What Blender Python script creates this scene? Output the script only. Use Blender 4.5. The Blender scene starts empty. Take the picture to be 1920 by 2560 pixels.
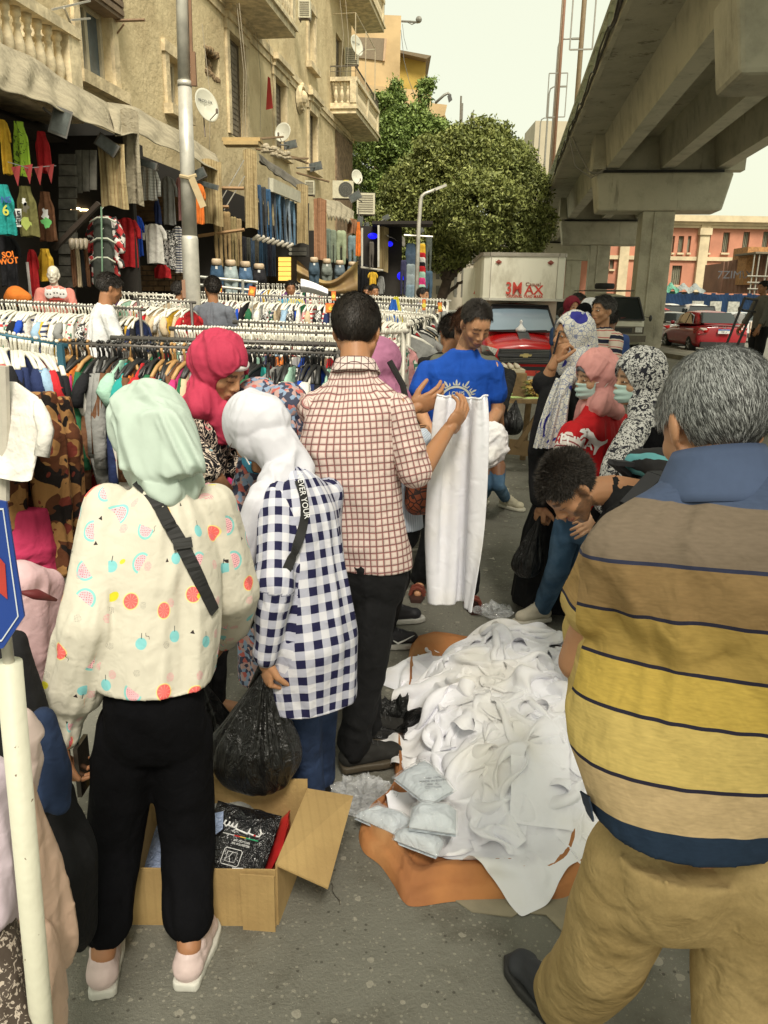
import bpy,bmesh,math,random
import numpy as np
from mathutils import Vector,Matrix,Euler
from mathutils.bvhtree import BVHTree
random.seed(7)
R=math.radians
SC=bpy.context.scene
COL=SC.collection
CAM_H,PITCH,ROLL,FPX=1.80,R(15.5),R(1.0),1923.0
cd=bpy.data.cameras.new('camera');cam=bpy.data.objects.new('camera',cd);COL.objects.link(cam)
CM=Matrix.Rotation(R(90)-PITCH,3,'X')@Matrix.Rotation(ROLL,3,'Z')
cam.matrix_world=Matrix.Translation((0,0,CAM_H))@CM.to_4x4()
cd.sensor_fit='VERTICAL';cd.sensor_height=34.6;cd.lens=FPX/2560*34.6
cd.clip_start=0.05;cd.clip_end=2000
SC.camera=cam
SC.render.resolution_x=768;SC.render.resolution_y=1024
SUN_EL,SUN_AZ=R(50),R(166)
W=bpy.data.worlds.new("World");SC.world=W;W.use_nodes=True
nt=W.node_tree;nt.nodes.clear()
_o=nt.nodes.new('ShaderNodeOutputWorld');_b=nt.nodes.new('ShaderNodeBackground')
_s=nt.nodes.new('ShaderNodeTexSky');_s.sky_type='NISHITA';_s.sun_disc=False
_s.sun_elevation=SUN_EL;_s.sun_rotation=SUN_AZ;_s.air_density=1.0;_s.dust_density=6.0;_s.ozone_density=0.6
_m=nt.nodes.new('ShaderNodeMix');_m.data_type='RGBA';_m.inputs[0].default_value=0.80
_m.inputs[7].default_value=(6.85,6.95,5.25,1)
nt.links.new(_s.outputs[0],_m.inputs[6]);nt.links.new(_m.outputs[2],_b.inputs[0])
_b.inputs[1].default_value=0.098
nt.links.new(_b.outputs[0],_o.inputs[0])
sl=bpy.data.lights.new('sun','SUN');sl.energy=3.0;sl.angle=R(17);sl.color=(1.0,0.93,0.80)
so=bpy.data.objects.new('sun',sl);COL.objects.link(so)
_dir=Vector((math.sin(SUN_AZ)*math.cos(SUN_EL),math.cos(SUN_AZ)*math.cos(SUN_EL),math.sin(SUN_EL)))
so.rotation_euler=_dir.to_track_quat('Z','Y').to_euler();so.location=(0,0,40)
VS=SC.view_settings
VS.view_transform='Standard';VS.look='None';VS.exposure=0.72;VS.gamma=1.0;VS.use_curve_mapping=False
def ray(px,py):
 d=CM@Vector(((px-960)/FPX,-(py-1280)/FPX,-1));return d
def at(px,py,Y):
 d=ray(px,py);return Vector((0,0,CAM_H))+d*(Y/d.y)
def gnd(px,py,z=0.0):
 d=ray(px,py);return Vector((0,0,CAM_H))+d*((z-CAM_H)/d.z)
AZ=R(8.3)
DV=Vector((math.sin(AZ),math.cos(AZ),0));RV=Vector((math.cos(AZ),-math.sin(AZ),0))
def S(X,s,z=0.0):return RV*X+DV*s+Vector((0,0,z))
def onX(px,py,X):
 d=ray(px,py);return Vector((0,0,CAM_H))+d*(X/d.dot(RV))
def sz(v):return v.dot(DV),v.z
def V(*a):return Vector(a)
def _h(ix,iy,iz,seed):
 n=(ix.astype(np.int64)*374761393+iy.astype(np.int64)*668265263+iz.astype(np.int64)*2147483647+seed*974634777)&0xffffffff
 n=((n^(n>>13))*1274126177)&0xffffffff
 n=n^(n>>16)
 return(n&0xffff)/32767.5-1
def vn(P,seed=0):
 P=np.asarray(P,float);i=np.floor(P);f=P-i;i=i.astype(np.int64)
 u=f*f*f*(f*(f*6-15)+10);r=0
 for a in(0,1):
  for b in(0,1):
   for c in(0,1):
    w=(u[:,0]if a else 1-u[:,0])*(u[:,1]if b else 1-u[:,1])*(u[:,2]if c else 1-u[:,2])
    r=r+w*_h(i[:,0]+a,i[:,1]+b,i[:,2]+c,seed)
 return r
def fbm(P,seed=0,o=3):
 r=0;a=1.0;P=np.asarray(P,float)
 for k in range(o):r=r+a*vn(P*2**k,seed+k*17);a*=.5
 return r
def folds(P,axis,across,along,amp,seed=0):

 ax=np.array(Vector(axis).normalized());d=P@ax
 Q=P-d[:,None]*ax;Q=Q/across+(d/along)[:,None]*ax
 Q=Q+.6*np.stack([vn(Q*.7,seed+5),vn(Q*.7,seed+6),vn(Q*.7,seed+7)],1)
 a=1-2*np.sqrt(vn(Q,seed)**2+.015);b=1-2*np.sqrt(vn(Q*2.1,seed+3)**2+.02)
 return amp*(a*.75+b*.28)
class G:
 def __init__(s,nt):s.nt=nt
 def n(s,t,**k):
  n=s.nt.nodes.new('ShaderNode'+t)
  for a,b in k.items():setattr(n,a,b)
  return n
 def put(s,sock,v):
  if isinstance(v,E):s.nt.links.new(v.s,sock)
  elif isinstance(v,(tuple,list))and len(v)==3 and sock.type=='RGBA':sock.default_value=(*v,1)
  elif v is not None:sock.default_value=v
 def m(s,op,a,b=None,c=None):
  n=s.n('Math',operation=op);s.put(n.inputs[0],a)
  if b is not None:s.put(n.inputs[1],b)
  if c is not None:s.put(n.inputs[2],c)
  return E(s,n.outputs[0])
 def vm(s,op,a,b=None,out=0):
  n=s.n('VectorMath',operation=op);s.put(n.inputs[0],a)
  if b is not None:
   if op=='SCALE':s.put(n.inputs[3],b)
   else:s.put(n.inputs[1],b)
  return E(s,n.outputs[out])
 def mix(s,a,b,t):
  n=s.n('Mix',data_type='RGBA');s.put(n.inputs[0],t);s.put(n.inputs[6],a);s.put(n.inputs[7],b);return E(s,n.outputs[2])
 def noise(s,v,sc,det=2,rough=.5,dist=0):
  n=s.n('TexNoise');s.put(n.inputs['Vector'],v);n.inputs['Scale'].default_value=sc;n.inputs['Detail'].default_value=det
  n.inputs['Roughness'].default_value=rough;n.inputs['Distortion'].default_value=dist;return E(s,n.outputs[0])
 def noisec(s,v,sc,det=1):
  n=s.n('TexNoise');s.put(n.inputs['Vector'],v);n.inputs['Scale'].default_value=sc;n.inputs['Detail'].default_value=det;return E(s,n.outputs[1])
 def voro(s,v,sc,feat='F1',rnd=1.0,d2=False):
  n=s.n('TexVoronoi',feature=feat,voronoi_dimensions='2D' if d2 else '3D');s.put(n.inputs['Vector'],v)
  n.inputs['Scale'].default_value=sc;n.inputs['Randomness'].default_value=rnd
  return n,E(s,n.outputs['Distance'])
 def sep(s,v):
  n=s.n('SeparateXYZ');s.put(n.inputs[0],v);return[E(s,n.outputs[i])for i in range(3)]
 def comb(s,x,y,z=0.0):
  n=s.n('CombineXYZ');s.put(n.inputs[0],x);s.put(n.inputs[1],y);s.put(n.inputs[2],z);return E(s,n.outputs[0])
 def ss(s,a,lo,hi):
  n=s.n('MapRange',interpolation_type='SMOOTHSTEP');s.put(n.inputs[0],a);n.inputs[1].default_value=lo;n.inputs[2].default_value=hi;return E(s,n.outputs[0])
 def attr(s,name):
  n=s.n('Attribute',attribute_name=name);return E(s,n.outputs['Vector'])
 def attrc(s,name):
  n=s.n('Attribute',attribute_name=name);return E(s,n.outputs['Color'])
 @property
 def obj(s):
  n=s.n('TexCoord');return E(s,n.outputs['Object'])
 @property
 def rnd(s):
  n=s.n('ObjectInfo');return E(s,n.outputs['Random'])
 @property
 def uv(s):
  if not hasattr(s,'_uv'):t=s.sep(s.attr('seam'))[0]>0.0;a=s.attr('puva');s._uv=s.vm('ADD',a,s.vm('SCALE',s.vm('SUBTRACT',s.attr('puv'),a),t))
  return s._uv
class E:
 def __init__(s,g,k):s.g=g;s.s=k
 def __add__(a,b):return a.g.m('ADD',a,b)
 __radd__=__add__
 def __sub__(a,b):return a.g.m('SUBTRACT',a,b)
 def __rsub__(a,b):return a.g.m('SUBTRACT',b,a)
 def __mul__(a,b):return a.g.m('MULTIPLY',a,b)
 __rmul__=__mul__
 def __truediv__(a,b):return a.g.m('DIVIDE',a,b)
 def __lt__(a,b):return a.g.m('LESS_THAN',a,b)
 def __gt__(a,b):return a.g.m('GREATER_THAN',a,b)
 def __and__(a,b):return a.g.m('MULTIPLY',a,b)
 def __or__(a,b):return a.g.m('MAXIMUM',a,b)
 def abs(a):return a.g.m('ABSOLUTE',a)
 def frac(a):return a.g.m('FRACT',a)
 def floor(a):return a.g.m('FLOOR',a)
 def sin(a):return a.g.m('SINE',a)
def mat(name,col,rough=.8,bump=0,bscale=40,bdet=3,var=0,vscale=3,metal=0,spec=.5,emit=0,emitc=None,alpha=None,trans=0,sheen=0,coat=0,coord='obj',fn=None,bfn=None,bdist=.01,sss=0):

 m=bpy.data.materials.new(name);m.use_nodes=True;nt=m.node_tree;nt.nodes.clear();g=G(nt)
 out=g.n('OutputMaterial');b=g.n('BsdfPrincipled');nt.links.new(b.outputs[0],out.inputs[0])
 c=None;vec=getattr(g,coord)if(var or bump or bfn)else None
 if fn:c=fn(g)
 elif var:
  n=g.noise(vec,vscale,5,.6);lo=tuple(x*(1-var)for x in col);hi=tuple(min(1,x*(1+var))for x in col)
  c=g.mix(lo,hi,g.ss(n,.3,.7))
 g.put(b.inputs['Base Color'],c if c is not None else col)
 b.inputs['Roughness'].default_value=rough;b.inputs['Metallic'].default_value=metal
 b.inputs['Specular IOR Level'].default_value=spec
 if sheen:b.inputs['Sheen Weight'].default_value=sheen;b.inputs['Sheen Roughness'].default_value=.5
 if coat:b.inputs['Coat Weight'].default_value=coat;b.inputs['Coat Roughness'].default_value=.08
 if sss:b.inputs['Subsurface Weight'].default_value=sss;b.inputs['Subsurface Radius'].default_value=(.012,.005,.003);b.inputs['Subsurface Scale'].default_value=.6
 if emit:g.put(b.inputs['Emission Color'],emitc or col);b.inputs['Emission Strength'].default_value=emit
 if alpha is not None:b.inputs['Alpha'].default_value=alpha
 if trans:b.inputs['Transmission Weight'].default_value=trans
 if bump or bfn:
  bn=g.n('Bump');bn.inputs['Strength'].default_value=1;bn.inputs['Distance'].default_value=bdist
  h=bfn(g)if bfn else g.noise(vec,bscale,bdet,.6)*bump
  g.put(bn.inputs['Height'],h);nt.links.new(bn.outputs[0],b.inputs['Normal'])
 return m
_mc={}
def cloth(col,rough=.85,sheen=.0,var=.12,vscale=6,wr=1.0):

 k=('c',tuple(round(x,3)for x in col),rough,wr)
 if k not in _mc:
  def bf(g):
   o=g.obj;w=g.noise(o,7,2,.4,.8);w2=g.noise(o,22,2,.5,.5)
   return(w*1.0+w2*.25)*wr
  _mc[k]=mat('cloth',col,rough,var=var,vscale=vscale,bfn=bf,bdist=.018,spec=.25,sheen=sheen)
 return _mc[k]
def plain(col,rough=.6,metal=0,var=.1,spec=.5,bump=0,bscale=60):
 k=('p',tuple(round(x,3)for x in col),rough,metal,bump)
 if k not in _mc:_mc[k]=mat('surface',col,rough,metal=metal,var=var,vscale=8,spec=spec,bump=bump,bscale=bscale)
 return _mc[k]
class MB:
 def __init__(s):s.v=[];s.f=[];s.uvs={}
 def add(s,vs,fs):
  k=len(s.v);s.v+=[tuple(x)for x in vs];s.f+=[tuple(i+k for i in f)for f in fs];return s
 def box(s,c,size,M=None):
  x,y,z=[a/2 for a in size];c=Vector(c)
  p=[Vector((i*x,j*y,k*z))for i in(-1,1)for j in(-1,1)for k in(-1,1)]
  if M is not None:p=[M@q for q in p]
  return s.add([c+q for q in p],[(0,1,3,2),(4,6,7,5),(0,4,5,1),(2,3,7,6),(0,2,6,4),(1,5,7,3)])
 def bar(s,a,b,w,h,up=(0,0,1)):
  a=Vector(a);b=Vector(b);d=(b-a);L=d.length;d.normalize();r=d.cross(Vector(up))
  if r.length<1e-4:r=d.cross(Vector((1,0,0)))
  r.normalize();u=r.cross(d)
  M=Matrix((r,d,u)).transposed();return s.box((a+b)/2,(w,L,h),M)
 def hexa(s,p):return s.add(p,[(0,3,2,1),(4,5,6,7),(0,1,5,4),(1,2,6,5),(2,3,7,6),(3,0,4,7)])
 def cyl(s,a,b,r0,r1=None,n=10,cap=True):
  r1=r0 if r1 is None else r1;return s.tube([a,b],[r0,r1],n,cap)
 def tube(s,pts,r,n=8,cap=True):
  pts=[Vector(p)for p in pts];rs=r if isinstance(r,(list,tuple))else[r]*len(pts)
  vs=[];fs=[];pr=None
  for i,p in enumerate(pts):
   d=(pts[min(i+1,len(pts)-1)]-pts[max(i-1,0)])
   if d.length<1e-7:d=Vector((0,0,1))
   d.normalize()
   if pr is None:pr=d.orthogonal().normalized()
   pr=(pr-d*pr.dot(d))
   pr=pr.normalized()if pr.length>1e-5 else d.orthogonal().normalized()
   q=d.cross(pr)
   for k in range(n):
    a=2*math.pi*k/n;vs.append(p+(pr*math.cos(a)+q*math.sin(a))*rs[i])
  for i in range(len(pts)-1):
   for k in range(n):fs.append((i*n+k,i*n+(k+1)%n,(i+1)*n+(k+1)%n,(i+1)*n+k))
  if cap:fs.append(tuple(range(n-1,-1,-1)));fs.append(tuple((len(pts)-1)*n+k for k in range(n)))
  return s.add(vs,fs)
 def lathe(s,c,prof,n=12,axis=(0,0,1),cap=True):
  ax=Vector(axis).normalized();p=ax.orthogonal().normalized();q=ax.cross(p);c=Vector(c);vs=[];fs=[]
  for(r,h)in prof:
   for k in range(n):
    a=2*math.pi*k/n;vs.append(c+ax*h+(p*math.cos(a)+q*math.sin(a))*r)
  for i in range(len(prof)-1):
   for k in range(n):fs.append((i*n+k,i*n+(k+1)%n,(i+1)*n+(k+1)%n,(i+1)*n+k))
  if cap:fs.append(tuple(range(n-1,-1,-1)));fs.append(tuple((len(prof)-1)*n+k for k in range(n)))
  return s.add(vs,fs)
 def ell(s,c,r,n=16,m=10,M=None):
  c=Vector(c);vs=[Vector((0,0,-1))];fs=[]
  for i in range(1,m):
   t=math.pi*i/m-math.pi/2
   for k in range(n):a=2*math.pi*k/n;vs.append(Vector((math.cos(t)*math.cos(a),math.cos(t)*math.sin(a),math.sin(t))))
  vs.append(Vector((0,0,1)))
  for k in range(n):
   fs.append((0,1+(k+1)%n,1+k));b=1+(m-2)*n;fs.append((b+k,b+(k+1)%n,len(vs)-1))
  for i in range(m-2):
   for k in range(n):fs.append((1+i*n+k,1+i*n+(k+1)%n,1+(i+1)*n+(k+1)%n,1+(i+1)*n+k))
  r=(r,r,r)if isinstance(r,(int,float))else r
  vs=[Vector((v.x*r[0],v.y*r[1],v.z*r[2]))for v in vs]
  if M is not None:vs=[M@v for v in vs]
  return s.add([c+v for v in vs],fs)
 def cone(s,a,b,r0,r1,n=14):

  a=Vector(a);b=Vector(b);d=(b-a);L=d.length
  if L<1e-5:return s.ell(a,max(r0,r1),n,8)
  d.normalize();pts=[];rs=[]
  for i in range(5):t=math.pi/2*(1-i/4.0);pts.append(a-d*r0*math.sin(t));rs.append(max(r0*math.cos(t),1e-4))
  for i in range(1,5):t=math.pi/2*i/4.0;pts.append(b+d*r1*math.sin(t));rs.append(max(r1*math.cos(t),1e-4))
  pts[4:4]=[];q=pts[:5]+[b]+pts[5:];rr=rs[:5]+[r1]+rs[5:]
  p=d.orthogonal().normalized();w=d.cross(p);vs=[];fs=[]
  for c,r in zip(q,rr):
   for k in range(n):t=2*math.pi*k/n;vs.append(c+(p*math.cos(t)+w*math.sin(t))*r)
  for i in range(len(q)-1):
   for k in range(n):fs.append((i*n+k,i*n+(k+1)%n,(i+1)*n+(k+1)%n,(i+1)*n+k))
  fs.append(tuple(range(n-1,-1,-1)));fs.append(tuple((len(q)-1)*n+k for k in range(n)))
  return s.add(vs,fs)
 def grid(s,fn,nu,nv,closed=False):
  vs=[fn(i/(nu-(0 if closed else 1)),j/(nv-1))for j in range(nv)for i in range(nu)]
  fs=[]
  for j in range(nv-1):
   for i in range(nu if closed else nu-1):
    a=j*nu+i;b=j*nu+(i+1)%nu;fs.append((a,b,b+nu,a+nu))
  return s.add(vs,fs)
 def build(s,name,m=None,parent=None,smooth=False,world=True):
  return mkobj(name,s.v,s.f,m,parent,smooth,world)
def mkmesh(name,v,f):
 me=bpy.data.meshes.new(name);me.from_pydata([tuple(x)for x in v]if not isinstance(v,np.ndarray)else v.tolist(),[],f if isinstance(f,list)else f.tolist());return me
def mkobj(name,v,f,m=None,parent=None,smooth=False,world=True,attrs=None):
 if parent is not None and world:
  L=wloc(parent);L=np.array(L);v=(np.asarray(v,float)-L)
 me=mkmesh(name,v,f)
 if smooth:me.polygons.foreach_set('use_smooth',[True]*len(me.polygons))
 if attrs:
  for k,a in attrs.items():at_=me.attributes.new(k,'FLOAT_VECTOR','POINT');at_.data.foreach_set('vector',np.asarray(a,np.float32).ravel())
 me.update()
 o=bpy.data.objects.new(name,me);COL.objects.link(o)
 if m:me.materials.append(m)
 if parent is not None:o.parent=parent
 return o
def wloc(o):
 L=Vector((0,0,0))
 while o is not None:L=L+o.location;o=o.parent
 return L
def tag(o,label=None,cat=None,group=None,kind=None):
 if label:o['label']=label
 if cat:o['category']=cat
 if group:o['group']=group
 if kind:o['kind']=kind
 return o
def thing(name,loc,label,cat,group=None,rz=0):
 o=bpy.data.objects.new(name,None);COL.objects.link(o);o.location=loc;o.rotation_euler=(0,0,rz);o.empty_display_size=.1
 return tag(o,label,cat,group)
def dup(o,parent=None):
 c=o.copy();COL.objects.link(c)
 if parent is not None:c.parent=parent
 for ch in o.children:dup(ch,c)
 return c
def setmat(o,m):
 o.material_slots[0].link='OBJECT';o.material_slots[0].material=m
TS=bpy.data.scenes.new('workbench')
def tdg():
 with bpy.context.temp_override(scene=TS,view_layer=TS.view_layers[0]):return bpy.context.evaluated_depsgraph_get()
def remesh(mb,vox,it=6,fac=.5):
 me=mkmesh('t',mb.v,mb.f);o=bpy.data.objects.new('t',me);TS.collection.objects.link(o)
 r=o.modifiers.new('r','REMESH');r.mode='VOXEL';r.voxel_size=vox;r.adaptivity=0
 if it:k=o.modifiers.new('s','SMOOTH');k.factor=fac;k.iterations=it
 dg=tdg();e=o.evaluated_get(dg);m2=e.to_mesh()
 n=len(m2.vertices);P=np.empty(n*3);m2.vertices.foreach_get('co',P);P=P.reshape(-1,3)
 ls=np.empty(len(m2.loops),np.int32);m2.loops.foreach_get('vertex_index',ls)
 tot=np.empty(len(m2.polygons),np.int32);m2.polygons.foreach_get('loop_total',tot)
 F=ls.reshape(-1,4)if(tot==4).all()else[list(p.vertices)for p in m2.polygons]
 N=np.empty(n*3);m2.vertices.foreach_get('normal',N);N=N.reshape(-1,3)
 e.to_mesh_clear();bpy.data.objects.remove(o);bpy.data.meshes.remove(me)
 return P,F,N
def normals(P,F):
 F=np.asarray(F);a=P[F[:,2]]-P[F[:,0]];b=P[F[:,3 if F.shape[1]>3 else 1]]-P[F[:,1 if F.shape[1]>3 else 0]]
 fn=np.cross(a,b);N=np.zeros_like(P)
 for k in range(F.shape[1]):np.add.at(N,F[:,k],fn)
 return N/(np.linalg.norm(N,axis=1)[:,None]+1e-12)
def text_mb(s,size,org,xdir,ydir,ext=.002,align='CENTER',bold=0,shear=0,sx=1.0):

 c=bpy.data.curves.new('t','FONT');c.body=s;c.size=size;c.align_x=align;c.align_y='CENTER';c.extrude=ext;c.offset=bold;c.shear=shear;c.resolution_u=3
 o=bpy.data.objects.new('t',c);TS.collection.objects.link(o)
 dg=tdg();me=o.evaluated_get(dg).to_mesh()
 x=Vector(xdir).normalized();y=Vector(ydir).normalized();z=x.cross(y)
 vs=[Vector(org)+x*v.co.x*sx+y*v.co.y+z*v.co.z for v in me.vertices];fs=[tuple(p.vertices)for p in me.polygons]
 o.evaluated_get(dg).to_mesh_clear();bpy.data.objects.remove(o);bpy.data.curves.remove(c)
 m=MB();m.add(vs,fs);return m
#  setting
def f_asphalt(g):
 o=g.obj
 big=g.noise(o,.35,4,.6);mid=g.noise(o,3.0,5,.65);fine=g.noise(o,120,2,.6)
 c=g.mix((.145,.142,.118),(.20,.195,.163),g.ss(big,.3,.7))
 c=g.mix(c,(.085,.078,.060),g.ss(mid,.48,.70)*.7)
 c=g.mix(c,(.21,.198,.158),g.ss(fine,.50,.85)*.6)
 v,d=g.voro(g.vm('ADD',o,g.noisec(o,18)),19,rnd=1.0);keep=E(g,g.sep(E(g,v.outputs['Color']))[0].s)
 big_f=(d<.20)&(keep>.62)
 v2,d2=g.voro(o,55);k2=g.sep(E(g,v2.outputs['Color']))[1]
 c=g.mix(c,(.36,.33,.27),big_f*.62)
 c=g.mix(c,(.33,.31,.25),((d2<.26)&(k2>.60))*.5)
 v5,d5=g.voro(g.vm('ADD',o,g.vm('SCALE',g.noisec(o,24),.03)),9.5);k5=g.sep(E(g,v5.outputs['Color']));c=g.mix(c,g.mix((.30,.28,.22),(.42,.39,.32),k5[1]),((d5<.16+k5[2]*.0)&(k5[0]>.72))*.6)
 v6,d6=g.voro(g.vm('ADD',o,g.vm('SCALE',g.noisec(o,60),.012)),22);k6=g.sep(E(g,v6.outputs['Color']));c=g.mix(c,(.34,.32,.26),((d6<k6[1]*.32)&(k6[0]>.6))*.65)
 v3,d3=g.voro(o,30);k3=g.sep(E(g,v3.outputs['Color']))[2]
 c=g.mix(c,(.07,.066,.055),g.ss(g.noise(o,1.1,6,.7,1.2),.55,.68)*.45);c=g.mix(c,(.24,.225,.185),g.ss(g.noise(g.vm('ADD',o,(7,3,0)),.8,5,.7,.8),.58,.75)*.4)
 return g.mix(c,(.05,.045,.036),((d3<.14)&(k3>.8))*.7)
M_asph=mat('dusty asphalt',(.15,.15,.12),.82,fn=f_asphalt,bfn=lambda g:g.noise(g.obj,90,4,.7)*.5+g.noise(g.obj,9,3)*.8,bdist=.012,spec=.3)
mb=MB();mb.add([(-900,-60,0),(900,-60,0),(900,1500,0),(-900,1500,0)],[(0,1,2,3)])
tag(mb.build('ground',M_asph),kind='structure')
M_conc=mat('stained concrete',(.20,.19,.15),.9,fn=lambda g:g.mix(g.mix((.46,.44,.34),(.31,.295,.225),g.ss(g.noise(g.obj,1.1,6,.65),.42,.72)),(.08,.075,.058),g.ss(g.noise(g.vm('MULTIPLY',g.obj,(2.5,2.5,.35)),1.3,5,.7),.56,.8)*.75),bump=.6,bscale=14,bdist=.02)
M_kerb=mat('worn kerb stone',(.2,.19,.15),.9,var=.25,vscale=3,bump=.5,bscale=30)
med=[(6.0,12),(6.2,19),(5.95,27),(2.9,40),(1.5,60),(2.6,60),(4.0,46),(6.9,36.5),(7.3,22.5),(7.4,12)]
mb=MB();n=len(med)
mb.add([S(x,s,0)for x,s in med]+[S(x,s,.15)for x,s in med],[tuple(range(n,2*n))]+[(i,(i+1)%n,n+(i+1)%n,n+i)for i in range(n)])
tag(mb.build('median_strip',M_kerb),kind='structure')
fly=thing('flyover',S(6,30,0),'raised concrete road bridge on piers over the street at the right','bridge')
M_deck=mat('bridge soffit',(.2,.19,.15),.92,fn=lambda g:g.mix(g.mix((.44,.42,.33),(.33,.315,.245),g.ss(g.noise(g.obj,.8,6,.7),.4,.7)),(.07,.066,.05),g.ss(g.noise(g.vm('MULTIPLY',g.obj,(.5,.5,5)),3.0,5,.75),.57,.66)*.6),bump=.5,bscale=10,bdist=.02)
def sbox(mb,x0,x1,s0,s1,z0,z1):
 return mb.hexa([S(x0,s0,z0),S(x1,s0,z0),S(x1,s1,z0),S(x0,s1,z0),S(x0,s0,z1),S(x1,s0,z1),S(x1,s1,z1),S(x0,s1,z1)])
caps=[14.0,32.0,50.0,68.0,86.0,104.0]
dk=MB();sbox(dk,2.2,9.3,-6,140,7.66,7.95);dk.build('deck',M_deck,fly)
fs=MB();sbox(fs,2.08,2.2,-6,140,7.58,8.02);sbox(fs,2.03,2.08,-6,140,7.72,7.86);fs.build('fascia',M_conc,fly)
for x in(3.43,5.38,7.32):
 b=MB()
 for a,c in zip([-4.0]+caps,caps):
  vs=[]
  for s_ in(a+.28,c-.28):
   vs+=[S(x,s_,6.55),S(x+.46,s_,6.55),S(x+.62,s_,7.66),S(x-.16,s_,7.66)]
  b.add(vs,[(0,1,2,3),(7,6,5,4),(0,4,5,1),(1,5,6,2),(3,2,6,7),(0,3,7,4)])
 b.build('girder',M_conc,fly)
for i,s0 in enumerate(caps):
 d=MB();sbox(d,2.95,3.4,s0-.7,s0+.7,6.5,7.655)
 sbox(d,3.4,8.35,s0-.30,s0+.30,6.5,7.655);d.build('diaphragm',M_conc,fly)
 c=MB();w0,w1=s0-.72,s0+.72;z0,z1,z2=5.08,5.08,6.38
 c.hexa([S(3.25,w0,z0),S(7.62,w0,z0),S(7.62,w1,z0),S(3.25,w1,z0),S(3.05,w0,z2),S(7.9,w0,z2),S(7.9,w1,z2),S(3.05,w1,z2)])
 o=c.build('pier_cap',M_conc,fly);bv=o.modifiers.new('b','BEVEL');bv.width=.08;bv.segments=2
 c=MB();sbox(c,4.9,6.05,s0-.55,s0+.55,.0,5.075);sbox(c,5.30,5.36,s0-.585,s0-.55,.1,5.07)
 o=c.build('pier_column',M_conc,fly);bv=o.modifiers.new('b','BEVEL');bv.width=.07;bv.segments=2
 c=MB();sbox(c,3.3,7.6,s0-.5,s0+.5,6.38,6.5);c.build('bearing_strip',plain((.02,.02,.018)),fly)
M_par=mat('painted parapet',(.22,.23,.15),.85,var=.3,vscale=2,bump=.4,bscale=20)
post=None
for k in range(62):
 s_=3+k*1.55
 if post is None:
  post=MB().box((0,0,.5),(.16,.34,1.0)).build('parapet_post',M_par,fly,world=False);o=post
 else:o=post.copy();COL.objects.link(o);o.parent=fly
 o.location=S(2.32,s_,8.02)-fly.location;o.rotation_euler=(0,0,-AZ)
r_=MB();sbox(r_,2.22,2.42,-2,140,8.95,9.12);sbox(r_,2.27,2.37,-2,140,8.45,8.56);sbox(r_,2.22,2.42,-2,140,7.95,8.16);r_.build('parapet_rail',M_par,fly)
c=MB();pts=[S(2.0,14+i*.5,7.62+.05*math.sin(i*1.7)+.1*vn(np.array([[i*.3,0,0]]))[0])for i in range(52)];c.tube(pts,.035,5);pts2=[p+V(-.03,0,.09)+V(0,0,.07*math.sin(i))for i,p in enumerate(pts)];c.tube(pts2,.022,5)
tag(c.build('cable_bundle',plain((.03,.025,.02))),'black cable bundle slung along the edge of the raised bridge','cable')
c=MB();c.tube([S(2.1,31.2,7.6),S(2.5,31.3,6.9),S(2.8,31.2,6.4),S(3.1,31.2,6.35),S(3.4,31.1,6.5)],.03,5);c.tube([S(2.0,31.2,7.6),S(2.3,31.3,6.6),S(2.9,31.2,6.2),S(3.3,31.2,6.4)],.025,5)
tag(c.build('hanging_cable',plain((.2,.19,.16))),'loose grey cables drooping onto the middle pier cap of the bridge','cable')
c=MB();a=onX(1815,20,4.6);c.ell(a+V(-.1,0,.1),(.35,.25,.16),12,8);c.ell(a+V(.25,0,.12),(.3,.25,.18),12,8)
P,F,N=remesh(c,.03,3);P=P+N*(folds(P,(1,0,.2),.09,.5,.03,3))[:,None]
tag(mkobj('rolled_sack',P,F,cloth((.13,.10,.06)),None,True),'dusty brown rolled sack stuffed on top of the nearest pier cap','sack')
def lamp_mast(px,ytop,s_,X=2.6,arm=0):
 base=S(X,s_,7.96);z=onX(px,ytop,X).z;return base,z
M_pole=plain((.22,.21,.18),.5,.4);M_rust=plain((.30,.17,.11),.7,.2);M_grn=plain((.16,.20,.16),.6)
def street_lamp(base,top_z,armv,r,m,label,group,heavy=False):
 t=thing('street_lamp',base,label,'street lamp',group)
 h=top_z-base.z;a=Vector(armv)
 p=[base,base+V(0,0,h*.5),base+V(0,0,h-.5),base+V(0,0,h-.15)+a*.08,base+V(0,0,h)+a*.35,base+V(0,0,h)+a*.9]
 MB().tube(p,[r,r*.8,r*.6,r*.55,r*.5,r*.45],7).build('pole',m,t,True)
 e=base+V(0,0,h)+a;MB().bar(e-a*.12,e+a.normalized()*.45,.22,.1).build('lamp_head',m,t)
 return t
def onXs(px,py,X):return onX(px,py,X)
for i,(px,py,m)in enumerate([(1405,98,M_pole),(1382,217,M_pole),(1360,295,M_pole)]):
 q=onX(px-8,py,2.75);s_=q.dot(DV);street_lamp(S(2.75,s_,7.96),q.z,RV*1.0,.11,m,['tallest curved-arm lamp post on the bridge, nearest of the row','second lamp post with a bent arm on the bridge, between two others','farthest and shortest bent-arm lamp post at the left end of the row on the bridge'][i],'bent-arm lamp posts on the bridge')
def mast(px0,py0,px1,py1,X,r,m,label):
 q=onX(px1,py1,X);s_=q.dot(DV);t=thing('signal_mast',S(X,s_,7.96),label,'mast');h=26
 MB().tube([S(X,s_,7.96),S(X,s_,7.96+h)],[r,r*.7],8).build('pole',m,t,True);return t,s_
t,s_=mast(0,0,1388,345,2.7,.10,M_rust,'tall rusty pink steel mast rising from the bridge behind the lamp posts')
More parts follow.
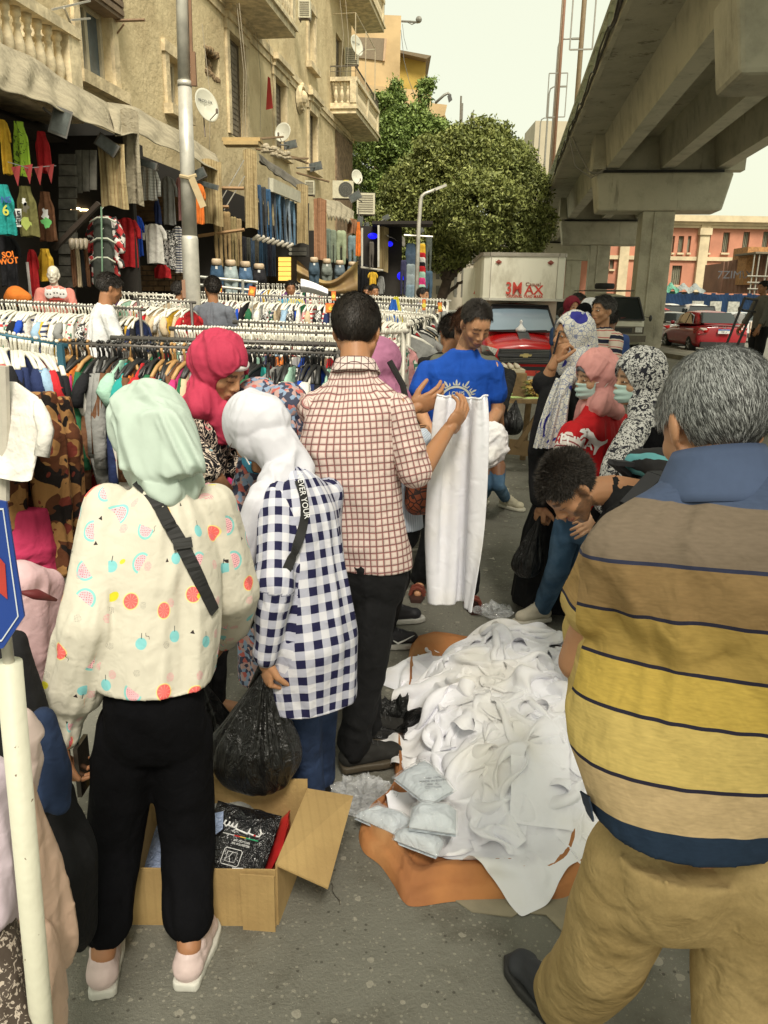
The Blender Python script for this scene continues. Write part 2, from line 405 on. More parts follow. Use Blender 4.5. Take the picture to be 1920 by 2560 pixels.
t,s_=mast(0,0,1440,280,2.75,.12,plain((.36,.27,.18),.7),'tall tan steel mast with a rectangular bracket rising from the bridge')
def frame(t,s_,X,z0,z1,w,m):
 f=MB();a=.06
 for(p,q)in[((-w,z1),(w,z1)),((-w,z0),(-w,z1)),((w,z0),(w,z1)),((-w,z0),(0,z0)),((0,z0),(w,z0))]:
  f.bar(S(X+p[0],s_-.1,p[1]),S(X+q[0],s_-.1,q[1]),a,a)
 f.build('bracket_frame',m,t)
zt=onX(1450,130,2.75).z;zb=onX(1440,245,2.75).z
frame(t,s_,2.75,s_ and S(0,0,0).z+(1.8+(752-245)/1923*s_/.96),1.8+(752-127)/1923*s_/.96*1.02,24/1923*s_,M_pole)
t2,s2=mast(0,0,1381,400,2.7,.13,plain((.33,.26,.19),.7),'distant tan steel mast with a square bracket beside the far lamp posts')
frame(t2,s2,2.7,1.8+(752-372)/1923*s2/.96,1.8+(752-288)/1923*s2/.96,20/1923*s2,M_pole)
def fill(mb,P0,U,Wd,H,holes,depth,nrm,m_rev=None):

 us=sorted({0,Wd}|{h[0]for h in holes}|{h[1]for h in holes});zs=sorted({0,H}|{h[2]for h in holes}|{h[3]for h in holes})
 us=[u for u in us if 0<=u<=Wd];zs=[z for z in zs if 0<=z<=H]
 P=lambda u,z,d=0:P0+U*u+V(0,0,z)-nrm*d
 for a,b in zip(us,us[1:]):
  for c,d in zip(zs,zs[1:]):
   mu,mz=(a+b)/2,(c+d)/2
   if any(h[0]<mu<h[1]and h[2]<mz<h[3]for h in holes):continue
   mb.add([P(a,c),P(b,c),P(b,d),P(a,d)],[(0,1,2,3)])
 for h in holes:
  a,b,c,d=h;q=[P(a,c),P(b,c),P(b,d),P(a,d)];k=[P(a,c,depth),P(b,c,depth),P(b,d,depth),P(a,d,depth)]
  mb.add(q+k,[(0,1,5,4),(1,2,6,5),(2,3,7,6),(3,0,4,7)])
 return mb
def red_building():
 t=thing('palace_building',at(1800,735,78),'long salmon-red building with cream pilasters and louvred shutters across the square','building')
 Y=78;P0=at(1400,760,Y);P1=at(2200,760,Y);U=(P1-P0).normalized();U.z=0;U.normalize();nr=V(0,-1,0)+U*U.y;nr=U.cross(V(0,0,1)).normalized()
 if nr.y>0:nr=-nr
 P0.z=0;W_=(P1-P0).length;top=at(1800,545,Y).z
 M_red=mat('salmon render',(.44,.19,.12),.9,var=.14,vscale=.6,bump=.2,bscale=6);M_cr=mat('cream stone',(.52,.43,.28),.9,var=.15,vscale=1)
 def hol(x0,x1,y0,y1):
  a=at(x0,y1,Y);b=at(x1,y0,Y);return((a-P0).dot(U),(b-P0).dot(U),a.z,b.z)
 hs=[hol(1678,1688,590,631),hol(1693,1711,590,631),hol(1716,1729,590,631),hol(1756,1778,583,631),hol(1803,1826,581,631),hol(1853,1876,580,631),hol(1902,1925,579,631),hol(1950,1973,579,631),hol(1676,1706,664,712),hol(1745,1765,668,714),hol(1792,1812,668,714),hol(1840,1862,668,714),hol(1523,1536,650,672),hol(1590,1600,645,672),hol(1555,1566,590,630),hol(1500,1515,590,630)]
 w=MB();fill(w,P0,U,W_,top,hs,.4,nr);w.build('wall',M_red,t)
 for i,h in enumerate(hs):
  f=MB();c0=P0+U*h[0]-nr*.3;n=max(4,int((h[1]-h[0])/.16));wd=(h[1]-h[0])
  f.bar(P0+U*(h[0]+wd/2)+V(0,0,h[2]+.02)-nr*.42,P0+U*(h[0]+wd/2)+V(0,0,h[3])-nr*.42,wd,.05,up=nr)
  for k in range(n):x=h[0]+wd*(k+.5)/n;f.bar(P0+U*x+V(0,0,h[2])-nr*.3,P0+U*x+V(0,0,h[3])-nr*.3,.07,.06,up=nr)
  f.build('shutter',plain((.20,.19,.13),.7,var=.15),t)
  s=MB();s.box(P0+U*(h[0]+wd/2)+V(0,0,h[2]-.12)+nr*.08,(wd*1.25,.3,.16));s.build('sill',M_cr,t)
 def band(y,hgt,dep,m=M_cr):
  z=at(1800,y,Y).z;b=MB();b.bar(P0+V(0,0,z)+nr*dep/2,P0+U*W_+V(0,0,z)+nr*dep/2,dep,hgt);b.build('cornice',m,t)
 band(549,.55,.9);band(560,.3,.5);band(568,.25,.3);band(648,.35,.2)
 for x in(1746,1553):
  a=at(x-4,730,Y);b=at(x,560,Y);p=P0+U*(a-P0).dot(U)
  c=MB();c.bar(p+nr*.2,p+V(0,0,b.z)+nr*.2,.9,.5,up=nr);c.bar(p+V(0,0,b.z-1)+nr*.3,p+V(0,0,b.z-.4)+nr*.3,1.15,.6,up=nr);c.build('pilaster',M_cr,t)
red_building()
t=thing('apartment_building',S(3,118,0),'pale many-storeyed block glimpsed between the far bridge piers','building')
a=at(1450,640,112);MB().box((at(1450,640,112).x,112,12),(16,8,24)).build('wall',mat('pale plaster',(.42,.37,.27),.9,var=.1,vscale=.3),t)
for i in range(6):
 for j in range(4):MB().box((a.x-6+i*2.4,107.9,5+j*3.2),(1.1,.3,1.7)).build('window',plain((.06,.06,.05),.4),t)
fence=thing('hoarding',S(16,62,0),'blue corrugated metal hoarding behind the parked cars','fence')
M_blue=mat('blue sheet',(.022,.055,.13),.55,var=.35,vscale=1.2,bump=.2,bscale=8)
A=at(1600,742,60);B=at(2150,748,52);A.z=B.z=0;n=48
pan=None
for i in range(n):
 p=A.lerp(B,i/n);q=A.lerp(B,(i+1)/n);d=(q-p);m=MB();h=at(1800,735,57).z
 nn=6;vs=[]
 for k in range(nn+1):
  u=p.lerp(q,k/nn)+V(0,-.05 if k%2 else 0.0,0);vs+=[u+V(0,0,.0),u+V(0,0,h+.06*math.sin(i*2.3))]
 m.add(vs,[(2*k,2*k+2,2*k+3,2*k+1)for k in range(nn)]);m.build('panel',M_blue,fence)
for x in(1745,1790,1835,1905):
 a=at(x,755,53.0);MB().box((a.x,a.y,1.25),(.75,.08,1.5)).build('poster_patch',plain((.33,.33,.29),.8,var=.3),fence)
t=thing('shipping_container',at(1810,740,61),'rust-brown shipping container raised behind the blue hoarding','container')
a=at(1793,735,61);b=at(1868,640,61)
m=MB();z0,z1=2.6,at(1868,640,61).z;zl=at(1800,655,61).z
x0,x1=a.x,at(1870,700,61).x;vs=[];nn=26
for k in range(nn+1):
 u=k/nn;x=x0+(x1-x0)*u;y=61-u*4-(.12 if k%2 else 0);vs+=[(x,y,z0),(x,y,zl+(z1-zl)*u)]
m.add(vs,[(2*k,2*k+2,2*k+3,2*k+1)for k in range(nn)]);m.box(((x0+x1)/2,62.5,(z0+zl)/2),(x1-x0,3,zl-z0-.2))
m.build('shell',mat('container',(.22,.11,.07),.7,var=.2,vscale=.6),t)
tm=text_mb('7ZIM\\X',.75,at(1832,688,58.2)+V(0,-.35,0),(1,-.25,.02),(0,0,1),.01);tm.build('lettering',plain((.08,.08,.09)),t)
t=thing('scaffold',at(1900,700,57),'steel scaffold tower with a wooden cabin beside the brown container','scaffold')
m=MB()
for x in(1872,1884,1905,1925,1950):
 p=at(x,745,56.5);m.tube([V(p.x,56.5,2.0),V(p.x,56.5,at(x,636,56.5).z)],.05,6);
for y in(690,706,722):m.tube([at(1868,y,56.4),at(1960,y+2,56.4)],.05,6)
m.build('tubes',plain((.35,.33,.28),.5,.5),t)
a=at(1925,665,58);MB().box((a.x,59.5,a.z),(3.2,2.4,2.6)).build('cabin',plain((.35,.17,.06),.8,var=.3),t)
a=at(1925,636,58);MB().box((a.x,58,a.z),(3.6,3.4,.12)).build('roof',plain((.16,.13,.09),.8),t)
for(x0,x1,y,lab,c)in[(1655,1700,727,'torn teal tarpaulin draped behind the blue hoarding',(.10,.28,.20)),(1702,1765,729,'grey and blue site hut roof just above the blue hoarding',(.24,.26,.25))]:
 a=at(x0,y,60);b=at(x1,y-3,60);m=MB();m.grid(lambda u,v:(a.x+(b.x-a.x)*u,60+v*1.5,a.z+.5*v+.18*math.sin(u*13)*math.cos(v*3)),14,4);m.box(((a.x+b.x)/2,61.2,a.z-1.2),(b.x-a.x,1,2.4))
 tag(m.build('tarpaulin' if 'tarp' in lab else 'site_hut',plain(c,.7,var=.3)),lab,'tarpaulin' if 'tarp' in lab else 'hut')
def leafmat(name,c1,c2,c3):
 def fn(g):
  r=g.attr('puv');x=g.sep(r)[0];return g.mix(g.mix(c1,c2,g.ss(x,0,.6)),c3,g.ss(x,.55,1))
 return mat(name,c2,.55,fn=fn,spec=.3)
def crown(blobs,n,size,seed,m,parent,name='crown',spray=0):
 rs=np.random.RandomState(seed)
 for b in list(blobs)*(2 if n>9000 else 0):a=rs.normal(size=3);a/=np.linalg.norm(a);k=rs.uniform(.22,.42)*b[3];blobs.append((b[0]+a[0]*b[3]*1.02,b[1]+a[1]*b[4]*.8,b[2]+a[2]*b[5]*1.02,k,k,k*.8))
 C=np.array([b[:3]for b in blobs]);Rr=np.array([b[3:6]for b in blobs]);w=(Rr.prod(1))**.66;w/=w.sum()
 idx=rs.choice(len(blobs),n//14,p=w);d=rs.normal(size=(len(idx),3));d/=np.linalg.norm(d,axis=1)[:,None]
 r=.60+.42*rs.rand(len(idx))**.6;cc=C[idx]+d*Rr[idx]*r[:,None]
 k=np.repeat(np.arange(len(idx)),14);q=cc[k]+rs.normal(size=(len(k),3))*size*1.35*np.array([1,1,.75])
 tone=np.clip(.48+.30*rs.normal(size=len(idx)),0,1)[k]*.7+.3*rs.rand(len(k))
 a=rs.normal(size=(len(k),3));a/=np.linalg.norm(a,axis=1)[:,None];b=np.cross(a,rs.normal(size=(len(k),3)));b/=np.linalg.norm(b,axis=1)[:,None]
 s=size*(.6+.8*rs.rand(len(k)))[:,None]
 P=np.stack([q-a*s,q+b*s*.42,q+a*s,q-b*s*.42],1).reshape(-1,3)
 F=np.arange(len(P)).reshape(-1,4);u=np.repeat(tone,4);A=np.stack([u,u,u],1)
 return mkobj(name,P,F,m,parent,False,True,{'puv':A})
def limb(mb,a,b,r0,r1,seed,n=12,wob=.12):
 rs=random.Random(seed);pts=[]
 for i in range(n+1):
  t=i/n;p=Vector(a).lerp(Vector(b),t)+V(rs.uniform(-1,1),rs.uniform(-1,1),rs.uniform(-.5,.5))*wob*math.sin(t*math.pi);pts.append(p)
 mb.tube(pts,[r0+(r1-r0)*i/n for i in range(n+1)],8)
M_bark=mat('bark',(.07,.05,.035),.95,var=.3,vscale=3,bump=1,bscale=12,bdist=.05)
def pt(px,py,Y):return at(px,py,Y)
def blob(px,py,Y,r,ry=None,rz=None):p=at(px,py,Y);k=Y/FPX;return(p.x,p.y,p.z,r*k,(ry or r)*k,(rz or r)*k)
Y=44
t=thing('ficus_tree',V(at(1110,745,Y).x,Y,0),'broad dense olive-green tree with a dark forked trunk behind the box truck','tree')
mb=MB();a=V(at(1085,800,Y).x,Y,0)
limb(mb,a,at(1118,700,Y),.34,.26,1,wob=.1);limb(mb,at(1118,702,Y),at(1160,660,Y),.2,.14,2);limb(mb,at(1118,702,Y),at(1085,640,Y),.22,.15,3);limb(mb,at(1160,660,Y),at(1230,560,Y),.14,.06,4);limb(mb,at(1085,640,Y),at(1050,520,Y),.15,.06,5);limb(mb,at(1118,690,Y),at(1150,500,Y),.2,.08,6);limb(mb,at(1105,740,Y),at(1180,690,Y),.12,.07,8)
mb.build('trunk',M_bark,t,True)
bl=[blob(*b)for b in[(1180,420,Y,85,90,80),(1260,440,Y,85,90,80),(1110,430,Y,80),(1300,510,Y,70),(1340,560,Y,45),(1190,520,Y-2,90),(1110,540,Y,80),(1040,470,Y,70),(1050,590,Y,60),(985,560,Y,55),(960,640,Y,45),(1000,480,Y,45),(1270,590,Y,65,60,45),(1160,600,Y,70,60,45),(1220,380,Y,45,45,40),(1255,360,Y,22,30,45),(1100,640,Y,45,40,35),(1320,605,Y,40,40,30),(1010,650,Y,35,40,40),(1225,330,Y,18,20,28),(1290,390,Y,30),(1325,450,Y,35),(1030,700,Y,20,30,35),(1150,350,Y,35)]]
crown(bl,130000,.105,5,leafmat('olive leaves',(.075,.095,.025),(.19,.215,.06),(.32,.34,.11)),t)
Y=46.5
t=thing('acacia_tree',V(at(930,745,Y).x,Y,0),'tall fresh green feathery tree beside the corner balcony','tree')
mb=MB();limb(mb,V(at(940,800,Y).x,Y,0),at(960,560,Y),.22,.15,11);limb(mb,at(960,560,Y),at(965,380,Y),.14,.06,12);limb(mb,at(960,560,Y),at(1010,330,Y),.12,.05,13);limb(mb,at(965,420,Y),at(985,230,Y),.07,.03,14);limb(mb,at(1010,330,Y),at(1060,215,Y),.06,.03,15)
mb.build('trunk',M_bark,t,True)
bl=[blob(*b)for b in[(930,400,Y,55),(980,350,Y,65),(960,300,Y,50),(1010,420,Y,60),(915,480,Y,50),(970,500,Y,60),(985,260,Y,22,25,30),(990,222,Y,11,15,24),(1040,290,Y,30,30,25),(1058,245,Y,14,16,26),(1065,215,Y,16,14,10),(1040,340,Y,45),(1090,340,Y,35),(900,560,Y,40),(960,590,Y,50),(1130,370,Y,28),(920,330,Y,25),(1072,205,Y,14,10,8),(905,640,Y,30)]]
crown(bl,75000,.10,9,leafmat('fresh leaves',(.07,.11,.026),(.17,.24,.06),(.30,.38,.11)),t)
Y=95
t=thing('shrub_tree',V(at(1540,745,Y).x,Y,0),'small bright green bush seen between the bridge piers','bush')
mb=MB();limb(mb,V(at(1540,745,Y).x,Y,0),at(1540,710,Y),.2,.1,3);mb.build('trunk',M_bark,t,True)
crown([blob(1540,705,Y,24,24,12),blob(1520,712,Y,14,14,10),blob(1556,695,Y,12,14,12),blob(1545,730,Y,30,30,16)],3000,.3,3,leafmat('bush leaves',(.05,.09,.02),(.12,.19,.05),(.2,.28,.08)),t)
FX=-8.0
bld=thing('apartment_building',S(FX,25,0),'old ochre-plastered apartment block with balconies above the clothes stalls','building')
def f_plaster(g):
 o=g.obj;a=g.noise(o,.7,6,.65);b=g.noise(g.vm('MULTIPLY',o,(2.2,2.2,.5)),1.6,6,.7);c=g.noise(o,9,4,.7)
 k=g.mix((.62,.51,.31),(.47,.375,.22),g.ss(a,.38,.66));k=g.mix(k,(.27,.22,.145),g.ss(b,.52,.82)*.55)
 k=g.mix(k,(.60,.54,.40),g.ss(c,.60,.74)*.35);return k
M_pl=mat('ochre plaster',(.45,.36,.21),.95,fn=f_plaster,bfn=lambda g:g.noise(g.obj,5,6,.65)*1.0,bdist=.04,spec=.15)
M_trim=mat('stucco trim',(.55,.45,.28),.95,var=.3,vscale=2.5,bump=.6,bscale=10,bdist=.03)
M_dark=plain((.012,.011,.009),.9);M_wood=mat('weathered wood',(.10,.075,.045),.85,var=.35,vscale=3,bump=.5,bscale=14)
M_glass=mat('dusty window glass',(.10,.13,.15),.25,var=.3,vscale=1.5,spec=.6);M_frame=plain((.42,.37,.26),.7)
M_balu=mat('balcony stucco',(.58,.49,.32),.9,var=.3,vscale=4,bump=.5,bscale=14,bdist=.02)
TOPZ=26
SV=lambda s,z,X=FX:S(X,s,z)
def hpx(x0,x1,y0,y1,X=FX):

 xm=(x0+x1)/2;s0,z0=sz(onX(x0,(y0+y1)/2,X));s1,_=sz(onX(x1,(y0+y1)/2,X));za=sz(onX(xm,y1,X))[1];zb=sz(onX(xm,y0,X))[1]
 return(s0,s1,za,zb)
S0,S1=7.0,41.2
H={'win1':hpx(197,276,12,200),'win2':hpx(420,452,150,272),'hole':hpx(513,547,128,190),'door1':hpx(573,612,100,345),'win3':hpx(686,713,205,380),'win4':hpx(771,791,282,420),'win5':hpx(770,785,30,165),'arch':hpx(840,855,92,210),'door2':hpx(842,852,325,480)}
for k in H:H[k]=tuple(round(x,2)for x in H[k])
w=MB();fill(w,SV(S0,0),DV,S1-S0,TOPZ,[(h[0]-S0,h[1]-S0,h[2],h[3])for h in H.values()],.32,RV)
w.add([SV(S1,0),SV(S1,0,FX-14),SV(S1,TOPZ,FX-14),SV(S1,TOPZ)],[(0,1,2,3)]);w.build('wall',M_pl,bld)
def rect(mb,s0,s1,z0,z1,X,t=.04):return sbox(mb,X-t/2,X+t/2,s0,s1,z0,z1)
def opening(name,kind):
 s0,s1,z0,z1=H[name];X=FX-.2
 fr=MB();w_=.09
 for a in((s0,s0+w_,z0,z1),(s1-w_,s1,z0,z1),(s0+w_,s1-w_,z1-w_,z1),(s0+w_,s1-w_,z0,z0+w_)):rect(fr,*a,X,.08)
 if kind=='win':
  rect(fr,(s0+s1)/2-.05,(s0+s1)/2+.05,z0+w_,z1-w_,X,.07);f=fr.build('window_frame',M_frame,bld)
  rect(MB(),0,1,0,1,X);p=MB();rect(p,s0+w_,s1-w_,z0+w_,z1-w_,X-.03,.02);p.build('pane',M_glass,f)
 else:
  f=fr.build('door_frame' if kind=='door' else 'window_frame',M_wood,bld)
  for a,b in((s0+w_,(s0+s1)/2-.01),((s0+s1)/2+.01,s1-w_)):
   p=MB();rect(p,a,b,z0+w_,z1-w_,X-.01,.05)
   n=int((z1-z0)/.16)
   for i in range(n):
    z=z0+w_+.05+(z1-z0-.25)*i/n;sbox(p,X+.012,X+.03,a+.06,b-.06,z,z+.09)
   p.build('shutter',mat('old shutter paint',(.17,.14,.10),.8,var=.3,vscale=4),f)
for k,kd in(('win1','win'),('win2','win'),('door1','door'),('win3','shut'),('win4','shut'),('win5','win'),('arch','door'),('door2','door')):opening(k,kd)
s0,s1,z0,z1=H['hole'];m=MB();rect(m,s0-.1,s1+.1,z0-.2,z1+.2,FX-.32,.05)
for i in range(26):
 a=random.uniform(s0,s1);z=random.uniform(z0-.02,z0+(z1-z0)*.55);m.ell(SV(a,z,FX-.22),(random.uniform(.06,.16),)*3,7,5)
for i in range(18):a=s0+(s1-s0)*i/17;m.ell(SV(a,z1+random.uniform(-.05,.06),FX-.06),(.1,.09,.07),7,5);m.ell(SV(a,z0+random.uniform(-.06,.05),FX-.06),(.1,.09,.09),7,5)
m.build('rubble_niche',mat('broken masonry',(.22,.15,.08),1,var=.6,vscale=8,bump=1,bscale=14,bdist=.05),bld)
def trimbox(*a,name='moulding'):m=MB();sbox(m,*a);return m.build(name,M_trim,bld)
for k in('win1','win2','win3','win4','win5','door1'):
 s0,s1,z0,z1=H[k];e=.22
 m=MB();sbox(m,FX,FX+.07,s0-e,s0,z0,z1);sbox(m,FX,FX+.07,s1,s1+e,z0,z1);sbox(m,FX,FX+.09,s0-e-.05,s1+e+.05,z1,z1+.25);m.build('window_surround',M_trim,bld)
 if k in('win3','win4','door1'):trimbox(FX,FX+.28,s0-.35,s1+.35,z1+.42,z1+.60,name='lintel');trimbox(FX,FX+.16,s0-.28,s1+.28,z1+.25,z1+.42,name='lintel')
 if k[0]=='w':trimbox(FX,FX+.22,s0-.3,s1+.3,z0-.22,z0-.002,name='sill')
zc=onX(730,192,FX).z;sa=onX(640,102,FX).dot(DV)
m=MB();sbox(m,FX,FX+.12,sa-6,S1,zc-.1,zc+.12);sbox(m,FX,FX+.06,sa-6,S1,zc-.3,zc-.1);m.build('string_course',M_trim,bld)
s0,s1,z0,z1=H['win5'];m=MB();sbox(m,FX,FX+.12,s0-.1,s1+.2,z0-1.7,z0-.8);sbox(m,FX+.12,FX+.2,s0-.1,s1+.2,z0-1.35,z0-1.2);m.build('moulding',M_trim,bld)
s0,s1,z0,z1=H['win1'];m=MB();sbox(m,FX-.1,FX+.2,s0-.15,s1+.25,z1-.05,z1+1.1);
for i in range(7):sbox(m,FX+.2,FX+.24,s0-.1,s1+.2,z1+.02+i*.15,z1+.12+i*.15)
m.build('blind_box',mat('brown blind',(.17,.12,.075),.8,var=.3),bld)
c=onX(747,245,FX);m=MB();m.lathe(c+RV*.01,[(.02,.16),(.22,.16),(.26,.08),(.30,.08),(.36,.2),(.42,.2),(.46,.1),(.50,.1),(.56,.02)],24,RV,cap=False)
for i in range(12):a=i*math.pi/6;m.ell(c+DV*.34*math.cos(a)+V(0,0,.46*math.sin(a))+RV*.15,.06,6,5)
m.ell(c+RV*.14,(.2,.2,.26),10,7);m.build('medallion',M_trim,bld)
bal_proto=[None]
def balcony(s0,s1,z,X1,hb=.95,endcap=True,rail=False,thick=.28):

 b=MB();sbox(b,FX,X1,s0,s1,z-thick,z);sbox(b,FX,X1+.08,s0-.08,s1+.08,z-.1,z-.002);sl_=b.build('balcony',M_balu,bld)
 r=MB();w_=.24
 sbox(r,X1-w_,X1+.04,s0-.04,s1+.04,z+hb-.16,z+hb);sbox(r,FX,X1-w_,s0-.04,s0+w_,z+hb-.16,z+hb);sbox(r,FX,X1-w_,s1-w_,s1+.04,z+hb-.16,z+hb)
 sbox(r,X1-w_,X1,s0,s1,z,z+.14);sbox(r,FX,X1-w_,s0,s0+w_,z,z+.14);r.build('handrail',M_balu,sl_)
 for(x,s_)in((X1-.13,s0+.13),(X1-.13,s1-.13),(X1-.13,(s0+s1)/2)):p=MB();sbox(p,x-.14,x+.135,s_-.17,s_+.17,z+.14,z+hb-.16);p.build('pier',M_balu,sl_)
 if bal_proto[0]is None:
  h=1.0;prof=[(.075,0),(.075,.08),(.045,.10),(.05,.14),(.085,.27),(.098,.36),(.085,.46),(.05,.62),(.042,.68),(.06,.71),(.06,.74),(.042,.77),(.05,.84),(.075,.87),(.075,1.0)]
  bal_proto[0]=MB().lathe((0,0,0),prof,12)
 me=None;spots=[]
 n=int((s1-s0-.6)/.27)
 for i in range(n+1):
  s_=s0+.42+(s1-s0-.84)*i/n
  if abs(s_-(s0+s1)/2)>.25:spots.append((X1-.13,s_))
 nx=int((X1-FX-.3)/.27)
 for i in range(nx):spots.append((FX+.22+i*.27,s0+.13))
 for x,s_ in spots:
  if me is None:o=bal_proto[0].build('baluster',M_balu,sl_,True,world=False);me=o
  else:o=me.copy();COL.objects.link(o);o.parent=sl_
  o.location=S(x,s_,z+.14)-bld.location;o.scale=(1,1,(hb-.30))
 if rail:
  q=MB()
  zt=z+hb+.42
  q.bar(S(FX,s0,zt),S(X1,s0,zt),.05,.05);q.bar(S(X1-.05,s0,zt),S(X1-.05,s1,zt),.05,.05)
  for i in range(6):q.bar(S(FX+(X1-FX-.05)*i/5,s0,z+hb),S(FX+(X1-FX-.05)*i/5,s0,zt),.02,.02)
  for i in range(30):s_=s0+(s1-s0)*i/29;q.bar(S(X1-.05,s_,z+hb),S(X1-.05,s_,zt),.02,.02)
  q.bar(S(FX,s0,zt-.2),S(X1,s0,zt-.2),.02,.02);q.build('iron_railing',plain((.10,.085,.06),.7),sl_)
 return sl_
X1=-7.1;q=onX(193,79,X1);se=q.dot(DV);zt=onX(150,45,X1).z;zb=onX(150,165,X1).z
balcony(se-4.6,se,zt-1.12,X1,hb=1.12)
a=onX(640,100,FX);b_=onX(545,5,FX);oz=a.z
q2=ray(732,97);X2=FX+.01
for X2 in[x*.02-8 for x in range(30,120)]:
 if onX(732,97,X2).z>=oz:pass
 else:break
balcony(onX(541,0,FX).dot(DV),a.dot(DV),oz+.30,-6.75,hb=1.1)
z3=onX(826,285,FX).z;s3=onX(826,285,FX).dot(DV)
balcony(s3,s3+6.3,z3+.3,-6.85,hb=1.15,rail=True)
z4=onX(832,0,FX).z
a4=onX(955,82,-6.7);balcony(s3-.6,a4.dot(DV),a4.z+.28,-6.6,hb=1.1)
m=MB();sbox(m,FX-.02,FX+.06,s3+1.0,s3+4.9,0,z3-.3);m.build('brick_infill',mat('old brown brick',(.22,.15,.09),.95,var=.35,vscale=5,bump=.8,bscale=12,bdist=.04),bld)
t=thing('ochre_building',at(960,700,62),'tan rooftop building with a mustard-yellow extension behind the green trees','building')
Yb=62
def quadwall(mb,pts,Y,depth=3):
 p=[at(x,y,Y)for x,y in pts];q=[v+V(0,depth,0)for v in p];n=len(p)
 mb.add(p+q,[tuple(range(n)),tuple(range(2*n-1,n-1,-1))]+[(i,n+i,n+(i+1)%n,(i+1)%n)for i in range(n)]);return mb
M_tan=mat('tan render',(.50,.36,.19),.95,var=.12,vscale=.5,bump=.3,bscale=3,bdist=.05);M_must=mat('mustard sheet',(.42,.30,.065),.8,var=.14,vscale=.4)
quadwall(MB(),[(800,30),(1003,39),(996,330),(800,330)],Yb,8).build('wall',M_tan,t)
quadwall(MB(),[(996,127),(1065,141),(1060,300),(996,300)],Yb+1.5,6).build('extension',M_must,t)
quadwall(MB(),[(996,124),(1078,139),(1066,147),(996,131)],Yb+.6,7).build('roof_edge',plain((.17,.13,.08),.8),t)
quadwall(MB(),[(860,205),(1003,221),(1078,228),(1078,260),(860,250)],Yb-.5,2).build('parapet',M_tan,t)
quadwall(MB(),[(960,243),(1118,262),(1112,288),(1100,292),(960,280)],Yb-1.6,3).build('cornice',M_tan,t)
quadwall(MB(),[(960,280),(1112,284),(1130,340),(1190,480),(1180,590),(900,590)],Yb,8).build('wall',M_tan,t)
quadwall(MB(),[(880,92),(967,96),(961,152),(880,142)],Yb-.12,.3).build('window',plain((.20,.155,.10),.8),t)
quadwall(MB(),[(961,96),(967,96),(962,152),(957,152)],Yb-.2,.3).build('window_frame',plain((.45,.3,.18)),t)
t=thing('stone_building',at(1130,740,70),'pale stone facade with small windows under the tree crown','building')
quadwall(MB(),[(880,560),(1300,560),(1300,775),(880,775)],68,4).build('wall',mat('pale stone',(.40,.36,.28),.95,var=.15,vscale=.5),t)
for i in range(-8,9):
 for j in range(4):quadwall(MB(),[(1090+i*22,600+j*38),(1099+i*22,600+j*38),(1099+i*22,622+j*38),(1090+i*22,622+j*38)],67.9,.2).build('window',plain((.12,.115,.09),.6),t)
t=thing('floodlight',at(1090,258,58),'dark hooded floodlight on a slanting arm at the cornice of the tan building','floodlight')
MB().tube([at(1088,258,58),at(1110,238,58),at(1120,233,58),at(1127,240,58)],.09,6).build('arm',M_pole,t,True)
m=MB();m.hexa([at(1118,240,57.7),at(1127,235,57.7),at(1131,250,57.7),at(1122,257,57.7),at(1118,240,58.6),at(1127,235,58.6),at(1131,250,58.6),at(1122,257,58.6)]);m.build('lamp_head',plain((.06,.06,.055)),t)
t=thing('aerial',at(1003,53,60),'horizontal metal aerial with a round lamp sticking out of the tan building','aerial')
MB().tube([at(1003,53,60),at(1025,54,60),at(1046,56,60)],.07,6).tube([at(1015,53,60),at(1030,61,60),at(1040,56,60)],.04,5).tube([at(1046,56,60),at(1048,50,60)],.06,5).ell(at(1047,49,60),.22,8,6).build('bar',M_pole,t)
m=MB();m.tube([at(1002,75,60),at(1006,110,60),at(1010,150,60),at(1022,200,60),at(1036,238,60)],.025,4);m.tube([at(1006,60,60),at(1010,95,60),at(1018,125,60)],.02,4)
tag(m.build('hanging_cable',plain((.1,.1,.09))),'thin cables hanging down the mustard-yellow extension','cable')
for i,(x0,y0,x1,y1,lab)in enumerate([(1153,240,1150,345,'thin upright rooftop pole left of the flag, taller one'),(1156,258,1153,345,'thin upright rooftop pole left of the flag, shorter one'),(1170,300,1168,345,'short pole right of the small flag above the trees')]):
 m=MB();m.tube([V(at(x1,y1+60,66).x,66,2),at(x0,y0,66)],.08,5);tag(m.build('rooftop_pole',M_pole),lab,'pole')
t=thing('flagpole',at(1160,345,64),'slanting flagpole with a small faded flag above the trees','flagpole')
MB().tube([at(1150,352,64),at(1185,275,64)],.05,5).build('pole',M_pole,t);m=MB();m.grid(lambda u,v:at(1173+10*u+3*v,300-22*u+14*v+2*math.sin(u*9),64+.1*math.sin(u*8)),8,4);m.build('flag',plain((.22,.2,.16)),t)
for x,y in((1288,362),(1300,408)):
 t=thing('street_lamp',V(at(x,y,70).x,70,0),'far street lamp poking above the olive tree, %s'%('taller left one' if x==1288 else 'shorter one at the crown edge'),'street lamp')
 p=at(x,y,70);MB().tube([V(p.x,70,0),p-V(0,0,.5),p,p+V(.9,0,.15)],.09,6).build('pole',M_pole,t)
M_galv=mat('galvanised steel',(.50,.48,.42),.45,metal=.35,var=.18,vscale=5,fn=None)
t=thing('lamp_post',V(at(483,900,9.6).x,9.6,0),'thick grey steel lamp post with a taped cardboard scrap, rising from the racks','lamp post')
Yp=9.6;B_=V(at(486,880,Yp).x,Yp,0);J=at(474,590,Yp);J=V(J.x,Yp,J.z);T_=at(453,-60,Yp);T_=V(T_.x,Yp,T_.z)
d_=(T_-J);kk=.5
MB().tube([B_,J-V(0,0,.04),J],[.102,.098,.088],20).build('lower_tube',M_galv,t,True)
mm=onX
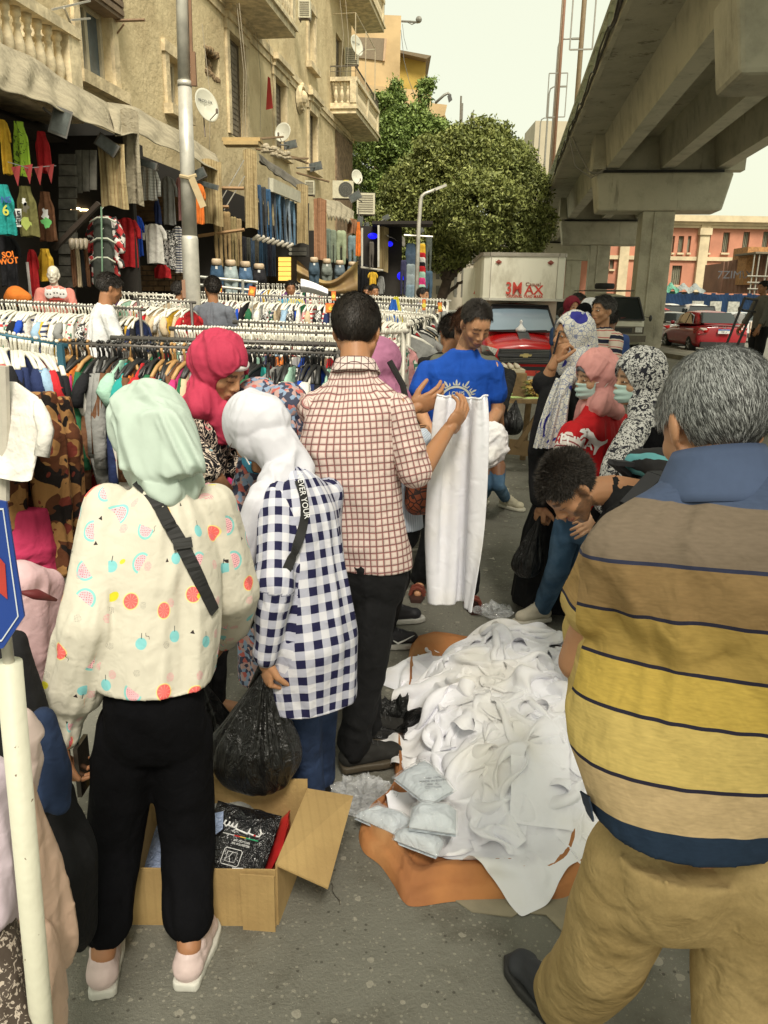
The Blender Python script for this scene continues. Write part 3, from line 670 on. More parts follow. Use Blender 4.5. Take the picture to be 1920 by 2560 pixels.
h1=at(468,210,Yp);h1=V(J.x+(T_.x-J.x)*((h1.z-J.z)/(T_.z-J.z)),Yp,h1.z)
MB().tube([J-V(0,0,.02),h1],[.088,.076],20).tube([h1-V(0,0,.03),h1+V(0,0,.03)],.080,20).tube([h1,T_,T_+d_*1.2],[.072,.066,.05],20).build('upper_tube',M_galv,t,True)
MB().bar(V(J.x-.075,Yp-.07,at(470,700,Yp).z),V(J.x-.075,Yp-.07,at(470,745,Yp).z),.02,.05).build('hatch_edge',M_rust,t)
m=MB();c=at(472,445,Yp-.09);m.tube([c+V(-.1,0,.02),c+V(0,-.02,0),c+V(.09,0,.03)],.022,6)
m.grid(lambda u,v:c+V(.02+.13*v+.07*u-.02,-.03-.02*v,-.01-.32*v+.03*u),4,6)
tag(m.build('cardboard_strip',plain((.42,.33,.19),.9),None),'cardboard strip and cord tied round the thick steel post','cardboard')
m=MB();m.bar(V(h1.x+.085,Yp,at(475,215,Yp).z),V(h1.x+.105,Yp,at(475,-60,Yp).z),.03,.03);m.bar(V(h1.x+.11,Yp,at(475,215,Yp).z),V(h1.x+.11,Yp,at(475,130,Yp).z),.05,.05)
tag(m.build('conduit',plain((.20,.11,.06),.8)),'thin rusty conduit strapped along the upper part of the thick post','pipe')
Yq=24
t=thing('street_lamp',V(at(1040,800,Yq).x,Yq,0),'slim steel street lamp with a long tilted head in front of the trees','street lamp')
p=[V(at(1038,800,Yq).x,Yq,0),at(1047,560,Yq),at(1052,500,Yq),at(1055,490,Yq),at(1062,484,Yq),at(1090,473,Yq)]
MB().tube(p,[.07,.06,.055,.05,.045,.04],10).build('pole',M_galv,t,True);MB().bar(at(1088,474,Yq),at(1116,463,Yq),.16,.07).build('lamp_head',M_galv,t)
m=MB();c=at(1055,572,24.5);m.tube([at(1010,588,24.5),at(1082,592,24.5)],.03,5);tag(m.build('crossbar',M_galv),'horizontal steel bar crossing behind the slim street lamp','bar')
#  people toolkit
def nrm(v):return Vector(v).normalized()
def attr_skin():
 return mat('skin',(.4,.2,.12),.5,fn=lambda g:g.mix(g.attr('puv'),(.30,.12,.07),g.ss(g.noise(g.obj,26,3),.45,.8)*.16),spec=.4,sss=.12,bump=.12,bscale=220,bdist=.003)
M_SKIN=attr_skin()
M_EYEW=plain((.62,.58,.52),.3,spec=.6);M_IRIS=plain((.03,.015,.008),.2)
SKIN={'mid':(.40,.205,.105),'light':(.50,.29,.17),'tan':(.33,.155,.075),'dark':(.20,.09,.045),'man':(.37,.18,.088)}
class Fig:

 def __init__(s,x,y,h,az,lean=0,headpitch=0,headyaw=0,stance=.09,arm=((12,8,20),(12,8,20)),z=0,side=0):
  s.h=h;a=R(az);f=V(math.sin(a),math.cos(a),0);r=V(math.cos(a),-math.sin(a),0);u=V(0,0,1);s.f,s.r,s.u=f,r,u
  o=V(x,y,z);s.o=o;J=s.J={}
  L=R(lean);us=(u*math.cos(L)+f*math.sin(L)).normalized();us=(us+r*math.tan(R(side))).normalized();fs=(f*math.cos(L)-u*math.sin(L));s.us,s.fs=us,fs
  back=-f*math.sin(L)*.16
  J['pelvis']=o+u*.53*h+back;J['chest']=J['pelvis']+us*.20*h;J['neck']=J['pelvis']+us*.315*h+f*0.0
  ha=R(lean*.6+headpitch);hu=(u*math.cos(ha)+f*math.sin(ha)).normalized();hf=(f*math.cos(ha)-u*math.sin(ha))
  if headyaw:M=Matrix.Rotation(R(-headyaw),3,hu);hf=M@hf
  s.hu,s.hf=hu,hf;J['head']=J['neck']+(hu*.5+us*.5).normalized()*.083*h+hf*.012
  for i,sd in((0,-1),(1,1)):
   k='LR'[i]
   J['sh'+k]=J['pelvis']+us*.285*h+r*sd*.108*h
   J['hip'+k]=J['pelvis']+r*sd*.052*h-u*.01*h
   J['ank'+k]=o+r*sd*stance*h*.6+u*.045*h
   J['kn'+k]=(J['hip'+k]+J['ank'+k])/2+f*.022*h
   p,out,el=arm[i];s.setarm(k,p,out,el)
 def setarm(s,k,p,out,el,inw=0):

  sd=-1 if k=='L' else 1;h=s.h;J=s.J
  d=(-s.u*math.cos(R(p))+s.f*math.sin(R(p)));d=(d*math.cos(R(out))+s.r*sd*math.sin(R(out))).normalized();J['el'+k]=J['sh'+k]+d*.172*h
  q=R(p+el);e=(-s.u*math.cos(q)+s.f*math.sin(q));e=(e*math.cos(R(out-inw))+s.r*sd*math.sin(R(out-inw))).normalized();J['wr'+k]=J['el'+k]+e*.150*h
 def set(s,**k):
  for a,b in k.items():s.J[a]=Vector(b)
  return s
def frame3(x,y):

 y=nrm(y);x=Vector(x);x=(x-y*x.dot(y)).normalized();z=x.cross(y);return Matrix((x,y,z)).transposed()
def head_mb(mb,c,hf,hu,sc=1.0,beard=False,ears=True,fat=1.0):
 y=nrm(hf);z=nrm(hu);z=(z-y*z.dot(y)).normalized();x=y.cross(z);M=Matrix((x,y,z)).transposed()*sc
 A=lambda p:Vector(c)+M@Vector(p)
 E_=lambda p,r:mb.ell(A(p),r,14,10,M)
 E_((0,-.022,.040),(.076*fat,.096,.084));E_((0,.018,.018),(.069*fat,.076,.086));E_((0,.030,-.030),(.059*fat,.058,.070))
 for sx in(-1,1):
  mb.cone(A((sx*.052*fat,.004,-.045)),A((sx*.018,.062,-.092)),.021*sc,.018*sc);E_((sx*.037,.053,-.022),(.026*fat,.027,.030))
  E_((sx*.028,.070,.027),(.026,.018,.010));E_((sx*.012,.093,-.030),(.009,.010,.008))
  if ears:mb.ell(A((sx*.078*fat,-.010,-.002)),(.009,.018,.031),12,8,M@Matrix.Rotation(sx*R(22),3,'Z'));mb.ell(A((sx*.076*fat,-.006,-.026)),(.007,.010,.012),8,6,M)
  mb.ell(A((sx*.031,.0745,.008)),(.0165,.0135,.0105),12,8,M)
 E_((0,.066,-.094),(.021,.020,.018));E_((0,.074,-.062),(.026,.022,.022))
 mb.cone(A((0,.083,.020)),A((0,.106,-.018)),.0085*sc,.0105*sc);E_((0,.104,-.026),(.011,.010,.009))
 mb.ell(A((0,.0945,-.0545)),(.022,.008,.0052),10,6,M);mb.ell(A((0,.092,-.0635)),(.019,.009,.0062),10,6,M)
 return M
def headlocal(P,c,M):return(P-np.array(c))@np.array(M.inverted()).T
def skin_colors(P,base,heads,beard=0,brow=(.02,.012,.008),N=None):
 C=np.tile(np.array(base,float),(len(P),1));C*=(1+.05*vn(P*14,3))[:,None]
 for c,M,bd in heads:
  q=headlocal(P,c,M);x,y,z=np.abs(q[:,0]),q[:,1],q[:,2];near=(np.abs(q)<.16).all(1)&(z<.16)
  def blend(w,col):
   w=(np.clip(w,0,1)*near)[:,None];C[:]=C*(1-w)+np.array(col)*w
  zz=z+.16*(x-.03)**2*10
  blend(1.2-np.abs(z-(.029-6*(x-.028)**2))/.0052,brow)if False else None
  w=(np.abs(z-(.030-5*(x-.028)**2))<.0058)&(x>.009)&(x<.050)&(y>.05);blend(w*.8,brow)
  w=np.exp(-(((x-.031)/.017)**2+((z-.004)/.011)**2))*(y>.05);blend(w*.30,tuple(b*.5 for b in base))
  w=(np.abs(z-(.003+0*x))<.0024)&(np.abs(x-.031)<.0155)&(y>.06);blend(w*.9,(.02,.012,.008))
  w=((x/.023)**2+((z+.059)/.0105)**2<1)&(y>.075);blend(w*.6,(.30,.095,.07))
  w=(np.abs(z+.0588)<.0022)&(x<.021)&(y>.08);blend(w*.7,(.10,.03,.02))
  if bd:
   n=.5+.5*vn(P*190,9)
   w=((z<-.060+x*.55)&(y>-.005)&(z>-.122))*(1-(((x/.026)**2+((z+.059)/.013)**2)<1))*((x>.026)|(z<-.07)|((z>-.051)&(z<-.043)))
   w2=((x>.058)&(y<.018)&(y>-.008)&(z<.03)&(z>-.08));blend(np.maximum(w,w2)*(bd*(.65+.4*n)),(.022,.014,.009))
 return C
def hand_mb(mb,wr,fwd,palm,side,curl=(25,30,20),size=1.0,thumb=(35,20),spread=3,curls=None):

 f=nrm(fwd);p=Vector(palm);p=(p-f*p.dot(f)).normalized();x=f.cross(p)*side;s=size;wr=Vector(wr)
 M=Matrix((x,f,p)).transposed()
 mb.cone(wr-f*.03*s,wr+f*.022*s,.026*s,.025*s)
 mb.ell(wr+f*.050*s,(.041*s,.052*s,.0165*s),14,10,M);mb.ell(wr+f*.072*s,(.042*s,.026*s,.0145*s),14,8,M)
 L=[(.040,.026,.020),(.044,.029,.021),(.041,.027,.021),(.032,.021,.019)];off=[.030,.010,-.010,-.029];base=[.086,.090,.087,.079];rr=[.0092,.0095,.0090,.0080]
 for i in range(4):
  c=curls[i]if curls else(curl[0]+i*3,curl[1]+i*2,curl[2]);a=0;q=wr+f*base[i]*s+x*off[i]*s;k=R((1.5-i)*spread)
  fx=(f*math.cos(k)+x*math.sin(k)).normalized();q0=q-f*.025*s
  mb.cone(q0,q,rr[i]*1.15*s,rr[i]*1.08*s,10);r=rr[i]*1.08
  for j in range(3):
   a+=R(c[j]);d=fx*math.cos(a)+p*math.sin(a);n=q+d*L[i][j]*s;mb.cone(q,n,r*s,r*.9*s,10);q=n;r*=.9
 t1,t2=R(thumb[0]),R(thumb[1]);q=wr+f*.020*s+x*.026*s+p*.006*s
 d=(f*math.cos(t1+.35)+x*math.sin(t1+.35)+p*.35).normalized();n=q+d*.044*s;mb.cone(q,n,.0165*s,.0125*s,10);q=n
 d=(f*math.cos(t1)+x*math.sin(t1)+p*(.3+math.sin(t2))).normalized();n=q+d*.032*s;mb.cone(q,n,.0118*s,.0108*s,10);q=n
 d=(f*math.cos(t1-.1)+x*math.sin(t1-.1)+p*(.3+1.6*math.sin(t2))).normalized();mb.cone(q,q+d*.024*s,.0105*s,.0085*s,10)
def body(t,F,skin='mid',vox=.006,beard=0,arms='LR',feet=True,head=True,handpose=None,fat=1.0,armr=1.0,hsc=1.0,eyes=True,handvox=.0028,ears=True,open_eyes=False,slim=1.0):

 J=F.J;h=F.h/1.75;mb=MB();hp=handpose or{}
 nk=J['neck'];hc=J['head']
 if head:M=head_mb(mb,hc,F.hf,F.hu,hsc*h**.5,ears=ears,fat=fat)
 mb.cone(hc-F.hu*.055-F.hf*.018,nk-F.us*.015,.052*h*fat,.058*h*fat);mb.cone(nk-F.us*.02,J['chest'],.06*h,.10*h);mb.cone(J['chest'],J['pelvis'],.10*h*slim,.10*h*slim)
 for k in 'LR':
  mb.cone(nk-F.us*.05,J['sh'+k]-F.us*.03,.035*h,.035*h)
  if k in arms:
   mb.cone(J['sh'+k]-F.us*.015*h,J['el'+k],.042*h*armr,.036*h*armr);e,w=J['el'+k],J['wr'+k];m=e.lerp(w,.25)
   mb.cone(e,m,.036*h*armr,.038*h*armr);mb.cone(m,w,.038*h*armr,.0255*h*armr)
  hp_,kn,an=J['hip'+k],J['kn'+k],J['ank'+k]
  mb.cone(hp_,kn,.075*h*slim,.050*h*slim);c=kn.lerp(an,.3);mb.cone(kn,c,.048*h*slim,.050*h*slim);mb.cone(c,an,.05*h*slim,.036*h*slim)
  if feet:
   fd=nrm(J.get('toe'+k,an+F.f)-an);fd.z=0;mb.cone(an-fd*.02-V(0,0,.03),an+fd*.13-V(0,0,an.z-F.o.z-.03),.032,.026)
 P,Fc,N=remesh(mb,vox,4)
 bf=(N[:,2]*0)
 Ps=[P];Fs=[np.asarray(Fc)];n=len(P)
 for k in arms:
  s_=hp.get(k,{});
  if s_ is None:continue
  e,w=J['el'+k],J['wr'+k];fw=s_.get('fwd',(w-e));side=1 if k=='L' else-1
  pl=s_.get('palm',(F.r*(1 if k=='L' else-1)-F.f*.3));m2=MB()
  m2.cone(Vector(w)-nrm(w-e)*.05,w,.027*h*armr,.0255*h*armr)
  hand_mb(m2,w,fw,pl,s_.get('side',side),s_.get('curl',(25,30,20)),s_.get('size',.98)*h,s_.get('thumb',(28,15)),s_.get('spread',3),s_.get('curls'))
  p2,f2,_=remesh(m2,handvox,3);Ps.append(p2);Fs.append(np.asarray(f2)+n);n+=len(p2)
 P=np.concatenate(Ps);Fc=np.concatenate(Fs)
 C=skin_colors(P,SKIN[skin]if isinstance(skin,str)else skin,[(hc,M,beard)]if head else[])
 o=mkobj('body',P,Fc,M_SKIN,t,True,True,{'puv':C})
 if head and eyes and open_eyes:
  for sx in(-1,1):
   c=hc+M@V(sx*.031,.0745,.0065);m=MB().ell(c,(.0125,.0135,.0062),12,8,M);e=m.build('eye',M_EYEW,t,True)
   MB().ell(c+M@V(0,.0085,0),(.0055,.006,.0058),8,6,M).build('iris',M_IRIS,e,True)
 return o,(hc,M if head else None)
def hair_short(t,hc,M,m,seed=1,n=9000,ln=.012,curly=.5,vol=.006,grey=None,front=.055,low=-.055,name='hair',wid=.0011):

 mb=MB();A=lambda p:Vector(hc)+M@Vector(p)
 mb.ell(A((0,-.022,.042)),(.077+vol,.097+vol,.084+vol),28,20,M);mb.ell(A((0,.012,.036)),(.071+vol,.077+vol,.074+vol),28,20,M)
 P,F,N=remesh(mb,.004,3);F=np.asarray(F);q=headlocal(P,hc,M)
 P=P+N*(fbm(P*60,seed,2)*.0018*(1+curly))[:,None]
 keepf=lambda q:(q[:,2]>np.where(q[:,1]>.0,.075-.2*(0.075-q[:,1]),low+.0*q[:,1]))if False else None
 def keep(q):
  x,y,z=np.abs(q[:,0]),q[:,1],q[:,2];hl=np.where(y>.02,front+.012-.0*x-np.clip(x-.045,0,1)*1.6,np.where(y>-.012,.012-(0.02-y)*.6,low+np.clip(.03-x,0,1)*-.3))
  hl=np.where((y>-.012)&(y<=.035),np.minimum(hl,front-(.035-y)*1.8),hl);hl=np.where((y<=.02)&(y>-.02),np.maximum(-.02,.022-(.02-y)*0-.0),hl)
  return z>hl+.003*vn(q*120,4)
 k=keep(q);F=F[k[F].all(1)]
 rs=np.random.RandomState(seed);tri=F;ids=rs.randint(0,len(F),n);r=rs.rand(n,2);a,b,c,d=[P[F[ids,i]]for i in range(4)]
 root=(a*(1-r[:,:1])+b*r[:,:1])*(1-r[:,1:])+(d*(1-r[:,:1])+c*r[:,:1])*r[:,1:];nn=N[F[ids,0]]
 dn=np.array(M@V(0,-.3,-1));dn=dn/np.linalg.norm(dn);cr=np.array(M@V(0,-.022,.125))+np.array(hc)
 fl=root-cr;fl-=nn*(fl*nn).sum(1)[:,None];fl/=np.linalg.norm(fl,axis=1)[:,None]+1e-6
 w=rs.normal(size=(n,3))*(.12+curly*.7);dr=fl*(1.0-curly*.6)+nn*(.16+curly*.35)+w*.6;dr/=np.linalg.norm(dr,axis=1)[:,None];L=ln*(.6+.8*rs.rand(n))[:,None]
 sd=np.cross(dr,nn+.01);sd/=np.linalg.norm(sd,axis=1)[:,None]+1e-6;wd=wid
 mid=root+dr*L*.55+nn*.002;tip=mid+(dr-nn*(.3 if curly<.5 else-.1)+rs.normal(size=(n,3))*.3*(curly+.2))*L*.5
 S_=np.stack([root-sd*wd,root+sd*wd,mid+sd*wd*.8,mid-sd*wd*.8,tip],1).reshape(-1,3);nb=len(P)
 base=nb+np.arange(n)[:,None]*5;F2=[tuple(x)for x in F.tolist()]+[tuple(x)for x in(base+[0,1,2,3]).tolist()]+[tuple(x)for x in(base+[3,2,4]).tolist()]
 tone=np.concatenate([.25+.1*vn(P*90,5),np.repeat(rs.rand(n),5)]);zz=headlocal(np.concatenate([P,S_]),hc,M)
 A_=np.stack([tone,zz[:,2]*5+.5,zz[:,1]*5+.5],1)
 return mkobj(name,np.concatenate([P,S_]),F2,m,t,True,True,{'puv':A_})
M_HAIR=mat('black hair',(.012,.009,.007),.55,fn=lambda g:g.mix((.007,.0055,.0045),(.035,.026,.02),g.sep(g.attr('puv'))[0]),spec=.4)
def f_grey(g):
 s=g.sep(g.attr('puv'));k=g.ss(s[0]+(s[1]-.45)*.55,.25,.95);return g.mix((.05,.05,.05),(.50,.51,.51),k)
M_GREY=mat('grey hair',(.3,.3,.3),.5,fn=f_grey,spec=.45)
def seg(a,b,fold=(.05,.25,.006),seed=0,r=.08,lat=None,v0=0.0,us=None):return dict(a=Vector(a),b=Vector(b),fold=fold,seed=seed,r=r,lat=lat,v0=v0,us=us)
def garment(name,mb,segs,m,parent,vox=.007,smooth=5,extra=None,cut=None,soft=.02,attrs=None):
 P,F,N=remesh(mb,vox,smooth);n=len(P);D=[];UV=[];FD=[]
 for s in segs:
  a,b=np.array(s['a']),np.array(s['b']);ab=b-a;L=np.linalg.norm(ab);ax=ab/L;t=(P-a)@ax;tc=np.clip(t,0,L)
  q=a+tc[:,None]*ax;d=np.linalg.norm(P-q,axis=1)-s['r'];D.append(d)
  lat=np.array(s['lat']if s['lat']is not None else Vector(ax).orthogonal());lat=lat-ax*(lat@ax);lat/=np.linalg.norm(lat);dp=np.cross(ax,lat);w=P-a-t[:,None]*ax
  th=np.arctan2(w@dp,w@lat);rad=s['us']or s['r'];uv=np.stack([th*rad,t+s['v0'],np.zeros(n)],1);UV.append(uv)
  ac,al,am=s['fold'];Q=np.stack([np.cos(th)*rad/ac,np.sin(th)*rad/ac,t/al],1);wv=vn(Q*.6,s['seed']+40);Q=Q+.7*np.stack([wv,vn(Q*.6,s['seed']+41),.4*wv],1)
  rd=1-2*np.sqrt(vn(Q,s['seed'])**2+.02);FD.append(am*(rd*.9+.3*vn(Q*np.array([2,2,1.6]),s['seed']+9)))
 D=np.stack(D,1);best=D.argmin(1);w=np.exp(-(D-D.min(1)[:,None])/soft);w/=w.sum(1)[:,None];FD=np.stack(FD,1)
 disp=(FD*w).sum(1)
 disp=disp*np.clip(1.3+N[:,2]*1.6,0,1)
 if extra is not None:disp=disp+extra(P,N)
 UV=np.stack(UV,0)
 if len(segs)>1:oth=D[:,1:].argmin(1)+1;uvb=UV[oth,np.arange(n)];uvb[:,2]=1;sm=D[:,0]-D[:,1:].min(1)-.022
 else:uvb=UV[0].copy();sm=np.full(n,-1.0)
 uva=UV[0];uva[:,2]=0;P2=P+N*disp[:,None]
 F=np.asarray(F)
 if cut is not None:k=cut(P);F=F[~k[F].any(1)]
 A={'puv':uvb,'puva':uva,'seam':np.stack([sm]*3,1)}
 if attrs:A.update(attrs(P2,N))
 return mkobj(name,P2,F,m,parent,True,True,A)
def rings(mb,rs,n=28,p=2.3):

 vs=[];fs=[]
 for c,a,b in rs:
  for k in range(n):
   t=2*math.pi*k/n;ct,st=math.cos(t),math.sin(t);x=math.copysign(abs(ct)**(2/p),ct);y=math.copysign(abs(st)**(2/p),st);vs.append(Vector(c)+Vector(a)*x+Vector(b)*y)
 for i in range(len(rs)-1):
  for k in range(n):fs.append((i*n+k,i*n+(k+1)%n,(i+1)*n+(k+1)%n,(i+1)*n+k))
 fs.append(tuple(range(n-1,-1,-1)));fs.append(tuple((len(rs)-1)*n+k for k in range(n)));return mb.add(vs,fs)
def torso_mb(mb,F,w=(.175,.165,.185),d=(.125,.115,.125),hem=.0,grow=.0,flare=1.0,shoulder=.05,neckr=.062,belly=0):

 J=F.J;h=F.h/1.75;r=F.r;sr=(J['shR']-J['shL']);shw=sr.length/2;sr.normalize();f,fs,us,u=F.f,F.fs,F.us,F.u;pv,ch,nk=J['pelvis'],J['chest'],J['neck'];sc=(J['shR']+J['shL'])/2
 g=grow;L=[]
 if hem>0:L.append((pv-u*hem,r*(w[0]*flare+g)*h,f*(d[0]*flare+g)*h))
 L+=[(pv-us*min(hem,0),r*(w[0]+g)*h,f*(d[0]+g)*h),(pv.lerp(ch,.45)+fs*belly,(r*.6+sr*.4).normalized()*(w[1]+g)*h,fs*(d[1]+g+belly)*h),(ch,sr*(w[2]+g)*h,fs*(d[2]+g)*h),(ch.lerp(sc,.55),sr*(w[2]*.95+g)*h,fs*(d[2]*.92+g)*h),(sc-us*.03*h,sr*(shw+.006),fs*.098*h),(sc+us*.018*h,sr*shw*.93,fs*.078*h),(sc+us*.045*h,sr*shw*.58,fs*.066*h),(nk+us*.012,sr*neckr*1.1*h,fs*neckr*h)]
 rings(mb,L);hull(mb,[(J['shL']-us*.030*h,.046*h),(J['shR']-us*.030*h,.046*h),(nk-us*.045*h,.050*h)]);return mb
def sleeve_mb(mb,F,k,to=1.0,r=(.056,.054,.050),fore=None,puff=0):
 J=F.J;h=F.h/1.75;s_,e,w=J['sh'+k],J['el'+k],J['wr'+k]
 s0=s_-F.us*.030*h+(F.J['neck']-s_).normalized()*.012*h
 if to<=1:mb.cone(s0,s_.lerp(e,to),r[0]*h,r[1]*h)
 else:
  mb.cone(s0,e,r[0]*h,r[1]*h);mb.cone(e,e.lerp(w,to-1),r[1]*h,r[2]*h)
def shirt_segs(F,long=False,tf=(.06,.35,.007),sf=(.03,.09,.005),seed=0,us=.19):
 J=F.J;S_=[seg(J['pelvis']-F.u*.25,J['neck'],tf,seed,.15,-F.f,us=us)]
 for k in 'LR':
  S_.append(seg(J['sh'+k],J['el'+k],sf,seed+3,.06,F.us,us=.065))
  if long:S_.append(seg(J['el'+k],J['wr'+k],sf,seed+5,.05,F.us,v0=.3,us=.055))
 return S_
def trousers(t,F,m,vox=.008,w=.165,d=.125,r=(.105,.075,.060),top=.04,to=1.0,fold=(.05,.18,.006),name='trousers',seed=3,cuff=None,attrs=None,smooth=5,rise=0):
 J=F.J;h=F.h/1.75;mb=MB();u=F.u;pv=J['pelvis']
 rings(mb,[(pv+F.us*top,F.r*(w-.012)*h,F.f*d*h),(pv,F.r*w*h,F.f*d*1.04*h),(pv-u*.08*h,F.r*(w+.004)*h,F.f*d*1.0*h),(pv-u*.15*h,F.r*(w-.004)*h,F.f*d*.86*h),(pv-u*.19*h,F.r*(w-.03)*h,F.f*d*.7*h)])
 S_=[seg(pv+u*.1,pv-u*.1,fold,seed,.12,-F.f)]
 for k in 'LR':
  hp_,kn,an=J['hip'+k],J['kn'+k],J['ank'+k];en=kn.lerp(an,to)
  mb.cone(hp_-u*.03,kn,r[0]*h,r[1]*h);mb.cone(kn,en,r[1]*h,r[2]*h,16)
  if cuff:mb.ell(en,cuff)
  S_+=[seg(hp_,kn,fold,seed+1,.08,-F.f),seg(kn,en,(fold[0],fold[1]*.6,fold[2]*1.25),seed+2,.065,-F.f,v0=.42)]
 return garment(name,mb,S_,m,t,vox,smooth,attrs=attrs,soft=.03)
def shoe(t,an,toe,m_up,m_sole,L=.27,w=.050,name='shoe',hi=.07,laces=None,stripe=None,zs=None):
 an=Vector(an);d=nrm(V(toe.x-an.x,toe.y-an.y,0));r=V(d.y,-d.x,0);z0=an.z-.085 if zs is None else zs;heel=V(an.x,an.y,z0)-d*.065;up=V(0,0,1)
 s_=MB();prof=[(.045,.60,0),(.09,.80,0),(.35,.82,0),(.62,1.0,0),(.85,.9,0),(1.0,.35,.01)]
 ring=[]
 for sd in(1,-1):
  for(u,ww,z)in(prof if sd==1 else prof[::-1]):ring.append(heel+d*u*L+r*sd*ww*w)
 n=len(ring);s_.add([p+up*0 for p in ring]+[p+up*.028 for p in ring],[tuple(range(n-1,-1,-1)),tuple(range(n,2*n))]+[(i,(i+1)%n,n+(i+1)%n,n+i)for i in range(n)])
 P,F_,N=remesh(s_,.005,5);sh=mkobj(name,P,F_,m_sole,t,True)
 m=MB();m.cone(heel+d*.052+up*.05,heel+d*.056+up*(.075+hi),.042,.037);m.cone(heel+d*.05+up*.055,heel+d*(L-.06)+up*.045,.043,.036);m.cone(heel+d*.09+up*.085,heel+d*(L*.62)+up*.058,.038,.034);m.ell(heel+d*(L-.065)+up*.045,(w*.86,w*.86,.034),14,10)
 P,F_,N=remesh(m,.0045,4);P[:,2]=np.maximum(P[:,2],z0+.022)
 P=P+N*(vn(P*45,4)*.0016)[:,None]
 up_=mkobj('upper',P,F_,m_up,sh,True)
 if laces:
  l=MB()
  for i in range(5):q=heel+d*(L*(.42+i*.07))+up*(.112-i*.011);l.tube([q+r*.022,q+up*.008+d*.004,q-r*.022],.003,5)
  l.build('laces',laces,sh)
 return sh
def hull(mb,balls,n=14):
 bm=bmesh.new()
 for c,r in balls:
  b=MB().ell(c,r,n,9)
  for v in b.v:bm.verts.new(v)
 res=bmesh.ops.convex_hull(bm,input=bm.verts[:],use_existing_faces=False)
 bm.verts.index_update();used=set();fs=[]
 for f in bm.faces:fs.append(tuple(v.index for v in f.verts))
 vs=[v.co.copy()for v in bm.verts];bm.free();return mb.add(vs,fs)
def hijab(t,F,m,hc,M,cape=None,size=1.0,back=.0,vox=.006,fold=(.055,.40,.007),seed=1,face=(.056,.080),name='headscarf',neckw=.075,under=None,bun=.0,nofaceopen=False,attrs=None,axis=None,zc=-.008,extra=None):

 mb=MB();A=lambda p:Vector(hc)+M@Vector(p);s=size
 mb.ell(A((0,-.022,.042)),(.089*s,.110*s,.099*s),24,16,M);mb.ell(A((0,-.014,.003)),(.083*s,.082*s,.110*s),24,16,M)
 if bun:mb.ell(A((0,-.095,-.01)),(bun,bun*.9,bun*1.1),16,12,M)
 mb.cone(A((0,-.01,-.075)),F.J['neck']+F.us*.0,neckw,neckw*1.15)
 for it in(cape or[]):
  if isinstance(it[0],tuple):hull(mb,it)
  else:mb.cone(*it)
 P,Fc,N=remesh(mb,vox,8);Fc=np.asarray(Fc)
 ax=axis if axis is not None else(F.us*1.0-F.hf*.5)
 q=headlocal(P,hc,M)
 P=P+N*folds(P,ax,*fold[:2],fold[2],seed)[:,None]+N*(vn(P*5,seed+8)*.004)[:,None]
 if not nofaceopen:
  e=np.sqrt((q[:,0]/face[0])**2+((q[:,2]-zc)/face[1])**2);w=np.clip((1.06-e)/.14,0,1)*(q[:,1]>.03)*np.clip(q[:,1]-.028,0,1)
  P=P-np.array(M@V(0,1,0))[None]*w[:,None]/(M.col[1].length)
 uv=np.stack([np.arctan2(q[:,0],-q[:,1])*.09,q[:,2],q[:,1]],1)
 A_={'puv':uv,'puva':uv}
 o=mkobj(name,P,Fc,m,t,True,True,A_);
 return o
def person(name_label,x,y,group=None,z=0):return thing('person',V(x,y,z),name_label,'person',group)
def wr(g,a=1.0):o=g.obj;return(g.noise(o,7,2,.4,.8)+g.noise(o,24,2,.5,.5)*.3)*a
def patt(name,fn,rough=.85,spec=.25,a=1.0,bd=.016):return mat(name,(.5,.5,.5),rough,fn=fn,bfn=lambda g:wr(g,a),bdist=bd,spec=spec)
def f_gingham(g,per=.056,c0=(.62,.62,.67),c1=(.40,.41,.50),c2=(.012,.012,.05)):
 u=g.sep(g.uv);a=(u[0]/per).frac()<.5;b=(u[1]/per).frac()<.5
 th=.82+g.noise(g.uv,900,1)*.3
 return g.vm('SCALE',g.mix(g.mix(c0,c1,a|b),c2,a&b),th)
M_GING=patt('gingham cotton',f_gingham)
def line(g,x,per,w,off=0.0):return((((x/per)+off).frac()-.5).abs()<w)
def f_plaid(g):
 u=g.sep(g.uv);per=.0245;c=g.mix((.66,.55,.50),(.56,.43,.39),line(g,u[0],per,.22)|line(g,u[1],per,.22))
 c=g.mix(c,(.30,.09,.09),(line(g,u[0],per,.075,.10)|line(g,u[1],per,.07,.10))*.8);return g.mix(c,(.07,.035,.035),(line(g,u[0],per,.05)|line(g,u[1],per,.05))*.85)
M_PLAID=patt('windowpane check cotton',f_plaid)
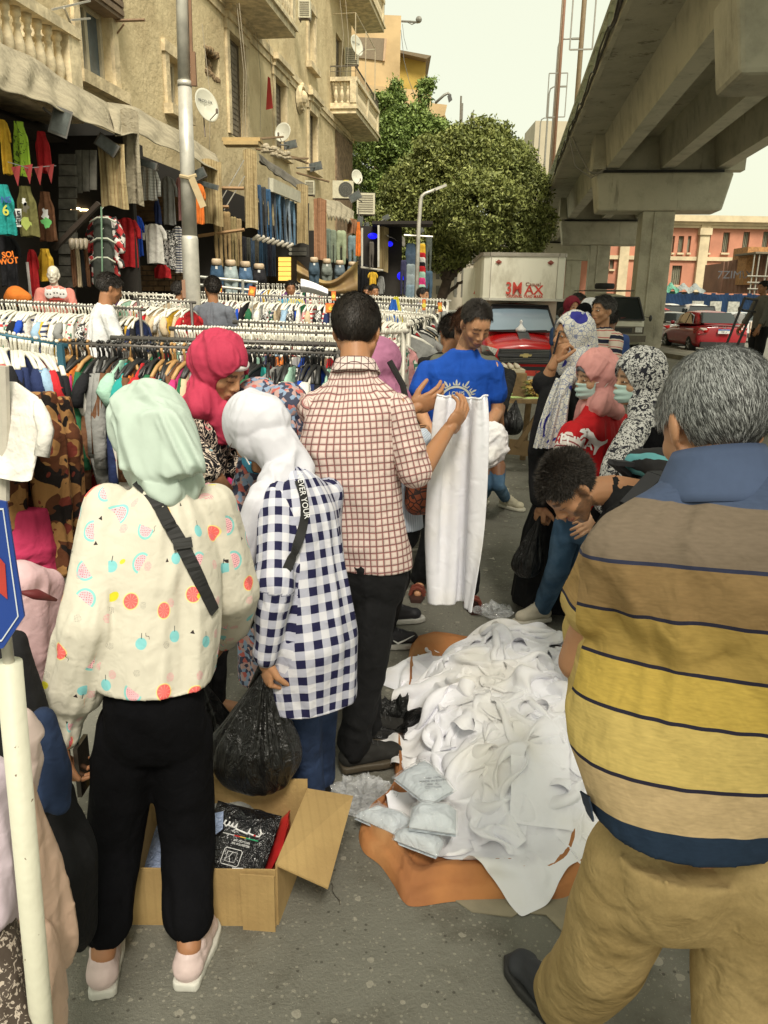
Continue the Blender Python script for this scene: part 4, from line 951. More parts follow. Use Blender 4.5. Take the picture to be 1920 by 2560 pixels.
def f_fruit(g):
 u=g.uv;base=g.mix((.58,.55,.46),(.50,.47,.39),g.noise(g.obj,5,3))
 def layer(c,sc,seed,spec):
  uu=g.vm('ADD',g.vm('MULTIPLY',u,(1,1,0)),(seed,seed*1.7,0));n,d=g.voro(uu,sc,d2=True,rnd=.55);loc=g.vm('SUBTRACT',uu,E(g,n.outputs['Position']));r=g.sep(E(g,n.outputs['Color']));x,y,_=g.sep(loc)
  a=r[1]*6.28;ca,sa=g.m('COSINE',a),g.m('SINE',a);X=x*ca-y*sa;Y=x*sa+y*ca;rr=g.m('SQRT',x*x+y*y)
  return spec(c,r[0],X,Y,rr,x,y)
 def big(c,k,X,Y,rr,x,y):
  R0=.0225;ang=g.m('ARCTAN2',Y,X);sp=((ang*1.5915/1.0).frac()-.5).abs()>.46
  gf=(k<.30);c=g.mix(c,(.72,.60,.22),gf&(rr<R0));c=g.mix(c,(.78,.13,.12),gf&(rr<R0*.88));c=g.mix(c,(.85,.45,.40),gf&(rr<R0*.8)&sp)
  wm=(k>.30)&(k<.62)&(X>-.004);c=g.mix(c,(.22,.52,.50),wm&(rr<.028));c=g.mix(c,(.78,.42,.46),wm&(rr<.0215));dn,dd=g.voro(g.comb(x,y),170,d2=True,rnd=.3);c=g.mix(c,(.05,.02,.03),wm&(rr<.020)&(dd<.20))
  ap=(k>.62)&(k<.86);e=g.m('SQRT',x*x*1.0+y*y*1.25);c=g.mix(c,(.20,.50,.52),ap&(e<.017));c=g.mix(c,(.03,.05,.05),ap&(x.abs()<.0011)&(y>.012)&(y<.027))
  le=k>.86;c=g.mix(c,(.62,.56,.03),le&(g.m('SQRT',X*X+Y*Y*2.4)<.017));return c
 def small(c,k,X,Y,rr,x,y):
  tr=(k<.28)&(Y>-.005)&((Y+X.abs()*1.8)<.006);c=g.mix(c,(.03,.02,.02),tr)
  dn,dd=g.voro(g.comb(x,y),300,d2=True,rnd=.2);c=g.mix(c,(.05,.05,.06),(k>.28)&(k<.55)&(rr<.010)&(dd<.22));c=g.mix(c,(.70,.16,.26),(k>.55)&(k<.75)&(rr<.012)&(dd<.30))
  c=g.mix(c,(.60,.54,.05),(k>.75)&(k<.88)&(g.m('SQRT',X*X+Y*Y*2)<.008));return g.mix(c,(.05,.04,.04),(k>.88)&(((Y-(X*420).sin()*.0022)).abs()<.0009)&(X.abs()<.010))
 c=layer(base,9.6,3.3,big);return layer(c,11.5,9.1,small)
M_FRUIT=patt('fruit print viscose',f_fruit,.75,a=.9)
def f_leopard(g,dark=(.02,.02,.028),light=(.56,.55,.53),sc=80):
 u=g.vm('ADD',g.obj,g.vm('SCALE',g.noisec(g.obj,20),.03));n,d=g.voro(u,sc);n2,d2=g.voro(u,sc*.8,feat='DISTANCE_TO_EDGE');b=(d>.28)&(d<.48)|(d2<.06)
 br=g.noise(g.obj,90,1)>.46;c=g.mix(light,dark,b&br);return g.mix(c,dark,g.ss(g.noise(g.obj,24,2,.5,1.5),.57,.59))
M_LEO=patt('leopard scarf',f_leopard)
def f_floral(g):
 o=g.obj;n=g.noise(o,15,2,.5,2.6);w=((n-.5).abs()<.024)|((g.noise(o,24,1,.5,1.8))>.66);c=g.mix((.008,.008,.010),(.62,.52,.42),w)
 n2,d=g.voro(o,9);k=g.sep(E(g,n2.outputs['Color']));c=g.mix(c,(.50,.16,.16),(d<.20)&(k[0]>.5)&(g.noise(o,50,1)>.44));return g.mix(c,(.12,.25,.28),(d<.14)&(k[0]<.3))
M_FLORAL=patt('black floral print',f_floral)
def f_flor2(g):
 o=g.obj;n,d=g.voro(g.vm('ADD',o,g.vm('SCALE',g.noisec(o,25),.02)),58);k=g.sep(E(g,n.outputs['Color']));c=g.mix((.05,.055,.09),(.42,.28,.26),k[0]>.55);c=g.mix(c,(.45,.12,.10),k[1]>.82);return g.mix(c,(.22,.30,.42),k[2]>.8)
M_FLOR2=patt('small flower print',f_flor2)
def f_camo(g):
 o=g.obj;a=g.noise(o,8,2,.55,.4);b=g.noise(g.vm('ADD',o,(3,1,7)),9,2,.55,.4);c=g.mix((.30,.155,.055),(.09,.03,.012),a>.52);c=g.mix(c,(.012,.008,.007),b>.57);return g.mix(c,(.15,.028,.018),g.noise(g.vm('ADD',o,(9,4,2)),10,1)>.62)
M_CAMO=patt('brown camouflage',f_camo)
POLO=[(-1,(0.014,0.028,0.055)),(0.079,(0.48,0.35,0.19)),(0.156,(0.02,0.018,0.035)),(0.163,(0.54,0.4,0.13)),(0.266,(0.02,0.018,0.035)),(0.273,(0.5,0.35,0.075)),(0.356,(0.02,0.018,0.035)),(0.363,(0.37,0.25,0.07)),(0.452,(0.02,0.02,0.04)),(0.459,(0.25,0.16,0.07)),(0.549,(0.03,0.035,0.07)),(0.556,(0.19,0.145,0.105)),(0.654,(0.065,0.09,0.16))]
def f_polo(g):
 u=g.sep(g.uv);v=u[1]+u[0]*u[0]*.0;c=POLO[0][1];n=0
 for p,col in POLO[1:]:c=g.mix(c,col,v>p)
 sl=u[2]>.5;s=(.17,.12,.08);
 for p,col in((.05,(.03,.035,.07)),(.057,(.30,.19,.075)),(.145,(.02,.02,.04)),(.153,(.46,.33,.12)),(.225,(.43,.31,.11))):s=g.mix(s,col,u[1]>p)
 c=g.mix(c,s,sl);return g.vm('SCALE',c,.78+g.noise(g.vm('MULTIPLY',g.uv,(1,6,1)),40,3)*.45)
M_POLO=patt('striped pique polo',f_polo,.9,a=1.2)
def f_stripe(g):
 u=g.sep(g.uv);v=u[1]/.115;f=v.frac();c=g.mix((.58,.50,.42),(.015,.018,.04),(f<.28));return g.mix(c,(.42,.04,.04),((f-.40).abs()<.028)|((f-.88).abs()<.028))
M_STRP=patt('striped polo knit',f_stripe)
def f_shawl(g):
 o=g.uv;x,y,z=g.sep(g.obj);n,d=g.voro(g.obj,34,feat='DISTANCE_TO_EDGE');n2,d2=g.voro(g.obj,34);c=g.mix((.60,.58,.52),(.22,.25,.36),(d<.05)|((d2>.22)&(d2<.27)));c=g.mix(c,(.03,.03,.22),g.noise(g.obj,9,1,.5,.8)>.68);return c
M_SHAWL=patt('blue and white paisley',f_shawl)
def f_bluestr(g):u=g.sep(g.uv);return g.mix((.42,.48,.58),(.58,.63,.72),(u[0]/.012).frac()<.5)
M_BSTR=patt('blue pinstripe cotton',f_bluestr)
def f_bag(g):
 n,d=g.voro(g.obj,34,feat='DISTANCE_TO_EDGE');return g.mix((.24,.055,.02),(.025,.008,.006),d<.085)
M_BAGP=mat('patterned bag',(.2,.05,.02),.6,fn=f_bag)
M_JEANS=mat('blue denim',(.05,.10,.17),.9,fn=lambda g:g.mix((.045,.095,.165),(.10,.17,.26),g.ss(g.noise(g.obj,7,4,.6),.35,.75)),bfn=lambda g:wr(g),bdist=.02,spec=.2)
M_JEAND=mat('dark blue denim',(.02,.035,.08),.9,var=.4,vscale=6,bfn=lambda g:wr(g),bdist=.02,spec=.2)
def f_khaki(g):
 k=g.mix((.40,.29,.135),(.31,.22,.095),g.ss(g.noise(g.obj,5,4,.6),.35,.7));return g.vm('SCALE',k,.85+g.noise(g.obj,160,2)*.3)
M_KHAKI=mat('brushed khaki twill',(.3,.2,.08),.95,fn=f_khaki,bfn=lambda g:wr(g,1.2)+g.noise(g.obj,300,1)*.02,bdist=.02,spec=.12)
M_BLACK=mat('black cotton',(.008,.008,.009),.9,var=.3,bfn=lambda g:wr(g),bdist=.02,spec=.25)
M_BLACK2=mat('black jersey',(.004,.004,.005),.95,var=.3,bfn=lambda g:wr(g),bdist=.02,spec=.08)
M_PLASTIC=mat('black plastic film',(.006,.006,.006),.30,var=.2,bfn=lambda g:g.noise(g.vm('MULTIPLY',g.obj,(1,1,.35)),26,4,.6,1.2),bdist=.02,spec=.5)
M_MASK=mat('pale green mask',(.42,.56,.52),.8,var=.05);M_MASKB=plain((.05,.30,.50),.8)
M_STRAP=plain((.01,.01,.01),.7)
#  the shoppers in front
def pj(px,py,Y):return at(px,py,Y)
def setp(F,**k):
 for a,b in k.items():F.J[a]=at(b[0],b[1],b[2]if len(b)>2 else F.J[a].y)
 return F
def strap(t,pts,surf,w=.03,off=.006,name='strap',m=None,seg_n=40,nref=None,lab=None):

 P=[];n=len(pts)-1
 for i in range(seg_n+1):
  u=i/seg_n*n;k=min(int(u),n-1);P.append(pts[k].lerp(pts[k+1],u-k))
 L=wloc(surf);bv=BVHTree.FromObject(surf,bpy.context.evaluated_depsgraph_get())if False else BVHTree.FromPolygons([v.co for v in surf.data.vertices],[p.vertices for p in surf.data.polygons])
 Q=[];N_=[]
 for p in P:
  co,no,i,d=bv.find_nearest(p-L);
  if(p-L-co).length>1e-6 and no.dot(p-L-co)<0:pass
  Q.append(co+L+no*off);N_.append(no)
 for _ in range(40):Q=[Q[0]]+[(Q[i-1]+Q[i+1]+Q[i]*2)/4 for i in range(1,len(Q)-1)]+[Q[-1]]
 vs=[]
 for i,q in enumerate(Q):
  d=(Q[min(i+1,len(Q)-1)]-Q[max(i-1,0)]).normalized();s_=d.cross(N_[i]).normalized();
  for a,b in((-1,0),(1,0),(1,.003),(-1,.003)):vs.append(q+s_*a*w/2+N_[i]*b)
 fs=[];
 for i in range(len(Q)-1):
  for k in range(4):fs.append((i*4+k,i*4+(k+1)%4,i*4+4+(k+1)%4,i*4+4+k))
 return mkobj(name,vs,fs,m or M_STRAP,t,False),Q
def decal(t,mb,surf,dirv,off=.003,name='print',m=None,cuts=2):

 bm=bmesh.new();me=mkmesh('t',mb.v,mb.f);bm.from_mesh(me);bmesh.ops.triangulate(bm,faces=bm.faces[:])
 for _ in range(cuts):bmesh.ops.subdivide_edges(bm,edges=[e for e in bm.edges if e.calc_length()>.012],cuts=1,use_grid_fill=False)
 bmesh.ops.triangulate(bm,faces=bm.faces[:]);L=wloc(surf);bv=BVHTree.FromPolygons([v.co for v in surf.data.vertices],[p.vertices for p in surf.data.polygons]);d=nrm(dirv)
 for v in bm.verts:
  h=bv.ray_cast(v.co-L-d*.5,d)
  if h[0]is not None:v.co=h[0]+L+(h[1]if h[1].dot(d)<0 else-h[1])*off-d*.0008
 vs=[v.co.copy()for v in bm.verts];bm.verts.index_update();fs=[tuple(v.index for v in f.verts)for f in bm.faces];bm.free();bpy.data.meshes.remove(me)
 return mkobj(name,vs,fs,m,t,False)
def mask(t,hc,M,m,straps=(.70,.68,.62),back=True):
 mb=MB();A=lambda p:Vector(hc)+M@Vector(p)
 def fn(u,v):
  a=(u-.5)*2;b=(v-.5)*2;x=a*.062;z=-.052+b*.046*(1-.18*abs(a));y=.110+.006*math.sin(b*9)*(1-a*a)-.075*abs(a)**1.9-.018*b*b*(1 if b<0 else .5)
  return A((x,y+.004,z))
 mb.grid(fn,18,14);o=mb.build('face_mask',m,t,True);sd=o.modifiers.new('s','SOLIDIFY');sd.thickness=.0015
 for sx in(-1,1):
  s=MB()if sx<0 or 1 else s
  for z0,z1 in((-.014,.004),(-.088,-.012)):s.tube([A((sx*.060,.038,z0)),A((sx*.083,.012,(z0+z1)/2)),A((sx*.096,-.022,z1)),A((sx*.088,-.07,z1+.012))],.0028,5)
  s.build('mask_loop',plain((.7,.68,.66)),o)
 return o
t=person('woman from behind in mint-green headscarf, fruit-print blouse and black trousers, beside the open carton',gnd(360,2440).x,gnd(360,2440).y)
F=Fig(gnd(360,2440).x,gnd(360,2440).y,1.60,-6,lean=14)
f1=gnd(245,2500);f2=gnd(466,2480)
setp(F,pelvis=(385,1745,1.86),chest=(405,1420,1.96),neck=(415,1215,2.03),head=(372,1085,2.12),shL=(272,1270,1.96),shR=(530,1262,2.05),elL=(225,1560,1.84),wrL=(155,1850,1.85),elR=(575,1480,2.08),wrR=(560,1600,2.30))
F.J.update(hipL=at(318,1800,1.88),hipR=at(445,1800,1.90),knL=at(285,2120,1.84),knR=at(470,2110,1.88),ankL=f1+V(.004,.05,.10),ankR=f2+V(0,.05,.10));F.hf=nrm(V(-.30,.80,-.52));F.hu=nrm(V(-.15,.50,.80));F.us=(F.J['neck']-F.J['pelvis']).normalized();F.fs=nrm(F.r.cross(F.us))*-1
if F.fs.y<0:F.fs=-F.fs
o,(hc,M)=body(t,F,'tan',.007,arms='LR',feet=False,eyes=False,handpose={'L':dict(fwd=V(.02,.05,-1),palm=V(1,.2,0),curl=(35,40,30),side=1),'R':dict(fwd=V(-.3,.8,-.4),palm=V(-1,0,0))})
mb=MB();torso_mb(mb,F,w=(.165,.172,.178),d=(.13,.13,.12),hem=-.05)
J=F.J
for k,cf in(('L',1.0),('R',1.0)):
 s_,e,w=J['sh'+k],J['el'+k],J['wr'+k];mb.cone(s_,e,.062,.082);mb.cone(e,e.lerp(w,.55),.082,.078);mb.cone(e.lerp(w,.55),e.lerp(w,.74),.078,.048);mb.cone(e.lerp(w,.74),e.lerp(w,.97),.041,.041)
blouse=garment('blouse',mb,[seg(J['pelvis']-F.u*.2,J['neck'],(.09,.40,.012),2,.15,-F.f,us=.19),seg(J['shL'],J['elL'],(.05,.35,.010),5,.07,F.us,us=.08),seg(J['elL'],J['wrL'],(.04,.3,.010),6,.07,F.us,v0=.3,us=.08),seg(J['shR'],J['elR'],(.05,.3,.010),7,.07,F.us,us=.08),seg(J['elR'],J['wrR'],(.05,.3,.010),8,.07,F.us,v0=.3,us=.08)],M_FRUIT,t,.006,6)
M_MINT=mat('mint crepe',(.40,.48,.42),.8,var=.05,bfn=lambda g:wr(g,.5),bdist=.01,spec=.2)
hijab(t,F,M_MINT,hc,M,cape=[((hc+M@V(0,-.020,.045),.100),(hc+M@V(0,-.055,.01),.085),(at(335,1110,2.04),.060),(at(430,1085,2.02),.066),(at(500,1155,1.95),.018),(at(312,1165,1.99),.022),(at(420,1185,1.94),.022))],size=1.02,fold=(.060,.8,.017),seed=12,neckw=.08,vox=.005,bun=.0,axis=V(.5,-.2,-.9))
strap(t,[at(330,1170,1.95),at(420,1240,1.85),at(470,1330,1.8),at(510,1430,1.85),at(548,1530,1.9)],blouse,.036,.004,name='bag_strap')[0]
c=at(492,1345,1.835);m=MB()
bk=strap(t,[at(480,1330,1.8),at(497,1365,1.8)],blouse,.05,.009,name='buckle',seg_n=6,m=plain((.03,.03,.03),.3))[0]
trousers(t,F,M_BLACK2,.008,w=.140,d=.105,top=.06,r=(.100,.084,.070),to=.74,fold=(.06,.2,.008),smooth=18)
for k,f_,tt in(('L',f1,f1+V(-.06,.3,0)),('R',f2,f2+V(.02,.3,0))):
 s_=shoe(t,V(f_.x,f_.y+.05,.085),tt,mat('pink white leather',(.56,.44,.42),.5,var=.1,vscale=10),plain((.50,.49,.44),.7),L=.26,w=.046,hi=.0,laces=plain((.6,.57,.5)))
w=J['wrL'];tag(MB().box((0,0,0),(.012,.075,.15)).build('mobile_phone',plain((.03,.025,.02),.2)),'dark phone held low in the hand of the woman with the mint scarf','phone').location=w+V(.045,.01,-.085)
t=person('grey-haired man from behind in a striped yellow and navy polo shirt and khaki trousers',.66,1.32)
F=Fig(.66,1.32,1.78,-22,lean=6)
setp(F,pelvis=(1745,2070,1.30),chest=(1745,1600,1.32),neck=(1795,1190,1.40),head=(1780,1072,1.47),shL=(1560,1345,1.36),shR=(2060,1340,1.22),elL=(1445,1655,1.44),wrL=(1560,1735,1.78),elR=(2160,1750,1.2),wrR=(2100,1800,1.5))
F.J.update(hipL=at(1590,2120,1.30),hipR=at(1900,2130,1.24),knL=at(1512,2380,1.36),knR=at(1850,2450,1.24));gl=gnd(1420,2580);F.J['ankL']=V(gl.x,gl.y+.02,.09);F.J['ankR']=V(at(1850,2900,1.15).x,1.12,.09);F.hf=nrm(V(-.22,.85,-.42));F.hu=nrm(V(-.06,.42,.90))
F.us=(F.J['neck']-F.J['pelvis']).normalized();F.f=nrm(V(-.28,.96,0));F.r=V(.96,.28,0).normalized();F.fs=nrm(F.us.cross(F.r));J=F.J
o,(hc,M)=body(t,F,(.42,.215,.115),.006,feet=False,eyes=False,fat=1.08,hsc=1.06,armr=1.12,handpose={'L':dict(fwd=V(.1,.75,-.6),palm=V(1,0,-.3),curl=(15,20,15)),'R':None})
mb=MB();torso_mb(mb,F,w=(.215,.225,.232),d=(.165,.160,.145),hem=-.045,belly=0,neckr=.066);hull(mb,[(J['shL']-F.us*.03,.075),(J['shR']-F.us*.03,.075),(J['neck']-F.us*.03,.07),(J['chest']+F.us*.05,.13)])
sleeve_mb(mb,F,'L',.50,(.078,.072,.06));sleeve_mb(mb,F,'R',.8,(.078,.082,.06))
mb2=MB();nk=J['neck']
polo=garment('polo_shirt',mb,[seg(J['pelvis']+F.us*.0,J['neck']+F.us*.02,(.12,.16,.009),21,.245,-F.f,us=.25),seg(J['shL'],J['elL'],(.08,.14,.009),25,.08,F.us,us=.08),seg(J['shR'],J['elR'],(.08,.14,.009),25,.08,F.us,us=.08)],M_POLO,t,.006,6)
def collar(t,F,m,r0=.070,r1=.088,h=.045,drop=.055,tilt=.25):
 nk=F.J['neck'];us,fs=F.us,F.fs;ls=us.cross(fs)
 def fn(u,v):
  a=u*2*math.pi;c_,s_=math.cos(a),math.sin(a);d=ls*c_-fs*s_;bk=max(0,s_)
  if v<.5:q=v*2;rr=r0+.004*q;z=-.02+(h+.02)*q
  else:q=(v-.5)*2;rr=r0+.006+(r1-r0+.012*bk)*q;z=h-(drop)*q
  return nk+d*rr*1.0+us*(z+tilt*.06*s_)+fs*.004
 m_=MB();m_.grid(fn,40,13,closed=True);o=m_.build('collar',m,t,True);sd=o.modifiers.new('s','SOLIDIFY');sd.thickness=.003;sd.offset=0;return o
collar(t,F,cloth((.075,.105,.19),wr=.5),.074,.110,.048,.095)
hair_short(t,hc,M,M_GREY,4,n=30000,ln=.020,curly=.04,vol=.010,wid=.0007)
def khaki_seams(P,N):return{}
trousers(t,F,M_KHAKI,.008,w=.190,d=.138,r=(.104,.094,.088),fold=(.12,.22,.007),seed=31,top=-.02,smooth=22)
shoe(t,V(gl.x-.02,gl.y+.03,.085),V(gl.x-.16,gl.y+.30,0),plain((.028,.03,.036),.75),plain((.02,.02,.02)),L=.28,w=.052)
strap(t,[at(1425,2000,1.25),at(1438,2060,1.25)],polo,.03,.01,name='side_vent',m=plain((.014,.028,.055)),seg_n=6)
bx=at(730,1700,2.35)
t=person('woman leaning forward in white headscarf, navy gingham shirt and blue mask holding a black bag',bx.x,2.35)
F=Fig(bx.x,2.35,1.60,-34,lean=26)
setp(F,pelvis=(770,1590,2.34),chest=(765,1350,2.42),neck=(720,1175,2.50),head=(640,1090,2.56),shL=(690,1235,2.36),shR=(820,1220,2.56),elL=(688,1470,2.20),wrL=(665,1650,2.20),elR=(800,1450,2.62),wrR=(680,1500,2.8))
F.J.update(hipL=at(745,1640,2.34),hipR=at(800,1640,2.42),knL=at(760,1880,2.40),knR=at(795,1860,2.5),ankL=V(at(775,2070,2.42).x,2.40,.08),ankR=V(at(800,2050,2.5).x,2.5,.08));F.hf=nrm(V(-.55,.45,-.72));F.hu=nrm(V(-.42,.38,.66));F.us=(F.J['neck']-F.J['pelvis']).normalized();F.fs=nrm(F.us.cross(F.r));J=F.J
o,(hc,M)=body(t,F,'mid',.007,handpose={'L':dict(fwd=V(0,.05,-1),palm=V(.7,.5,0),curl=(60,70,40),thumb=(10,40)),'R':None})
mb=MB();torso_mb(mb,F,w=(.175,.175,.178),d=(.15,.135,.125),hem=.22,flare=1.05);sleeve_mb(mb,F,'L',1.93,(.066,.064,.046));sleeve_mb(mb,F,'R',1.9,(.066,.064,.046))
ging=garment('shirt',mb,[seg(J['pelvis']-F.u*.3,J['neck'],(.10,.4,.011),31,.16,-F.f,us=.19),seg(J['shL'],J['elL'],(.05,.12,.008),33,.06,F.us,us=.066),seg(J['elL'],J['wrL'],(.05,.09,.008),34,.06,F.us,v0=.28,us=.06),seg(J['shR'],J['elR'],(.05,.2,.007),35,.06,F.us,us=.066),seg(J['elR'],J['wrR'],(.05,.1,.007),36,.06,F.us,us=.06)],M_GING,t,.006,5)
M_WSC=mat('white crepe scarf',(.56,.56,.61),.7,var=.04,bfn=lambda g:wr(g,.5),bdist=.01,spec=.3)
hijab(t,F,M_WSC,hc,M,cape=[((hc+M@V(0,-.04,.03),.098),(hc+M@V(0,-.085,.0),.072)),((hc+M@V(0,-.05,-.05),.075),(J['neck']+V(0,0,.01),.066),(J['neck']+V(.05,-.01,-.01),.045)),(J['neck']+V(.0,-.02,.02),at(640,1270,2.34),.055,.035),(at(640,1270,2.34),at(590,1430,2.36),.035,.045)],size=1.10,fold=(.055,.6,.014),seed=16,neckw=.055,vox=.005,bun=.0,face=(.056,.080),axis=V(-.2,.1,-1))
mask(t,hc,M,M_MASKB)
gm=MB();A=lambda p:Vector(hc)+M@Vector(p)
for sx in(-1,1):gm.tube([A((sx*.033+.021*math.cos(a),.100,.006+.017*math.sin(a)))for a in[i*math.pi/6 for i in range(13)]],.0014,5);gm.tube([A((sx*.054,.098,.008)),A((sx*.076,.06,.01)),A((sx*.08,.02,.01))],.0014,5)
gm.build('spectacles',plain((.15,.10,.08),.3),t)
sb,Q=strap(t,[at(775,1120,2.3),at(800,1200,2.3),at(795,1290,2.25),at(760,1360,2.2),at(700,1470,2.15),at(640,1560,2.2)],ging,.030,.006,name='bag_strap')
xd=(Q[13]-Q[3]).normalized();vd=(Q[8]-V(0,0,CAM_H)).normalized();text_mb('NEVER YOUR',.026,Q[8]-vd*.012,xd,vd.cross(xd)*-1,.0006).build('strap_lettering',plain((.6,.6,.6)),t)
trousers(t,F,M_JEAND,.009,w=.15,d=.12,top=-.1,r=(.09,.07,.06))
for k in 'LR':shoe(t,J['ank'+k],J['ank'+k]+V(-.15,.2,0),M_BLACK,plain((.03,.03,.03)),L=.24,w=.044)
b4=gnd(900,1935);t=person('dark-haired man from behind in brown and white checked shirt examining a white garment',b4.x,b4.y)
F=Fig(b4.x,b4.y,1.76,18,lean=4);
setp(F,pelvis=(920,1385,2.72),chest=(868,1130,2.74),neck=(888,915,2.80),head=(893,832,2.86),shL=(775,1005,2.80),shR=(998,1010,2.72),elR=(1040,1195,2.66),wrR=(1118,1078,2.92),elL=(850,1130,3.15),wrL=(1032,1022,3.08))
F.J.update(hipL=at(895,1410,2.76),hipR=at(945,1410,2.70),knL=at(905,1640,2.80),knR=at(925,1640,2.66),ankL=V(b4.x+.02,b4.y+.22,.09),ankR=V(b4.x-.03,b4.y+.02,.10));F.us=(F.J['neck']-F.J['pelvis']).normalized();F.hf=nrm(V(.22,.90,-.30));F.hu=nrm(V(.05,.30,.95));F.fs=nrm(F.us.cross(F.r));J=F.J
gar0=at(1110,1000,3.06)
o,(hc,M)=body(t,F,(.40,.195,.095),.006,feet=False,eyes=False,handvox=.0026,armr=1.05,handpose={'R':dict(fwd=V(.40,.22,.50),palm=V(-.55,.55,.2),curl=(20,28,18),thumb=(48,8),side=-1,spread=5,size=1.03),'L':dict(fwd=V(.72,.05,.34),palm=V(.15,.85,.35),curl=(22,25,15),thumb=(20,10),side=1)})
mb=MB();torso_mb(mb,F,w=(.160,.158,.178),d=(.118,.115,.12),hem=.04,neckr=.060,flare=1.04);sleeve_mb(mb,F,'R',.92,(.058,.060,.05));sleeve_mb(mb,F,'L',.92,(.058,.060,.05))
garment('shirt',mb,[seg(J['pelvis']-F.u*.2,J['neck'],(.09,.18,.010),41,.15,-F.f,us=.17),seg(J['shR'],J['elR'],(.06,.07,.008),43,.06,F.us,us=.064),seg(J['shL'],J['elL'],(.06,.07,.008),44,.06,F.us,us=.064)],M_PLAID,t,.0055,5)
collar(t,F,mat('check collar',(.6,.5,.46),.85,fn=lambda g:(lambda u:g.mix((.64,.53,.49),(.10,.05,.05),(line(g,u[0],.0245,.06)|line(g,u[1],.0245,.06)|line(g,u[2],.0245,.06))))(g.sep(g.obj))),.064,.082,.018,.045)
hair_short(t,hc,M,M_HAIR,6,n=18000,ln=.015,curly=.15,vol=.008)
trousers(t,F,M_BLACK,.008,w=.148,d=.118,top=-.02,r=(.088,.070,.060),fold=(.05,.12,.008),seed=44)
for k,dy in(('R',0),('L',0)):shoe(t,J['ank'+k],J['ank'+k]+V(.28,.10,0),mat('black suede boot',(.016,.015,.013),.85,var=.3,vscale=20),plain((.07,.055,.035)),L=.29,w=.053,laces=plain((.03,.03,.03)))
MB().tube([J['wrL']+V(.10,.0,.045)+V(.0,.012*math.cos(a),.012*math.sin(a))for a in[i*.7 for i in range(10)]],.002,5).build('ring',plain((.5,.5,.5),.3,1),t)
b5=gnd(1112,1490);t=person('bearded young man in blue T-shirt with silver crest print looking down',b5.x,b5.y)
F=Fig(b5.x,b5.y,1.78,188,lean=2,headpitch=26)
Yb5=b5.y
setp(F,pelvis=(1130,1190,Yb5),chest=(1145,1010,Yb5),neck=(1160,880,Yb5),head=(1190,812,Yb5-.07),shR=(1062,915,Yb5+.02),shL=(1240,915,Yb5-.04),elR=(1040,1010,Yb5-.02),wrR=(1085,1095,Yb5-.25),elL=(1243,1030,Yb5-.04),wrL=(1205,1090,Yb5-.28))
F.J.update(hipL=at(1160,1210,Yb5),hipR=at(1100,1210,Yb5),knL=at(1172,1360,Yb5-.03),knR=at(1080,1350,Yb5),ankL=V(at(1178,1480,4.36).x,4.45,.09),ankR=V(at(1052,1462,4.5).x,4.62,.09));F.hf=nrm(V(.26,-.78,-.57));F.hu=nrm(V(.18,-.54,.82));J=F.J
o,(hc,M)=body(t,F,(.52,.27,.145),.0055,beard=.5,handpose={'L':dict(fwd=V(.3,-.6,-.5),palm=V(-.8,0,-.2)),'R':dict(fwd=V(.5,-.6,0),palm=V(0,0,-1))})
mb=MB();torso_mb(mb,F,w=(.175,.168,.19),d=(.115,.105,.118),hem=.02,neckr=.072);sleeve_mb(mb,F,'R',.60,(.056,.060,.05));sleeve_mb(mb,F,'L',.62,(.056,.060,.05))
M_BT=cloth((.010,.075,.42),.85)
tee=garment('tshirt',mb,[seg(J['pelvis']-F.u*.2,J['neck'],(.11,.28,.009),51,.15,-F.f,us=.17),seg(J['shR'],J['elR'],(.06,.1,.007),53,.06,F.us),seg(J['shL'],J['elL'],(.06,.1,.007),54,.06,F.us)],M_BT,t,.006,6)
M_SIL=mat('silver print',(.50,.50,.44),.5,var=.12)
def px_on(px,py):return at(px,py,Yb5-.35)
cr=MB();cc=px_on(1150,985);k_=(px_on(1160,985)-cc).length/10
X_,Z_=V(1,0,0),nrm(V(0,-.27,1));
def pt2(r,a):return cc+(X_*math.cos(a)+Z_*math.sin(a))*r*k_
n=48
cr.add([pt2(42,-.35+3.84*i/n)for i in range(n+1)]+[pt2(36,-.35+3.84*i/n)for i in range(n+1)],[(i,i+1,n+2+i,n+1+i)for i in range(n)])
for j in range(7):
 a=.02+j*math.pi/6.1;r0=44
 for da,r1,w in((0,62 if j%2 else 66,.05),(-.13,55,.045),(.13,55,.045)):cr.add([pt2(r0,a+da-w),pt2(r1-6,a+da*1.2-w*.9),pt2(r1,a+da*1.3),pt2(r1-6,a+da*1.2+w*.9),pt2(r0,a+da+w)],[(0,1,2,3,4)])
 cr.add([pt2(44,a-.17),pt2(47,a-.17),pt2(47,a+.17),pt2(44,a+.17)],[(0,1,2,3)])
decal(t,cr,tee,V(0,1,-.27),.002,'crest_print',M_SIL,0)
tx=text_mb('LOUIS',15*k_,px_on(1152,967),X_,Z_,.0004,bold=.0005);decal(t,tx,tee,V(0,1,-.27),.003,'print_lettering',M_SIL,0)
tx=text_mb('V',34*k_,px_on(1146,988),X_,Z_,.0004,bold=.0006);tx2=text_mb('Y',30*k_,px_on(1155,984),X_,Z_,.0004,bold=.0005);tx.add(tx2.v,tx2.f);decal(t,tx,tee,V(0,1,-.27),.003,'print_lettering',plain((.75,.75,.72)),0)
hair_short(t,hc,M,M_HAIR,8,n=15000,ln=.011,curly=.3,vol=.005,front=.078)
trousers(t,F,M_BLACK,.009,w=.150,d=.11,top=-.02,r=(.09,.07,.058))
